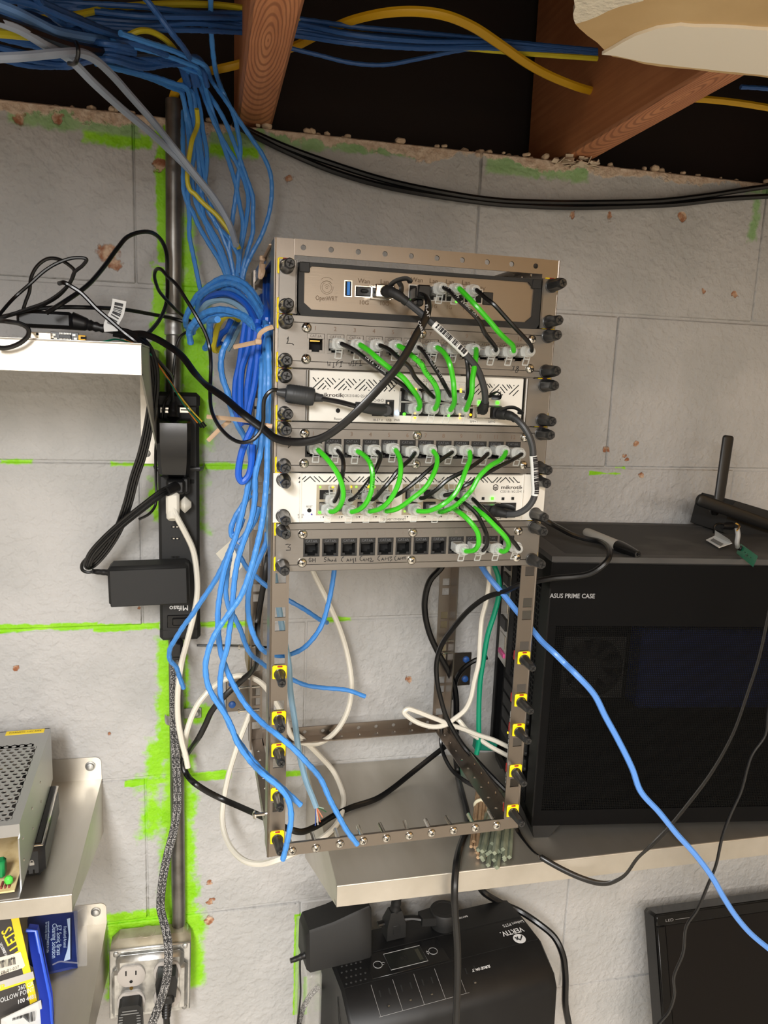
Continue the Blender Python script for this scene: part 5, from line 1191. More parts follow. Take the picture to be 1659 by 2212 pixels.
# power strip
sp0 = at(386.5, 1383, -.036); sp1 = at(387, 848, -.036); SH = sp1.z - sp0.z; SC = (at(343, 1100, -.036).x + at(430, 1100, -.036).x) / 2
t = thing('power_strip', 'black power strip mounted upright on the conduit, brand lettering upside down', 'power strip', Matrix.Translation((SC, 0, (sp0.z + sp1.z) / 2)))
mb = MB(); mb.box((0, -.029, 0), (.0465, .017, SH), .0035); mb.box((0, -.0265, SH / 2 - .009), (.0485, .026, .018), .004); mb.box((0, -.0265, -SH / 2 + .009), (.0475, .023, .017), .004); mb.build('body', BLKM, t)
SF = -.0378
def st(u, v): 
    p = at(u, v, SF); return p - t.location
mb = MB()
for u, v in ((388, 1040), (379, 1150), (379, 1215)):
    p = st(u, v)
    for dz in (.0135 if v != 1040 else .01, -.0005):
        mb.bx(p.x - .0048, p.x + .0048, SF - .0003, SF + .001, p.z + dz - .0012 - .007, p.z + dz + .0012 - .007, 0, 0)
        mb.bx(p.x - .0030, p.x - .001, SF - .0005, SF, p.z + dz - .0004 - .007, p.z + dz + .0006 - .007, 0, 1); mb.bx(p.x + .001, p.x + .003, SF - .0005, SF, p.z + dz - .0004 - .007, p.z + dz + .0006 - .007, 0, 1)
    mb.bx(p.x + .0115, p.x + .0165, SF - .0003, SF + .001, p.z - .0025, p.z + .0025, .001, 0)
mb.build('socket_slots', [VOID, CHROME], t)
for u in (358, 400):
    p = st(u, 886); mb = MB(); mb.bx(p.x - .0058, p.x + .0058, SF - .0004, SF, p.z - .0028, p.z + .0028, 0, 0); mb.bx(p.x - .0048, p.x + .0048, SF - .0006, SF, p.z - .0004, p.z + .0009, 0, 1); mb.build('usb_port', [CHROME, VOID], t)
p = st(392, 1342); mb = MB(); mb.bx(p.x - .0165, p.x + .0145, SF - .0006, SF + .001, p.z - .0080, p.z + .0080, .0012); mb.bx(p.x - .0105, p.x + .0125, SF - .0026, SF, p.z - .0048, p.z + .0048, .0014); mb.build('rocker_switch', BLKG, t)
p = st(386, 1313); mb = MB(); put_text(mb, 'Mifaso', .0088, TM(p.x, SF - .0003, p.z, PI), .0215, None, True); mb.build('printed_text', mat('white_print', rgb(225, 225, 225), .5), t)
p = st(386, 1014); mb = MB(); mb.tube([(-.0285, .0, p.z + .001), (-.0275, -.030, p.z + .001), (-.024, -.0395, p.z), (.024, -.0395, p.z + .001), (.0275, -.030, p.z + .001), (.0285, .0, p.z + .001)], .001, 6, flat=(.0024, .0008), hint=(0, -1, 0)); mb.build('mounting_tie', BLK, t)
# things plugged into the strip
def stp(u, v, Y): return at(u, v, Y)
a, b = stp(376, 905, -.06), stp(376, 1032, -.06)
t = thing('plug_adapter', 'long black plug-in adapter near the top of the power strip', 'adapter', Matrix.Translation((a + b) / 2))
hz = (a.z - b.z) / 2; mb = MB()
rr_ = []
for z, wx, y0 in ((hz, .0175, -.004), (hz - .004, .0185, -.012), (.3 * hz, .0185, -.014), (-.4 * hz, .0180, -.012), (-hz + .004, .0165, -.006), (-hz, .0150, .002)):
    rr_.append([(-wx, .024, z), (-wx, y0 + .004, z), (-wx + .004, y0, z), (wx - .004, y0, z), (wx, y0 + .004, z), (wx, .024, z)])
mb.rings(rr_); mb.build('body', BLKG, t)
boot(t, [stp(374, 902, -.058) - t.location, stp(374, 885, -.056) - t.location, stp(375, 868, -.054) - t.location], .0066, .0040, BLK)
c = stp(380, 1049, -.052)
t = thing('power_plug', 'black right-angle plug with ribbed flat cable below the long adapter on the power strip', 'plug', Matrix.Translation(c))
mb = MB(); mb.box((0, 0, 0), (.021, .028, .017), .003); mb.lathe((-.003, -.016, -.001), (-.5, -.6, -.2), [(-.006, .0065), (.004, .006), (.010, .0052)], 14); mb.box((.011, .004, .001), (.009, .020, .020), .003); mb.build('body', BLK, t)
c = stp(375, 1087, -.056)
t = thing('power_plug', 'white three-pin plug with thick white cord on the power strip', 'plug', Matrix.Translation(c))
mb = MB(); mb.box((-.0005, 0, .001), (.0145, .034, .0265), .0028); mb.box((.0125, .0045, -.002), (.014, .024, .0185), .007); mb.lathe((-.0005, -.0125, -.011), (0, -.5, -.9), [(-.002, .0072), (.004, .0068), (.006, .0050)], 16); mb.build('body', WHT, t)
# power brick lying across the strip
c = stp(324, 1257, -.062)
t = thing('power_brick', 'black power brick resting sideways across the lower power strip', 'power adapter', Matrix.Translation(c) @ Matrix.Rotation(-.022, 4, 'Y'))
mb = MB(); mb.box((0, 0, 0), (.0875, .034, .0465), .004); mb.box((0, -.0165, -.0015), (.0835, .0022, .0425), .001); mb.build('body', BLKM, t)
I = t.matrix_world.inverted()
boot(t, [I @ stp(240, 1237, -.060), I @ stp(222, 1236, -.058), I @ stp(200, 1234, -.055)], .0042, .0030, BLK, 7)

# ---------------------------------------------------------------- cords on the left
def cord(label, P, Y, r=.0017, m=RUBBER, **k): return cable(label, m, P, Y, r, name='power_lead', cat='cord', **k)
YA = -.17
cord('black cord making the tall loop over the upper left shelf', [(100, 676, -.19), (131, 657, -.19), (187, 618, -.16), (224, 577, -.13), (254, 536, -.11), (276.5, 511, -.10), (317.6, 500.5, -.08), (344, 513.6, -.06), (359, 543.5, -.045), (361.5, 592, -.04), (360.6, 648, -.05), (347.5, 685.5, -.07), (321, 719, -.1), (297, 738, -.13), (275, 730, -.15)], 0, .0022)
cord('black doubled cord looping at far left above the shelf, outer strand', [(-10, 690, -.2), (30, 644), (63.5, 614.5), (97, 584.6), (127, 567), (161, 557), (187, 560), (179, 573), (161, 588), (153, 607), (138, 626), (101, 652), (48.6, 671), (-10, 692)], YA, .0016)
cord('black doubled cord looping at far left above the shelf, inner strand', [(50, 668), (56, 650), (63.5, 629.5), (67, 599.6), (82, 573), (104.6, 558.5), (127, 560), (149.5, 573), (160, 584), (157, 600), (146, 618), (125, 640), (90, 660), (40, 676), (-10, 686)], YA + .006, .0016)
cord('black cord crossing from the far left loop down to the strip adapter', [(128, 612, -.165), (140, 611, -.175), (156, 620), (175.6, 633), (209, 667), (239, 693), (269, 719), (299, 742), (321, 760, -.15), (351, 790, -.12), (370, 815, -.09), (371, 840, -.07), (374, 870, -.055)], -.175, .0021)
cord('black cord running level along the wall behind the shelf cords', [(-10, 690, -.15), (30, 678), (75, 668), (131, 663.5), (187, 664), (261.6, 668, -.10), (317.6, 677, -.06), (374, 688, -.032), (400, 695, -.03), (420, 698, -.03)], -.13, .0021)
cord('thin black cord bending round the conduit from the coil to the adapter', [(425, 706, -.06), (403.6, 717, -.045), (389, 728, -.04), (382, 745, -.04), (379, 762), (376, 790), (374, 816), (368, 846, -.045), (355, 872, -.05), (350, 905, -.05), (337, 960, -.045), (337, 1040, -.04), (336, 1090, -.045), (322, 1110, -.05), (300, 1122, -.05)], -.035, .0016)
cord('black cord dangling over the front lip of the upper left shelf', [(-10, 693, -.24), (20, 695), (48, 701), (61, 711), (61, 724), (48, 738), (28, 748), (8, 752), (-10, 750)], -.262, .0019)
# ribbed flat cord: four strands side by side, as one cord
t = None
P = [(245, 716, -.16), (275, 722, -.16), (299, 733, -.16), (318, 752, -.155), (331, 790, -.145), (333, 835, -.13), (326, 890, -.11), (317, 940, -.095), (306, 985, -.085), (291, 1030, -.08), (275, 1091, -.075), (254.5, 1145, -.07), (226, 1190, -.07), (200, 1218, -.072), (190, 1222, -.078), (197, 1200, -.082), (226, 1166, -.084), (268, 1128, -.084), (315, 1091, -.082), (351, 1064, -.078), (374, 1053, -.070)]
Q = smooth(pts3(P, 0), 7); o0 = Q[0].copy(); Q = [p - o0 for p in Q]
mb = MB()
for k in range(4):
    off = (k - 1.5) * .0027; R_ = []
    for i, p in enumerate(Q):
        tn = (Q[min(i + 1, len(Q) - 1)] - Q[max(i - 1, 0)]).normalized(); sd = tn.cross(V((.15, -1, 0))).normalized()
        f = i / (len(Q) - 1); a = .5 + 1.2 * f
        R_.append(p + sd * off * (.9 if f < .7 else .8) + V((0, -1, 0)) * off * .35 * math.sin(3 * f))
    mb.tube(R_, .0015, 6)
tag(mb.build('ribbed_flat_cord', RUBBER, None, o0), 'wide ribbed black cord hanging in a V left of the power strip', 'cord')
cord('thin black lead curling from the ribbed cord into the power brick', [(250, 1150, -.066), (215, 1188), (188, 1206), (177, 1220), (178, 1231), (188, 1236), (202, 1235)], -.060, .0019)
# kettle-lead socket with bar code tag on the shelf
a = at(60, 690, -.16); b = at(228, 712, -.15)
t = thing('cord_connector', 'black appliance cord connector lying on the upper left shelf, white barcode flag on its cord', 'connector', Matrix.Translation(at(120, 694, -.15)))
I = t.matrix_world.inverted()
mb = MB(); c0_, c1_ = I @ at(40, 688, -.15), I @ at(160, 694, -.15); ax = (c1_ - c0_); R = Matrix.Rotation(math.atan2(-ax.z, ax.x), 3, 'Y')
mb.box((c0_ + c1_) / 2, (ax.length, .022, .0155), .003, None, R)
mb.tube(smooth([I @ at(u, v, -.15) for u, v in ((155, 693), (175, 698), (195, 703), (230, 711))], 5), [.0085 - .0003 * i - (.001 if i > 8 and i % 2 else 0) for i in range(16)], 12); mb.build('body', BLK, t)
mb = MB(); mb.tube(smooth([I @ at(u, v, -.15) for u, v in ((228, 711), (250, 716), (275, 724), (292, 734))], 5), .003, 8); mb.build('lead', RUBBER, t)
fl = [I @ at(u, v, -.168) for u, v in ((240, 716), (239, 704), (245, 690), (252, 677), (256, 662), (258, 648))]; Q = smooth(fl, 5)
mb = MB(); mb.tube(Q, .001, 8, flat=(.0062, .0003), hint=(0, -1, 0)); f_ = mb.build('barcode_flag', PAPER, t)
mb = MB(); r_ = random.Random(4)
for i in range(6, len(Q) - 3):
    for k in range(2):
        if r_.random() < .8: p = Q[i].lerp(Q[i + 1], k * .5); tn = (Q[i + 1] - Q[i]).normalized(); si = tn.cross(V((0, 1, 0))).normalized(); mb.box(p + V((0, -.0008, 0)), (.0075, .0006, r_.uniform(.0003, .0008)), 0, None, Matrix((si, V((0, 1, 0)), tn)).transposed())
mb.build('label_print', BINK, f_)
# usb adapter stick
p = at(128, 727, -.235)
t = thing('usb_adapter', 'bare circuit USB serial adapter with white plug and yellow pin header on the shelf edge', 'adapter', Matrix.Translation(at(128, 728, -.238)))
I = t.matrix_world.inverted(); f = lambda u, v: I @ at(u, v, -.238)
a, b = f(67, 717), f(113, 735); mb = MB(); mb.bx(a.x, b.x, -.004, .003, b.z, a.z, .0006); mb.build('usb_shell', mat('nickel_shell', rgb(225, 215, 195), .35, .7), t)
mb = MB(); c = f(83, 722); mb.bx(c.x - .001, c.x + .001, -.0042, 0, c.z - .001, c.z + .001); mb.build('shell_hole', VOID, t)
a, b = f(108, 716), f(170, 737); mb = MB(); mb.bx(a.x, b.x, .001, .0026, b.z, a.z, .0003); mb.build('board', mat('black_circuit_board', rgb(40, 42, 46), .35), t)
mb = MB(); a, b = f(128, 722), f(154, 732); mb.bx(a.x, b.x, -.0006, .001, b.z, a.z, .0003, 0)
for k in range(8):
    x = a.x + (b.x - a.x) * (k + .5) / 8
    for z in (a.z + .0006, b.z - .0006): mb.bx(x - .0004, x + .0004, -.0003, .001, z - .0008, z + .0008, 0, 1)
for u, v in ((117, 723), (120, 732), (160, 724), (163, 732), (113, 728)): c = f(u, v); mb.bx(c.x - .0012, c.x + .0012, -.0004, .001, c.z - .0009, c.z + .0009, 0, 1)
mb.build('chips', [BLK, CHROME], t)
a, b = f(170, 724), f(186, 736); mb = MB(); mb.bx(a.x, b.x, -.003, .003, b.z, a.z, .0004, 0); mb.bx(a.x + .002, b.x + .0008, -.0034, -.0026, b.z + .0012, b.z + .0022, 0, 1); mb.bx(a.x + .002, b.x + .0008, -.0034, -.0026, a.z - .0022, a.z - .0012, 0, 1); mb.build('pin_header', [mat('amber_header', rgb(235, 180, 30), .5), VOID], t)
# jumper wires
for nm, col, P in (('green jumper wire curving off the shelf to a black tip by the strip', rgb(0, 120, 85), [(200, 740, -.24), (225, 738, -.235), (248, 733, -.22), (285, 742, -.19), (320, 760, -.16), (350, 800, -.12), (376, 840, -.09), (398, 875, -.07), (415, 895, -.06), (433, 914, -.055)]),
        ('orange jumper wire curving off the shelf to a black tip by the strip', rgb(225, 130, 30), [(270, 735, -.2), (295, 745, -.18), (325, 765, -.15), (352, 802, -.12), (375, 835, -.09), (395, 868, -.07), (410, 892, -.06), (427, 914, -.055)]),
        ('yellow jumper wire alongside the green one, black tip', rgb(225, 200, 60), [(385, 850, -.085), (402, 872, -.068), (418, 891, -.06), (437, 911, -.055)])):
    o = cable(nm, mat('jumper_' + nm.split()[0], col, .5), P, 0, .0008, 'jumper wires', 'jumper_wire', 'wire')
    e0, e1 = at(*P[-1]), at(P[-1][0] + 8, P[-1][1] + 10, P[-1][2]); mb = MB(); mb.tube([e0 - o.location, e1 - o.location], .0013, 6); mb.build('pin_sleeve', BLK, o)

# ---------------------------------------------------------------- white, black and braided cords on the wall
cable('thick white cord dropping from the power strip past the conduit', WHT, [(376, 1098, -.070), (380, 1112, -.072), (399, 1148.5, -.068), (417, 1188), (425, 1236), (426, 1284), (418, 1332), (403, 1391), (394, 1425), (386.5, 1470), (383.5, 1515.6), (385.5, 1561), (394, 1606), (401, 1632), (406, 1658)], -.062, .0034, name='power_lead', cat='cord')
cable('white cord arching behind the left posts from the conduit', WHT, [(398, 1640, -.028), (401, 1606, -.03), (403, 1583), (414.6, 1547), (431, 1515.6), (457.5, 1486, -.05), (487, 1467, -.06), (516, 1459, -.06), (539, 1462), (563.7, 1475), (588.6, 1506), (605, 1535), (618, 1560), (630, 1590), (654, 1604), (688, 1605), (724, 1581), (750, 1538), (759.5, 1487), (755, 1436), (738, 1369), (709, 1301), (677, 1236), (665, 1205)], -.055, .0034, name='power_lead', cat='cord')
cable('white cord hanging in a big loop under the rack at left', WHT, [(645, 1590, -.05), (660, 1603, -.05), (688, 1630, -.055), (721, 1668), (740, 1712), (741, 1744), (725.7, 1782, -.10), (702, 1806, -.14), (672, 1826, -.17), (634, 1843, -.19), (606.7, 1854.6, -.19), (566, 1866, -.17), (532, 1861, -.15), (502.7, 1836.5, -.12), (485, 1800, -.09), (480, 1764, -.07), (484.6, 1719), (493.7, 1673.8), (507, 1628.6), (518.5, 1594.7), (531, 1563), (540, 1540)], -.055, .0034, name='power_lead', cat='cord')
cable('flat black cable twisting down behind the rack posts to the conduit', RUBBER, [(582, 1160, -.2), (579, 1196), (573.6, 1239), (563.5, 1297), (556.5, 1347.6), (558, 1391, -.12), (557, 1420.7, -.1), (548, 1445.5, -.08), (521, 1471), (487, 1502), (457.5, 1536), (444, 1565), (430, 1592), (405.5, 1626, -.03), (396, 1640, -.03), (396, 1655, -.03), (403, 1672, -.035), (421, 1692), (448.5, 1710), (480, 1726), (521, 1744, -.08), (568, 1765, -.12), (596, 1779, -.15), (622, 1790, -.17), (650, 1797, -.17), (679, 1787, -.16), (721, 1762, -.13), (759, 1744, -.11), (810, 1727, -.09), (844, 1706, -.075), (886, 1672.6, -.06), (928, 1639, -.05), (966, 1609, -.04), (990, 1590, -.03)], -.06, .002, flat=(.0036, .0011), hint=(.2, -.9, .35), name='flat_network_cable')
cable('thin black cable stretched level from the strip foot to the rack', RUBBER, [(425, 1394, -.012), (480, 1394), (550, 1396), (575, 1398, -.03)], -.012, .0014, name='power_lead', cat='cord')
BRAID = None
def braid_mat():
    m = bpy.data.materials.new('braided_grey_sleeve'); m.use_nodes = True; nt = m.node_tree; N = NB(nt); b = nt.nodes['Principled BSDF']
    tc = N.n('ShaderNodeTexCoord'); ck = N.n('ShaderNodeTexVoronoi'); ck.inputs['Scale'].default_value = 620; N.l(tc.outputs['Object'], ck.inputs['Vector'])
    c = N.mix(N.mr(ck.outputs['Distance'], .25, .6), rgb(172, 170, 168), rgb(50, 50, 52)); N.l(c, b.inputs['Base Color']); b.inputs['Roughness'].default_value = .5
    return m
BRAID = braid_mat()
P = [(380, 1408, -.05), (377.5, 1440), (376, 1515.6), (377, 1583), (380, 1640), (383, 1700), (382, 1753), (374, 1800), (362.6, 1843), (354, 1885), (348, 1930), (347, 1962), (352, 1985, -.05), (360, 2018, -.065), (364, 2052.6, -.08), (363, 2087, -.085), (358.7, 2122, -.085), (345, 2168, -.085), (328, 2214, -.085), (318, 2250, -.085)]
for k in (0, 1):
    cable('braided grey cord running down the conduit, ' + ('left strand of the pair', 'right strand of the pair')[k], BRAID, [(q[0] + (-4.6 + 9.2 * k),) + tuple(q[1:]) for q in P], -.036, .0027, 'braided cord pair', 'braided_cord', 'cord')
p = at(381, 1400, -.045); t = thing('power_plug', 'small black plug body between the power strip foot and braided cords', 'plug', Matrix.Translation(p)); mb = MB(); mb.box((0, 0, 0), (.0155, .018, .020), .003); mb.box((0, 0, -.010), (.013, .012, .008), .002); mb.build('body', BLK, t)

# ================================================================ computer case on the long shelf
PM = Matrix.Translation((.1575, -.208, ZO - .408)) @ Matrix.Rotation(math.radians(-7.5), 4, 'Z')
PI_ = PM.inverted(); PZ = .336; PD = .207; PL = .42
pc = thing('computer_case', 'black computer case with a perforated side panel on the long shelf', 'computer', PM)
CASE = mat('black_case_steel', rgb(13, 13, 14), .5, .0, spec=.2, bump=(1200, .1, .0002))
def mesh_mat(name, scale, hole, col, rough):      # sheet with a grid of round punched holes
    m = bpy.data.materials.new(name); m.use_nodes = True; nt = m.node_tree; N = NB(nt); b = nt.nodes['Principled BSDF']
    tc = N.n('ShaderNodeTexCoord'); sx = N.n('ShaderNodeSeparateXYZ'); N.l(tc.outputs['Object'], sx.inputs[0])
    def fr(s): return N.m('SUBTRACT', N.m('FRACT', N.m('MULTIPLY', s, scale)), .5)
    a, c = fr(sx.outputs[0]), fr(sx.outputs[2]); d = N.m('SQRT', N.m('ADD', N.m('MULTIPLY', a, a), N.m('MULTIPLY', c, c)))
    k = N.mr(d, hole - .05, hole + .05)
    b.inputs['Base Color'].default_value = col; b.inputs['Roughness'].default_value = rough; N.l(k, b.inputs['Alpha']); b.inputs['Specular IOR Level'].default_value = .08
    return m
MESHM = mesh_mat('punched_black_sheet', 1 / .0021, .30, rgb(6, 6, 6), .55)
z0, z1 = .018, PZ - .006
mb = MB(); mb.bx(.004, PL, .004, PD, z0, z0 + .004); mb.bx(PL - .002, PL, .004, PD, z0, z1); mb.bx(.004, PL, PD - .002, PD, z0, z1); mb.bx(.004, PL, .05, .052, z0, z1); mb.build('chassis', CASE, pc)
# top: shallow sloped frame and fine dust mesh
mb = MB(); zt = z1
mb.rings([[(0, 0, zt), (PL, 0, zt), (PL, PD, zt), (0, PD, zt)], [(.0, .0, zt + .006), (PL, .0, zt + .006), (PL, PD, zt + .006), (0, PD, zt + .006)], [(.020, .015, zt + .006), (PL - .02, .015, zt + .006), (PL - .02, PD - .012, zt + .006), (.020, PD - .012, zt + .006)], [(.022, .017, zt + .0045), (PL - .022, .017, zt + .0045), (PL - .022, PD - .014, zt + .0045), (.022, PD - .014, zt + .0045)]], cap0=False)
mb.build('top_frame', mat('dusty_black_plastic', rgb(64, 62, 60), .55, bump=(900, .1, .0002), var=(10, rgb(46, 45, 44), .4, .7)), pc)
mb = MB(); mb.bx(.022, PL - .022, .017, PD - .014, zt + .0042, zt + .0049); mb.build('dust_mesh', mat('dusty_filter_mesh', rgb(54, 53, 52), .75, bump=(1500, .5, .0005), var=(16, rgb(88, 86, 83), .5, .8)), pc)
# side panel: solid top band, punched field
mb = MB(); mb.bx(.0015, PL, 0, .0016, z1 - .072, z1 - .0015, .0003); mb.bx(.0015, .010, 0, .0016, z0 + .001, z1 - .072); mb.bx(.010, PL, 0, .0016, z0 + .001, z0 + .020); mb.build('side_panel', mat('satin_black_panel', rgb(6, 6, 7), .5, spec=.1, bump=(1600, .1, .0002)), pc)
mb = MB(); mb.bx(.010, PL, .0004, .0012, z0 + .020, z1 - .072); mb.build('punched_field', MESHM, pc)
mb = MB(); mb.bx(.0, PL, .0005, .003, z1 - .0015, z1 + .0002); mb.build('panel_gap', VOID, pc)
a = PI_ @ at(1198, 1292, -.212); b = PI_ @ at(1285, 1294, -.226); mb = MB()
M_ = TM((a.x + b.x) / 2, -.0003, (PI_ @ at(1242, 1292, -.219)).z)
put_text(mb, 'ASUS PRIME CASE', .0072, M_, .0505, None, True); mb.build('printed_text', mat('grey_print', rgb(150, 150, 152), .5), pc)
# seen through the holes: graphics card, fan frame, drive cage
mb = MB(); mb.bx(.115, .40, .010, .045, .155, .250, .004); mb.build('graphics_card', mat('navy_anodised_card', rgb(60, 84, 170), .6), pc)
FANM = mat('grey_fan_frame', rgb(104, 102, 98), .5)
def fan(cx_, cz_, s, y, nm='fan'):
    mb = MB(); 
    R_ = [[(cx_ + s * math.cos(a) * m_, y, cz_ + s * math.sin(a) * m_) for a in (2 * PI * k / 32 for k in range(32)) for m_ in ((1 / max(abs(math.cos(a)), abs(math.sin(a))) if q else .95),)] for q in (1, 0)]
    n = 32; mb.rings([R_[0], R_[1], [(p[0], y + .02, p[2]) for p in R_[1]]], cap0=False, cap1=False)
    for k in range(9):
        a = 2 * PI * k / 9; mb.box((cx_ + .55 * s * math.cos(a), y + .010, cz_ + .55 * s * math.sin(a)), (.75 * s, .0015, .34 * s), 0, None, Matrix.Rotation(-a, 3, 'Y') @ Matrix.Rotation(.6, 3, 'X'))
    mb.lathe((cx_, y + .004, cz_), (0, 1, 0), [(0, .28 * s), (.014, .28 * s)], 20); return mb.build(nm, FANM, pc)
fan(.062, .205, .036, .012)
mb = MB(); mb.box((.345, .02, .085), (.05, .012, .085), .002, None, Matrix.Rotation(.35, 3, 'Y')); mb.build('inner_bracket', FANM, pc)
# rear face, toward the rack: grille, fan wall, slot covers, sockets
RGR = MB(); 
def rear_grid(y0, y1, za, zb, ny, nz, w_=.0011):
    mb = MB()
    for i in range(ny + 1): y = y0 + (y1 - y0) * i / ny; mb.bx(.0, .0016, y - w_, y + w_, za, zb)
    for i in range(nz + 1): z = za + (zb - za) * i / nz; mb.bx(.0002, .0014, y0, y1, z - w_, z + w_)
    return mb
mb = rear_grid(.030, .128, .150, .292, 13, 22); o = mb.build('rear_grille', CASE, pc); o['kind'] = 'stuff'
mb = MB(); mb.bx(0, .002, .0, .028, z0, z1); mb.bx(0, .002, .130, .150, .145, z1); mb.bx(0, .002, .0, PD, z1 - .030, z1); mb.bx(0, .002, .03, .13, .142, .149); mb.bx(0, .002, PD - .012, PD, z0, z1); mb.bx(0, .002, .0, PD, z0, z0 + .012); mb.build('rear_frame', CASE, pc)
mb = MB(); mb.bx(.010, .0105, .02, PD - .01, z0, z1 - .01); mb.build('inner_dark', VOID, pc)
mb = MB(); mb.bx(-.001, .004, .152, .190, .150, .300, .001, 0)
for z, h_, m_ in ((.285, .012, 1), (.265, .014, 1), (.248, .010, 2), (.228, .014, 0), (.205, .016, 1), (.180, .020, 0), (.163, .006, 3)): mb.bx(-.003 if m_ else -.002, .0, .157, .184, z - h_ / 2, z + h_ / 2, .0005, m_)
mb.build('socket_plate', [CHROME, BLK, mat('teal_socket', rgb(60, 120, 130), .4), mat('pink_socket', rgb(220, 90, 150), .4)], pc)
for k in range(4):
    mb = MB(); z = .130 - .0195 * k; mb.bx(-.0015, .002, .040, .150, z - .0075, z + .0075, .0008); mb.lathe((-.0015, .034, z), (-1, 0, 0), [(0, .003), (.002, .0026)], 10); o = mb.build('slot_cover', BLKM, pc)
mb = MB(); mb.bx(-.012, .001, .058, .075, .030, .125, .0005); o = mb.build('serial_label', PAPER, pc); mb = MB(); r_ = random.Random(2)
for i in range(34):
    y = .0595 + .0135 * r_.random(); z = .034 + .085 * i / 34; mb.bx(-.0122, -.0119, y - .001, y + .001 + .003 * r_.random(), z, z + .0012); mb.bx(-.0122 , .0, .0578, .058, z, z + .001)
mb.build('label_print', INK, o)
mb = rear_grid(.035, .125, .028, .058, 22, 7, .0008); o = mb.build('supply_grille', CASE, pc); o['kind'] = 'stuff'
mb = MB(); mb.lathe((-.002, .112, .078), (-1, 0, 0), [(0, .0016), (.001, .001)], 8); mb.build('status_light', LEDY, pc)
for x, y in ((.012, .02), (.012, PD - .03), (PL - .03, .02), (PL - .03, PD - .03)):
    mb = MB(); mb.rings([[(x - .006, y - .014, 0), (x + .012, y - .014, 0), (x + .012, y + .014, 0), (x - .006, y + .014, 0)], [(x - .010, y - .018, z0 + .002), (x + .024, y - .018, z0 + .002), (x + .024, y + .018, z0 + .002), (x - .010, y + .018, z0 + .002)]]); mb.build('foot', BLKM, pc)

# marker pen, on the case top
TZ = ZO - .408 + PZ + .0003
a, b = atz(1265, 1149, TZ + .006), atz(1384, 1200, TZ + .004)
ax = (b - a); Lm = ax.length; t = thing('marker_pen', 'grey marker pen with a black cap lying on top of the computer case', 'marker', Matrix.Translation(a))
GPEN = mat('grey_pen_barrel', rgb(172, 166, 156), .5)
mb = MB(); mb.lathe((0, 0, 0), ax, [(-.001, .001), (.000, .0038), (.002, .0052), (.006, .0058), (.62 * Lm, .0062), (.625 * Lm, .0055)], 18); mb.build('barrel', GPEN, t)
mb = MB(); mb.lathe((0, 0, 0), ax, [(.62 * Lm, .0058), (.622 * Lm, .0066), (.72 * Lm, .0064), (.90 * Lm, .0046), (.955 * Lm, .0036), (.958 * Lm, .0020), (.985 * Lm, .0019), (.995 * Lm, .001)], 18); mb.build('cap', BLKG, t)

# wireless router with two paddle antennas, mostly outside the frame
RTM = PM @ Matrix.Translation((.345, .100, PZ))
t = thing('wireless_router', 'black wireless router with two paddle antennas on the right of the computer case', 'router', Matrix.Translation(RTM.translation))
I = t.matrix_world.inverted()
g = lambda u, v, Y: I @ at(u, v, Y)
a = g(1568, 1085, -.10); b_ = g(1562, 1152, -.10)
mb = MB(); P = [g(1575, 1100, -.10), g(1590, 1082, -.10), g(1690, 1112, -.10), g(1760, 1135, -.10), g(1760, 1205, -.10), g(1640, 1182, -.10), g(1562, 1150, -.10)]
mb.prism(P, (.0, .07, .0)); mb.build('body', BLKM, t)
mb = MB()
for i in range(16):
    p = g(1592 + i * 6, 1104 + i * 1.9, -.1003); mb.box(p, (.0012, .001, .006))
for i in range(12):
    p = g(1590 + i * 7, 1150 + i * 2.6, -.1003); mb.box(p, (.0014, .001, .004))
mb.build('vent_slits', VOID, t)['kind'] = 'stuff'
def paddle(P, wd, th, lab):
    mb = MB(); Q = [I @ at(*p) for p in P]; A, B = Q[0], Q[-1]; ax = (B - A).normalized(); rr_ = []
    s = ax.cross(V((0, 1, 0))).normalized(); n_ = ax.cross(s)
    for f, k in ((0, .7), (.012, .92), (.04, 1), (.9, .92), (1, .8)):
        c = A.lerp(B, f); rr_.append([c + s * wd * k * math.cos(q) + n_ * th * k * math.sin(q) * (1 if math.sin(q) < 0 else .6) for q in (2 * PI * j / 16 for j in range(16))])
    mb.rings(rr_); mb.build(lab, BLK, t)
paddle([(1574, 941, -.085), (1551, 1098, -.095)], .0080, .005, 'antenna')
paddle([(1507, 1078, -.125), (1690, 1144, -.125)], .0078, .005, 'antenna')
mb = MB(); p = g(1544, 1106, -.100); mb.lathe(p, (0, 0, 1), [(-.004, .0035), (.0, .006), (.004, .006)], 12); mb.lathe(g(1569, 1136, -.105), (1, 0, 0), [(-.006, .004), (.008, .005), (.010, .004)], 12); mb.build('antenna_hinge', BLK, t)
mb = MB(); mb.tube(smooth([g(1566, 1134, -.106), g(1552, 1131, -.11), g(1543, 1137, -.112), g(1542, 1152, -.112)], 5), .0014, 6); mb.build('lead', RUBBER, t)
tz = lambda u, v, h: atz(u, v, TZ + h)
p = [tz(1545, 1146, .012), tz(1576, 1166, .012), tz(1582, 1174, .004), tz(1553, 1184, .001), tz(1525, 1167, .001), tz(1544, 1158, .004)]; c = p[0].copy()
mb = MB(); mb.prism([q - c for q in (p[0], p[1], p[2], p[5])], (0, .0004, .0004), 0); mb.prism([q - c for q in (p[5], p[2], p[3], p[4])], (0, .0003, .0005), 0)
o = tag(mb.build('paper_label', PAPER, None, c), 'folded white barcode label on the computer case beside the wireless router', 'label')
mb = MB(); q = lambda u, v: tz(u, v, .0032) - c; mb.prism([q(1541, 1163), q(1563, 1175), q(1557, 1179), q(1535, 1167)], (0, .0002, .0002)); mb.build('label_print', mat('grey_barcode', rgb(120, 120, 118), .6), o)
tz = lambda u, v, h: atz(u, v, TZ + h)
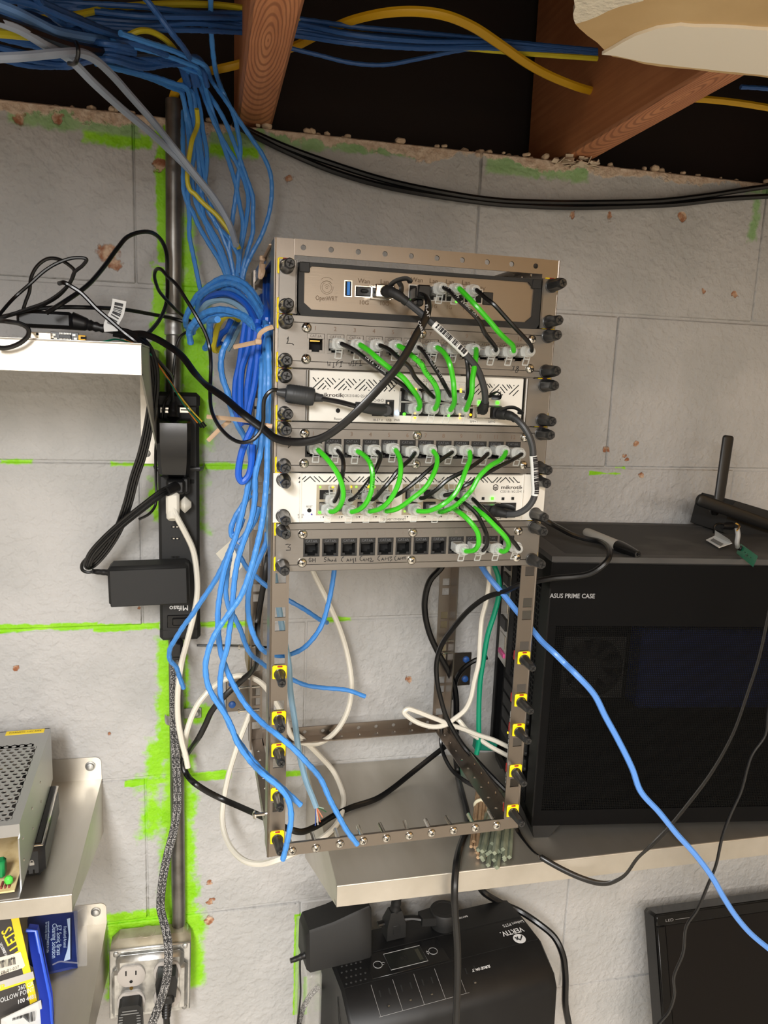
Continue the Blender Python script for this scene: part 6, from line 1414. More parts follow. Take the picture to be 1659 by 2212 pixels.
p = [tz(1600, 1176, .012), tz(1637, 1203, .012), tz(1627, 1225, .001), tz(1591, 1195, .001)]; c = p[3].copy()
t = thing('circuit_board', 'small green circuit board leaning against the wireless router', 'circuit board', Matrix.Translation(c))
mb = MB(); mb.prism([q - c for q in p], (.0006, .0010, .0008)); mb.build('board', mat('green_circuit_board', rgb(0, 120, 84), .35), t)
mb = MB(); q = tz(1603, 1184, .009) - c; mb.box(q, (.009, .006, .005), .001); mb.build('connector', BLK, t)
mb = MB()
for k in range(7): q = tz(1610 + (k * 5) % 14, 1193 + (k * 7) % 12, .0085) - c; mb.box(q, (.0012, .001, .0012))
mb.build('solder_dots', CHROME, t)
mb = MB(); mb.tube(smooth([tz(1592, 1141, .035) - c, tz(1594, 1155, .028) - c, tz(1592, 1170, .02) - c, tz(1593, 1181, .012) - c], 5), .0026, 8); mb.build('grey_sleeve', mat('grey_sleeve', rgb(150, 150, 150), .4), t)
mb = MB(); mb.tube(smooth([tz(1589, 1130, .04) - c, tz(1597, 1135, .038) - c, tz(1592, 1146, .034) - c], 5), .0009, 6); mb.build('brass_pin', GOLD, t)

# ================================================================ cables round the computer
cable('thick black cord from behind the rack down over the long shelf to the floor', RUBBER, [(960, 1205, -.06), (954, 1225), (929, 1254), (918, 1292.6), (918, 1325), (927, 1366), (944, 1405), (966, 1445), (979, 1475), (985, 1510), (985, 1560), (984, 1620), (988, 1670), (998, 1715), (1008, 1755), (1011, 1785), (1000, 1812), (987, 1857, -.243), (982.5, 1900, -.258), (981.5, 1935, -.264), (983, 1971, -.264), (988, 2047, -.262), (988, 2123, -.262), (984.6, 2212, -.262), (983, 2260, -.262)], -.05, .0040, name='power_lead', cat='cord')
cable('black cord looping off the top of the computer case and down behind the right post', RUBBER, [(1175, 1122, -.20), (1187, 1129, -.2), (1208, 1140.5, -.19), (1237, 1155, -.185), (1266, 1163.7, -.19), (1292.4, 1169, -.2), (1310, 1178, -.225), (1317, 1192.6, -.25), (1312.7, 1210, -.262), (1295, 1227, -.262), (1273.6, 1239, -.258), (1244.7, 1244.7, -.252), (1201, 1248, -.245), (1158, 1255.5, -.235), (1122, 1263.6, -.225), (1093, 1277, -.21), (1054, 1288.7, -.19), (1015.7, 1315.7, -.17), (981, 1354, -.15), (954, 1393, -.13), (943, 1431.5, -.12), (944, 1470, -.12), (952, 1508.6, -.12), (963.6, 1547, -.12), (981.5, 1581, -.125), (1004, 1615, -.13), (1031, 1644, -.145), (1069, 1684, -.165), (1091.6, 1706, -.175), (1110, 1722, -.185)], 0, .0030, name='power_lead', cat='cord')
cable('short black cord curving from the computer sockets behind the right rear post', RUBBER, [(1052, 1420, -.05), (1027, 1426, -.05), (1004, 1441, -.045), (989, 1460, -.04), (982, 1482, -.04), (979, 1510, -.04)], 0, .0032, name='power_lead', cat='cord')
cable('black cord hooking under the right side rail of the rack', RUBBER, [(955, 1560, -.05), (953, 1585, -.05), (953, 1608, -.055), (960.6, 1636, -.07), (977.7, 1665, -.085), (1002, 1685.6, -.10), (1031, 1701, -.11), (1050, 1710, -.115)], 0, .0026, name='power_lead', cat='cord')
cable('white network cable looping left behind the rack then into the computer, long one', WHT, [(1056, 1205, -.14), (1056, 1225), (1056, 1258), (1050, 1300), (1041, 1335), (1037, 1383), (1034, 1431.5), (1025, 1470), (1017, 1508), (1004, 1534), (981, 1553), (962, 1566), (936, 1570), (907.5, 1563), (884, 1550), (873, 1538), (881, 1531.5), (898, 1536), (926.5, 1547), (951, 1556.5), (974, 1566), (1004, 1576), (1031, 1587), (1065, 1598), (1097, 1613), (1125, 1628)], -.12, .0029)
cable('white network cable into the computer, lower short one', WHT, [(985, 1552, -.11), (993, 1558), (1008, 1576), (1031, 1593), (1059, 1612), (1097, 1632.5), (1120, 1645)], -.115, .0029)
cable('teal network cable dropping into the lower computer socket', TEAL, [(1060, 1205, -.13), (1068, 1223), (1077, 1250), (1077, 1287), (1068, 1325), (1054, 1370), (1044.7, 1422), (1037.5, 1470), (1035, 1510), (1034, 1560), (1034, 1605), (1029, 1629)], -.115, .0032)
cable('blue network cable crossing in front of the computer case to the lower right corner', mat('light_blue_jacket', rgb(92, 148, 228), .38), [(1025, 1195, -.17), (1039, 1221, -.18), (1054, 1244, -.19), (1085, 1281, -.205), (1116, 1319.6, -.225), (1135, 1342, -.24), (1151, 1362, -.252), (1170, 1385, -.265), (1199, 1412, -.285), (1220, 1433, -.29), (1243.5, 1456), (1284, 1501), (1307, 1546.6), (1334, 1596), (1365.6, 1660), (1383.6, 1709), (1424, 1754.6), (1460.5, 1800), (1501, 1845), (1537, 1893), (1564, 1940), (1588.6, 1978), (1619, 2014), (1659, 2048), (1700, 2080)], -.305, .0031)
cable('flat black lead sagging across the front of the computer case, touching the shelf lip', RUBBER, [(1116, 1790, -.22), (1122, 1801, -.225), (1150, 1837, -.25), (1168, 1851, -.262), (1211, 1876, -.275), (1257, 1897, -.285), (1297, 1908, -.29), (1322, 1906, -.292), (1349, 1891, -.295), (1377, 1854, -.30), (1402, 1831), (1438, 1795), (1483, 1741), (1537, 1668.7), (1582.6, 1587), (1614, 1501), (1640, 1420), (1655, 1352), (1670, 1280)], -.305, .0012, name='power_lead', cat='cord', flat=(.0030, .0011), hint=(.35, -.93, .1))
cable('thin black lead hanging at the far right past the monitor corner', RUBBER, [(1672, 1480, -.30), (1659, 1535), (1652.7, 1587), (1623, 1632.5), (1600.7, 1709), (1578, 1759), (1560, 1809), (1546, 1870), (1530, 1909.5), (1506, 1965), (1483, 2000), (1476, 2057), (1456, 2109), (1457, 2149), (1444.5, 2185.6), (1423, 2212), (1410, 2240)], -.30, .0016, name='power_lead', cat='cord')
t = thing('network_plug', 'teal network plug end lying behind the right side rail', 'plug', Matrix.Translation(at(1000, 1648, -.035)))
mb = MB(); mb.box((0, 0, 0), (.014, .01, .018), .004); mb.build('body', TEAL, t)
mb = MB(); c = at(1048, 1607, -.105); mb.box((0, 0, 0), (.030, .012, .014), .002, None, Matrix.Rotation(.1, 3, 'Y')); tag(mb.build('plug_boot', mat('deep_teal_plastic', rgb(0, 104, 84), .45), None, c), 'teal plug boot pushed into the computer under the teal cable', 'plug')

# bundles of sticks on the shelf under the rack corner
def bundle(name, label, cat, A, B, n, r, m, m2, rs, band=None, square=False):
    rr_ = random.Random(rs); t = thing(name, label, cat, Matrix.Translation(A))
    ax = (B - A); s = ax.cross(V((0, 0, 1))).normalized(); up = s.cross(ax).normalized(); ks = []
    R_ = r * math.sqrt(n) * 1.05
    for i in range(n):
        ra = R_ * math.sqrt((i + .5) / n); an = i * 2.399
        o = s * ra * math.cos(an) + up * (ra * math.sin(an) * .72 + R_ * .70)
        j = V((rr_.uniform(-.3, .3), rr_.uniform(-.3, .3), 0)) * r
        d = ax.normalized() * rr_.uniform(-.012, .012)
        mb = MB(); mb.tube([o + d, o + ax + s * ra * .25 * math.cos(an) + j + d], r * .95, 4 if square else 8, flat=None); k = mb.build(m2, m, t); ks.append(k)
    if band is not None:
        c = ax * band + up * R_ * .72; mb = MB(); mb.tube([c + s * R_ * 1.12 * math.cos(q) + up * R_ * .86 * math.sin(q) for q in (2 * PI * k / 24 for k in range(24))], .0022, 8, closed=True); mb.build('rubber_band', mat('cream_rubber', rgb(226, 220, 190), .6), t)
    return t
zs = ZO - .4075
bundle('stick_bundle', 'banded bundle of tan sticks standing out on the shelf under the right rack corner', 'sticks', atz(1046, 1700, zs), atz(1035, 1846, zs), 15, .0021, mat('tan_wood_stick', rgb(176, 146, 112), .6, var=(80, rgb(140, 112, 84), .4, .7)), 'stick', 5, .38)
bundle('stick_bundle', 'loose bundle of grey green square sticks on the shelf beside the tan ones', 'sticks', atz(1085, 1740, zs), atz(1066, 1866, zs), 22, .0029, mat('grey_green_stick', rgb(132, 138, 118), .6, var=(80, rgb(104, 112, 94), .4, .7)), 'stick', 8, None, True)

# ================================================================ battery backup below the shelf
UMx = Matrix.Translation((-.051, -.173, ZO - .600)) @ Matrix.Rotation(math.radians(7.4), 4, 'Z')
UI = UMx.inverted(); UL = .272
ups = thing('battery_backup', 'black battery backup unit with outlets on top, lettering upside down, under the long shelf', 'battery backup', UMx)
UPM = mat('black_backup_plastic', rgb(15, 15, 16), .45, bump=(1500, .12, .0002), var=(40, rgb(22, 22, 22), .5, .8), spec=.35)
prof = [(.092, -.16), (.092, -.012), (.086, -.004), (.045, 0), (.0, 0), (-.036, -.020), (-.044, -.034), (-.050, -.20), (.0, -.22)]
mb = MB(); rr_ = []
for x, k in ((0, .97), (.004, 1), (UL - .012, 1), (UL - .003, .985), (UL, .95)): rr_.append([(x, .02 + (y - .02) * k, -.1 + (z + .1) * k) for y, z in prof])
mb.rings(rr_); mb.build('housing', UPM, ups)
up_ = lambda u, v: UI @ atz(u, v, ZO - .600)
UT = lambda x, y, r=PI: Matrix.Translation((x, y, .0004)) @ Matrix.Rotation(r, 4, 'Z')
mb = MB()
for y in (.0005, .0445): mb.bx(.004, UL - .006, y - .0004, y + .0004, -.0006, .0003)
mb.build('top_seams', VOID, ups)['kind'] = 'stuff'
a, b = up_(776, 2070), up_(935, 2077); c = up_(909, 2038)
x0, x1 = .040, .142; mb = MB(); mb.bx(x0, x1, .003, .042, -.0006, .0006, .0003); pn = mb.build('display_panel', BLKG, ups)
LINE = mat('dim_white_print', rgb(150, 150, 150), .5)
mb = MB(); lx0, lx1 = .066, .115
mb.tube([(lx0, .009, .0009), (lx1, .009, .0009), (lx1, .036, .0009), (lx0, .036, .0009)], .0004, 5, closed=True)
for bxx in (.0535, .1275): mb.tube([(bxx + .0055 * math.cos(q), .022 + .0055 * math.sin(q), .0009) for q in (2 * PI * k / 24 for k in range(24))], .0004, 5, closed=True)
mb.tube([(.0605 + .002 * math.cos(q), .022 + .002 * math.sin(q), .0008) for q in (2 * PI * k / 14 for k in range(12))], .00025, 4)
mb.prism([(.1185, .0225, .0007), (.1215, .0225, .0007), (.120, .0255, .0007)], (0, 0, .0002)); mb.prism([(.1185, .0210, .0007), (.1215, .0210, .0007), (.120, .0180, .0007)], (0, 0, .0002))
mb.build('panel_print', LINE, pn)
mb = MB(); mb.bx(lx0 + .001, lx1 - .001, .010, .035, .0006, .0009, 0, 0); mb.bx(lx1 - .009, lx1 - .004, .013, .032, .0009, .0010, 0, 1); put_text(mb, '50', .011, UT(.088, .0225) @ Matrix.Translation((0, 0, .0007)), None, 2); mb.build('screen', [mat('lcd_dark', rgb(24, 26, 24), .25), mat('lcd_dim_bar', rgb(52, 52, 44), .3), VOID], pn)
for bxx in (.0535, .1275):
    mb = MB(); mb.lathe((bxx, .022, .0004), (0, 0, 1), [(0, .0046), (.0010, .0044), (.0016, .0030)], 18); mb.build('button', BLKG, pn)
mb = MB(); 
for i in range(5):
    for j in range(4): mb.lathe((.008 + .006 * i + .003 * (j % 2), .006 + .0092 * j, 0), (0, 0, 1), [(-.0002, .0013), (.0004, .0012)], 8)
mb.build('speaker_dots', mat('dot_grey', rgb(60, 60, 60), .4), ups)['kind'] = 'stuff'
WP = mat('white_print', rgb(225, 225, 225), .5)
mb = MB(); p = up_(1106, 2013); put_text(mb, 'VERTIV.', .0118, UT(p.x, p.y), .0335, None, True); p = up_(1103, 2002); put_text(mb, 'Liebert PST5', .0072, UT(p.x + .006, p.y + .004), .031)
p = up_(1053, 2101); put_text(mb, 'SURGE ONLY', .0042, Matrix.Translation((p.x, -.014, -.0072)) @ Matrix.Rotation(math.atan2(.02, .036), 4, 'X') @ Matrix.Rotation(PI, 4, 'Z'), .025, None, True)
p = up_(985, 1985); put_text(mb, 'BATTERY BACKUP', .0042, UT(p.x, p.y), .034, None, True)
mb.build('printed_text', WP, ups)
p = up_(1122, 2028); mb = MB(); mb.lathe((p.x, p.y, .0002), (0, 0, 1), [(0, .0082), (.0003, .0082)], 28, 0)
mb.tube([(p.x + .0052, p.y + .0030, .0007), (p.x, p.y - .0030, .0007), (p.x - .0052, p.y + .0030, .0007)], .0010, 5, 1); mb.tube([(p.x - .001, p.y + .0030, .0007), (p.x - .0045, p.y - .0015, .0007)], .0008, 5, 1); mb.build('round_emblem', [WP, UPM], ups)
SLM = Matrix.Translation((0, 0, 0))
def onslope(x, f): return (x, -.036 * f, -.020 * f + .0004)
nrm = V((0, -.020, .036)).normalized(); R = Matrix.Rotation(math.atan2(.020, .036), 3, 'X')
mb = MB()
for k in range(5):
    x = .036 + .0275 * k
    A = V(onslope(x, .08)); B = V(onslope(x + .002, .92)); mb.tube([A, B], .00022, 4)
mb.tube([V(onslope(.036, .92)), V(onslope(.152, .92))], .00022, 4); mb.build('outlet_lines', LINE, ups)
for x in (.050, .0775, .105, .163):
    mb = MB()
    for dx in (-.006, .006): mb.box(V(onslope(x + dx, .36)), (.0018, .0072, .0004), 0, 0, R)
    mb.lathe(V(onslope(x, .70)) - nrm * .0002, nrm, [(0, .0022), (.0003, .0022)], 10, 0); mb.box(V(onslope(x + .0005, .72)), (.0026, .0014, .0008), 0, 1, R)  # bright steel chip added as a glint in the ground hole
    mb.build('outlet', [VOID, CHROME], ups)
mb = MB(); mb.lathe((-.002, -.028, -.070), (-1, 0, 0), [(-.002, .0058), (.001, .0058), (.002, .004)], 16, 0); mb.lathe((-.0035, -.028, -.070), (-1, 0, 0), [(0, .0036), (.001, .003)], 14, 1); mb.build('side_button', [CHROME, BLKG], ups)
mb = MB(); mb.tube([(-.0005, -.010, -.050), (-.0005, .012, -.02), (-.0005, -.004, -.075)], .0003, 4); mb.build('side_seam', VOID, ups)
boot(ups, [V((-.000, -.036, -.093)), V((-.012, -.037, -.096)), V((-.025, -.038, -.099)), V((-.045, -.04, -.104))], .0092, .0064, BLKM, 7)
# plug-in adapters on it
c = up_(790, 2062); base = UMx @ V((.018, .068, .001))
t = thing('plug_adapter', 'bulky black plug-in adapter at the left end of the battery backup', 'adapter', UMx @ Matrix.Translation((.012, .060, .0)) )
mb = MB(); rr_ = []
for x, zt_, zb_, yy in ((-.044, .044, .002, .020), (-.040, .050, .0, .024), (-.01, .054, .0, .024), (.020, .062, .0, .024), (.036, .066, .0, .024), (.039, .062, .002, .022)):
    rr_.append([(x, -yy, zb_), (x, yy, zb_), (x, yy * .92, zt_ - .003), (x, yy * .82, zt_), (x, -yy * .60, zt_), (x, -yy * .70, zt_ - .003)])
mb.rings(rr_); mb.build('body', BLKM, t)
I = t.matrix_world.inverted(); boot(t, [V((-.042, -.010, .014)), V((-.050, -.011, .013)), V((-.062, -.012, .012))], .0042, .0030, BLK, 7)
cable('thin black lead from the adapter on the battery backup hanging down the wall', RUBBER, [(664, 2050, -.11), (656, 2052, -.11), (650, 2060, -.11), (648, 2085, -.11), (649, 2150, -.11), (644, 2200, -.11), (640, 2240, -.11)], 0, .0012, name='power_lead', cat='cord')
t = thing('power_plug', 'upright black plug with ribbed relief in the battery backup under the shelf lip', 'plug', UMx @ Matrix.Translation((.090, .066, .0)))
mb = MB(); mb.rings([[(-.012, -.010, 0), (.014, -.010, 0), (.014, .010, 0), (-.012, .010, 0)], [(-.0115, -.010, .020), (.0135, -.010, .020), (.0135, .010, .020), (-.0115, .010, .020)], [(-.006, -.006, .036), (.009, -.006, .036), (.009, .006, .036), (-.006, .006, .036)]]); mb.box((.001, -.0102, .014), (.010, .001, .012), .0004); mb.build('body', BLKM, t)
boot(t, [V((.0015, 0, .034)), V((.003, .0, .046)), V((.005, 0, .062)), V((.006, .002, .080))], .0068, .0058, BLKM, 8)
mb = MB(); mb.tube(smooth([(.006, .002, .076), (.0062, .006, .10), (.004, .02, .13), (0, .03, .15)], 5), .0042, 8); mb.build('lead', RUBBER, t)
t = thing('flat_plug', 'flat round black plug lying low on the battery backup', 'plug', UMx @ Matrix.Translation((.160, .062, 0)))
mb = MB(); mb.lathe((0, 0, 0), (0, 0, 1), [(0, .0165), (.010, .0170), (.0105, .0190), (.021, .0190), (.0235, .0175), (.024, .0130), (.0236, .0125), (.0236, .001)], 28)
mb.rings([[(-.014, -.011, .010), (-.014, .011, .010), (-.014, .011, .021), (-.014, -.011, .021)], [(-.034, -.0075, .011), (-.034, .0075, .011), (-.034, .0075, .022), (-.034, -.0075, .022)]]); mb.build('body', BLKM, t)
mb = MB(); mb.tube(smooth([(-.033, 0, .017), (-.045, .004, .018), (-.065, .008, .017), (-.09, .008, .016)], 5), .004, 8, flat=(.0045, .0028), hint=(0, 0, 1)); mb.build('lead', RUBBER, t)
cable('thick black cord running down the right end of the battery backup', RUBBER, [(1030, 1905, -.03), (1044, 1927, -.05), (1081, 1950, -.055), (1121.7, 1968, -.065), (1162, 1994, -.085), (1197, 2024, -.10), (1214, 2058, -.11), (1221, 2108), (1221, 2169), (1228, 2212), (1232, 2250)], -.11, .0046, name='power_lead', cat='cord')
mb = MB(); a = atz(672, 2046, ZO - .60); 
t = thing('clear_tray', 'clear plastic tray edge behind the battery backup', 'tray', Matrix.Translation((-.075, -.05, ZO - .83)))
ACR = mat('clear_acrylic', rgb(225, 222, 215), .1, alpha=.22)
mb = MB(); mb.bx(-.012, .008, -.08, .03, 0, .215, .002); mb.build('end_wall', ACR, t)
cable('braided silver cord curling behind the battery backup at its lower left', BRAID, [(690, 2130, -.09), (672, 2148, -.09), (655, 2178, -.09), (645, 2215, -.09), (638, 2250, -.09)], 0, .0036, name='braided_cord', cat='cord')
# shelf that carries it, below the frame
shelf('lower stainless wall shelf carrying the battery backup', -.14, .20, .20, -.822, .025, .12, (('a', 1), ('b', -1)))

# ================================================================ monitor leaning on the wall
tl = at(1412, 1975, -.055)
MM = Matrix.Translation(tl) @ Matrix.Rotation(-math.radians(18), 4, 'X')
t = thing('monitor', 'black flat monitor leaning on the wall at the lower right corner', 'monitor', MM)
mb = MB(); mb.bx(0, .50, -.004, .030, -.32, 0, .004); mb.bx(0, .50, -.0065, -.003, -.0155, 0, .0015); mb.bx(0, .0145, -.0065, -.003, -.32, -.0155, .0015); mb.build('bezel', mat('glossy_bezel', rgb(12, 11, 11), .2, spec=.35), t)
mb = MB(); mb.bx(.0155, .50, -.0046, -.003, -.32, -.0165, 0); mb.build('screen', mat('dark_matt_screen', rgb(14, 11, 10), .35, spec=.22), t)
mb = MB(); put_text(mb, 'LED', .0055, TM(.0215, -.0067, -.0085), .013); mb.bx(.031, .056, -.0068, -.0065, -.0088, -.0082); mb.build('printed_text', mat('dim_grey_print', rgb(120, 118, 116), .5), t)

# ================================================================ lower left shelves
b1, b2 = atz(98, 1892, ZO - .400), atz(0, 1908, ZO - .400)
MPM = Matrix.Translation((b1.x, b1.y, ZO - .4015)) @ Matrix.Rotation(math.radians(3), 4, 'Z')
t = thing('mini_computer', 'black mini computer with a silver rim under the perforated power supply', 'computer', MPM)
mb = MB(); mb.box((-.06, .058, .018), (.12, .116, .036), .006); mb.build('body', mat('graphite_shell', rgb(58, 60, 64), .4, .4), t)
mb = MB(); mb.bx(-.1195, -.0005, .0005, .1155, .0345, .0365, .0008); mb.build('rim', CHROME, t); mb = MB(); mb.bx(-.1175, -.0025, .0025, .1135, .0360, .0375, .001); mb.build('lid', BLKG, t)
mb = MB()
for k in range(12): mb.bx(-.0105 - .0056 * k - .0011, -.0105 - .0056 * k + .0011, -.0004, .001, .0050, .0105, .0008)
mb.bx(-.026, -.017, -.0004, .001, .0150, .0182, .001); mb.build('vent_slots', VOID, t)['kind'] = 'stuff'
mb = MB(); mb.bx(-.0145, -.0095, -.0004, .001, .0148, .0185, .0006); mb.tube([(-.012 + .0016 * math.cos(q), -.0002, .0187 + .0022 * math.sin(q)) for q in (PI * k / 8 for k in range(9))], .0004, 4); mb.build('lock_mark', WP, t)
# power supply on top
PH = ZO - .300
pA, pB = atz(104, 1590, PH), atz(42, 1780, PH)
d = (pB - pA); yaw = math.atan2(d.x, -d.y)
PSM = Matrix.Translation((pB.x, pB.y, ZO - .3635)) @ Matrix.Rotation(yaw, 4, 'Z')
Lp = .195; Hp = .0635; Wp = .11
t = thing('power_supply', 'open metal power supply with a perforated lid on the lower left shelf', 'power supply', PSM)
def psu_mat():
    return mat('plain_aluminium', rgb(178, 178, 178), .38, .85, bump=(500, .1, .0003))
mb = MB(); n = 0
P_ = .0079; hx = []
for j in range(22):
    for i in range(13):
        x = -.012 - P_ * i - (P_ / 2 if j % 2 else 0); y = .012 + P_ * .866 * j
        if y < Lp - .016 and x > -Wp + .006: hx.append((x, y))
# lid: one hexagonal cell per hole, with its hole
for x, y in hx:
    n = 12; hr = P_ / math.sqrt(3); O = []; In = []
    for k in range(n):
        a = PI / 6 + 2 * PI * k / n - PI / 6; m_ = math.cos(PI / 6) / math.cos(((a + PI / 6 * 0) % (PI / 3)) - PI / 6)
        O.append((x + hr * m_ * math.cos(a + PI / 6) , y + hr * m_ * math.sin(a + PI / 6), Hp)); In.append((x + .0024 * math.cos(a + PI / 6), y + .0024 * math.sin(a + PI / 6), Hp))
    mb.add(O + In + [(p[0], p[1], Hp - .001) for p in In], [(k, (k + 1) % n, n + (k + 1) % n, n + k) for k in range(n)] + [(n + k, n + (k + 1) % n, 2 * n + (k + 1) % n, 2 * n + k) for k in range(n)])
o = mb.build('perforated_lid', psu_mat(), t)
ys = .012 + P_ * .866 * 20
mb = MB(); mb.bx(-.0085, 0, 0, Lp, Hp - .001, Hp); mb.bx(-Wp, -.0085, 0, .0085, Hp - .001, Hp); mb.bx(-Wp, -.0085, ys + .0036, Lp, Hp - .001, Hp); mb.bx(-.0012, 0, 0, Lp, 0, Hp - .001); mb.bx(-Wp, -.0012, Lp - .0012, Lp, 0, Hp); mb.bx(-Wp, 0, 0, Lp, 0, .0012); mb.bx(-Wp, -.0012, .0, .0012, Hp - .012, Hp - .001); mb.bx(-.0012, 0, -.004, 0, .0, Hp - .012); mb.bx(-Wp, 0, -.016, 0, 0, .0012)
mb.build('case', psu_mat(), t)
mb = MB(); mb.bx(-.046, -.006, Lp - .010, Lp - .001, Hp, Hp + .0003); k = mb.build('warning_label', mat('yellow_label', rgb(248, 215, 30), .5), t); mb = MB(); put_text(mb, 'WARNING 110V 220V', .0045, Matrix.Translation((-.026, Lp - .0055, Hp + .0005)), .034); mb.build('label_print', INK, k)
mb = MB(); mb.bx(-Wp + .004, -.004, -.014, Lp - .004, .006, .0076); mb.build('circuit_board', mat('tan_circuit_board', rgb(222, 200, 150), .5, var=(90, rgb(190, 160, 100), .5, .8)), t)
for nm, c, s, col in (('green_terminal', (-.022, .004, .020), (.016, .012, .016), rgb(20, 130, 70)), ('small_green_component', (-.010, -.006, .013), (.007, .006, .008), rgb(80, 200, 70)), ('heat_sink', (-.040, -.003, .016), (.006, .016, .026), rgb(60, 52, 48)), ('red_coil', (-.055, .06, .026), (.030, .034, .032), rgb(190, 30, 40)), ('black_capacitor', (-.03, .12, .026), (.03, .04, .036), rgb(40, 40, 44)), ('pale_transformer', (-.055, .145, .026), (.03, .03, .03), rgb(190, 170, 110))):
    mb = MB(); mb.box(c, s, .002); mb.build(nm, mat(nm + '_colour', col, .5), t)
mb = MB(); mb.lathe((-.026, -.0085, .008), (0, 0, 1), [(0, .0042), (.004, .0042), (.0042, .0034), (.010, .0034)], 14); mb.build('trimmer', mat('orange_trimmer', rgb(240, 150, 40), .5), t)
mb = MB()
for k in range(9): mb.bx(-.0165 + (k % 3) * .0032, -.0150 + (k % 3) * .0032, -.010 + (k // 3) * .003, -.008 + (k // 3) * .003, .0076, .010)
mb.build('resistors', mat('maroon_resistor', rgb(120, 50, 50), .5), t)['kind'] = 'stuff'
mb = MB()
for k in range(3):
    for j in range(2): mb.lathe((.0, .012 + .05 * k, .02 + .022 * j), (1, 0, 0), [(0, .0016), (.0006, .0012)], 8)
mb.build('case_rivets', CHROME, t)['kind'] = 'stuff'

# blue pouch of cleaning solution leaning on the wall
CZ = ZO - .605
_q = [at(60, 1985, -.026), at(166, 1974, -.014), atz(130, 2098, CZ + .001)]
_n = (_q[1] - _q[0]).cross(_q[2] - _q[0]).normalized()
def onp(u, v, o=0.):            # pixel -> the pouch's leaning plane, o in front of it
    d = ray(u, v); return CT + d * (((_q[0] - CT).dot(_n)) / d.dot(_n)) - _n * (o if _n.y > 0 else -o)
def onc(u, v, Y):               # pixel -> depth Y, but never below the shelf
    q = at(u, v, Y); return q if q.z > CZ else atz(u, v, CZ)
pl = [onp(60, 1985), onp(166, 1974), onp(168, 2088), onp(98, 2104), onp(62, 2080)]
c = pl[0].copy(); t = thing('liquid_pouch', 'blue foil pouch of cleaning solution in a clear bag leaning behind the bullet box', 'pouch', Matrix.Translation(c))
NAVY = mat('navy_foil', rgb(26, 44, 110), .4, var=(26, rgb(14, 26, 76), .4, .7), spec=.35)
P = [q - c for q in pl]; mb = MB(); mid = sum(P, V((0, 0, 0))) / len(P)
n = len(P); fr = [p + V((0, -.002, 0)) for p in P]; inn = [mid.lerp(p, .75) + V((0, -.009, 0)) for p in P]
mb.rings([[p + V((0, .006, 0)) for p in P], fr, inn]); mb.build('foil', NAVY, t)
dz = (P[2] - P[1]); dxv = (P[0] - P[1]); nn = dxv.cross(dz).normalized()
if nn.y > 0: nn = -nn
f2 = lambda u, v, o=.0098: onp(u, v, o) - c
mb = MB(); mb.prism([f2(142, 1995), f2(149, 1993), f2(149, 2082), f2(135, 2086), f2(143, 2060), f2(146, 2030)], (0, .0004, 0)); k = mb.build('pale_band', mat('pale_blue_print', rgb(176, 196, 224), .4), t)
mb = MB()
ex_, ez_ = (P[2] - P[1]).normalized(), (P[1] - P[0]).normalized()
Rm_ = Matrix((ex_, (nn.cross(ex_)).normalized(), nn)).transposed().to_4x4()
for s, u, v, sz, wd in (('EZ Sonic Brass', 124, 2042, .0075, .036), ('Cleaning Solution', 114, 2043, .0075, .042), ('Frankford Arsenal', 137, 2035, .005, .026), ('concentrated formula', 102, 2020, .0035, .022), ('for use in any cleaner', 97, 2022, .0032, .022), ('MADE IN USA', 100, 2055, .0035, .016)):
    put_text(mb, s, sz, Matrix.Translation(f2(u, v, .0115)) @ Rm_, wd)
mb.build('printed_text', mat('pale_blue_print', rgb(176, 196, 224), .4), t)
mb = MB(); q = [at(40, 1965, -.006), at(186, 1958, -.004), at(186, 2090, -.026), at(166, 2094, -.030)]; mb.prism([onp(158, 1976, .004) - c, onp(187, 1960, .004) - c, onp(187, 2090, .004) - c, onp(166, 2092, .004) - c], (0, .0003, 0)); mb.prism([onp(45, 1984, .004) - c, onp(168, 1974, .004) - c, onp(186, 1960, .003) - c, onp(60, 1960, .003) - c], (0, .0003, 0)); mb.tube(smooth([f2(110, 2096, .012), f2(125, 2091, .014), f2(140, 2092, .014), f2(166, 2092, .012)], 4), .0009, 6)
mb.build('clear_bag', mat('thin_clear_bag', rgb(225, 225, 230), .35, alpha=.10, spec=.25), t)
# blue tray and the bullet box
pa = [onc(58, 2010, -.075), onc(78, 2012, -.075), onc(108, 2160, -.13), onc(112, 2230, -.15), onc(90, 2232, -.15), onc(84, 2150, -.13), onc(66, 2060, -.09)]
c = pa[0].copy(); t = thing('blue_bin', 'translucent blue plastic bin edge between bullet box and foil pouch', 'bin', Matrix.Translation(c))
mb = MB(); mb.prism([q - c for q in pa], (0, .014, -.002)); mb.build('wall', mat('blue_plastic_bin', rgb(26, 52, 160), .4), t)
mb = MB(); mb.tube([onc(56, 2010, -.077) - c, onc(78, 2012, -.077) - c, onc(108, 2160, -.132) - c, onc(112, 2225, -.152) - c], .0022, 8); mb.build('rim', mat('blue_plastic_bin_rim', rgb(60, 100, 225), .3), t)
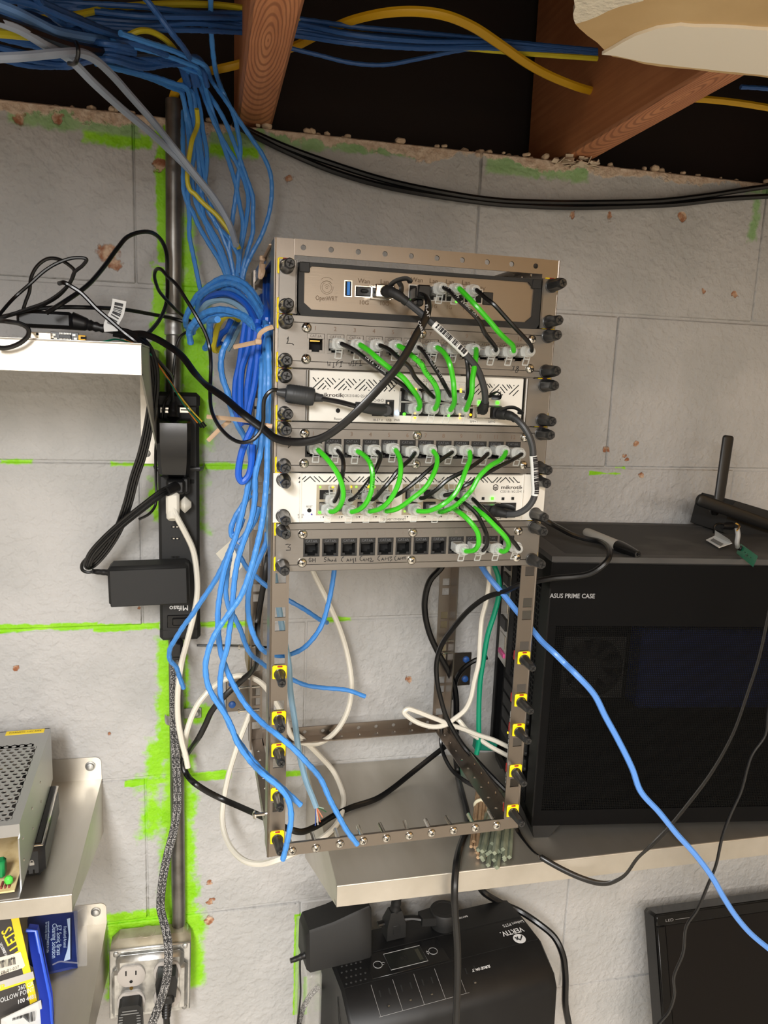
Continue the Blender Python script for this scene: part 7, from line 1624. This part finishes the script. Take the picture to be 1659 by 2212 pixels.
# box: local x runs along the printed face, tilted
BR_ = atz(80, 2157, CZ + .002); TL_, TR_ = at(-60, 1985, BR_.y + .018), at(38, 1968, BR_.y + .032)
c = BR_.copy(); exb = (BR_ - TR_).normalized(); eyb = (TL_ - TR_); eyb = (eyb - exb * eyb.dot(exb)).normalized(); nb = exb.cross(eyb).normalized()
if nb.y > 0: nb = -nb
Mb = Matrix((exb, -eyb if False else nb.cross(exb).normalized(), nb)).transposed().to_4x4(); Mb.translation = TR_
t = thing('bullet_box', 'tilted black and yellow bullet box with a price sticker at the lower left corner', 'box', Mb)
IB = Mb.inverted(); LBx = (BR_ - TR_).length + .002
ys = (IB @ TL_).y; sg = 1 if ys > 0 else -1; WB = .085
BXB = mat('black_card', rgb(48, 44, 42), .5, bump=(300, .05, .0003)); BXY = mat('yellow_card', rgb(240, 210, 20), .45)
mb = MB(); mb.bx(0, LBx, sg * .008, sg * WB, -.034, 0, 0); mb.build('carton', BXB, t)
mb = MB(); mb.bx(-.0002, LBx + .0004, 0, sg * .0082, -.034, .0002, .0004); mb.build('yellow_edge', BXY, t)
onb = lambda u, v: (lambda q: V((q.x, q.y, .0005)))(IB @ (lambda d0: CT + d0 * ((TR_ - CT).dot(nb) / d0.dot(nb)))(ray(u, v)))
def btext(mb, s, u, v, sz, wd, bold=False, rot=0., mi=None, zz=0.):
    p = onb(u, v); p.z += zz
    # reading direction: from the photo
    put_text(mb, s, sz, Matrix.Translation(p) @ Matrix.Rotation(rot, 4, 'Z'), wd, mi, bold)
p0, p1 = onb(12, 2003), onb(50, 2085); rB = math.atan2(p0.y - p1.y, p0.x - p1.x)
mb = MB(); btext(mb, 'BULLETS', 32, 2045, .0150, .047, True, rB + (PI if False else 0)); mb.build('yellow_lettering', BXY, t)
q0, q1 = onb(10, 2145), onb(68, 2125); rT = math.atan2(q1.y - q0.y, q1.x - q0.x)
mb = MB(); btext(mb, '260 GR', 56, 2130, .0062, .0165, False, rT); btext(mb, 'HOLLOW POINT', 34, 2150, .0070, .0385, False, rT); btext(mb, '100 4481', 58, 2158, .0062, .0180, True, rT); btext(mb, '.260 GR', 6, 2048, .004, .013, False, rB); btext(mb, 'HOLLOW POINT', 13, 2062, .004, .020, False, rB); mb.build('white_lettering', WP, t)
mb = MB(); a4 = [onb(-20, 2126), onb(71, 2098), onb(74, 2112), onb(-20, 2142)]; mb.prism([(p.x, p.y, .0003) for p in a4], (0, 0, .0003)); mb.build('silver_band', mat('silver_card', rgb(190, 188, 184), .35, .3), t)
mb = MB(); a4 = [onb(-20, 2142), onb(74, 2112), onb(74, 2116), onb(-20, 2147)]; mb.prism([(p.x, p.y, .0003) for p in a4], (0, 0, .0004)); btext(mb, 'R', 7, 2132, .008, .006, True, rT, None, .0006); mb.build('yellow_band', BXY, t)
mb = MB(); a4 = [onb(-10, 2070), onb(44, 2056), onb(54, 2085), onb(50, 2090), onb(-10, 2110)]; mb.prism([(p.x, p.y, .0008) for p in a4], (0, 0, .0003)); stc = mb.build('price_sticker', mat('cream_sticker', rgb(226, 216, 196), .6), t)
mb = MB(); r_ = random.Random(6)
for k in range(12):
    p = onb(1 + k * 2.8, 2083 - k * .75); mb.box((p.x, p.y, .0013), (r_.choice((.0005, .0009)), .0075, .0002), 0, None, Matrix.Rotation(rT, 3, 'Z'))
for s, u, v, sz, wd in (('108-01-037', 20, 2095, .0045, .020), ('4481', 9, 2102, .004, .008), ('40', 26, 2070, .004, .005), ('18', 4, 2077, .004, .005)): btext(mb, s, u, v, sz, wd, False, rT, None, .0008)
mb.build('sticker_print', BINK, stc)
pa = [onc(2, 2203, BR_.y - .030), onc(88, 2162, BR_.y - .022), onc(94, 2200, BR_.y - .028), onc(94, 2250, BR_.y - .036), onc(2, 2250, BR_.y - .038)]
c = pa[0].copy(); t = thing('white_label_card', 'white barcode card leaning below the bullet box in the corner', 'card', Matrix.Translation(c))
mb = MB(); mb.prism([q - c for q in pa], (0, .0015, 0)); mb.build('card', PAPER, t)
mb = MB()
for k in range(18):
    p = onc(28 + k * 2.7, 2210 - k * .9, BR_.y - .0335) - c; mb.box(p, (r_.choice((.0004, .0009)), .0004, .012), 0)
mb.build('barcode', BINK, t)['kind'] = 'stuff'
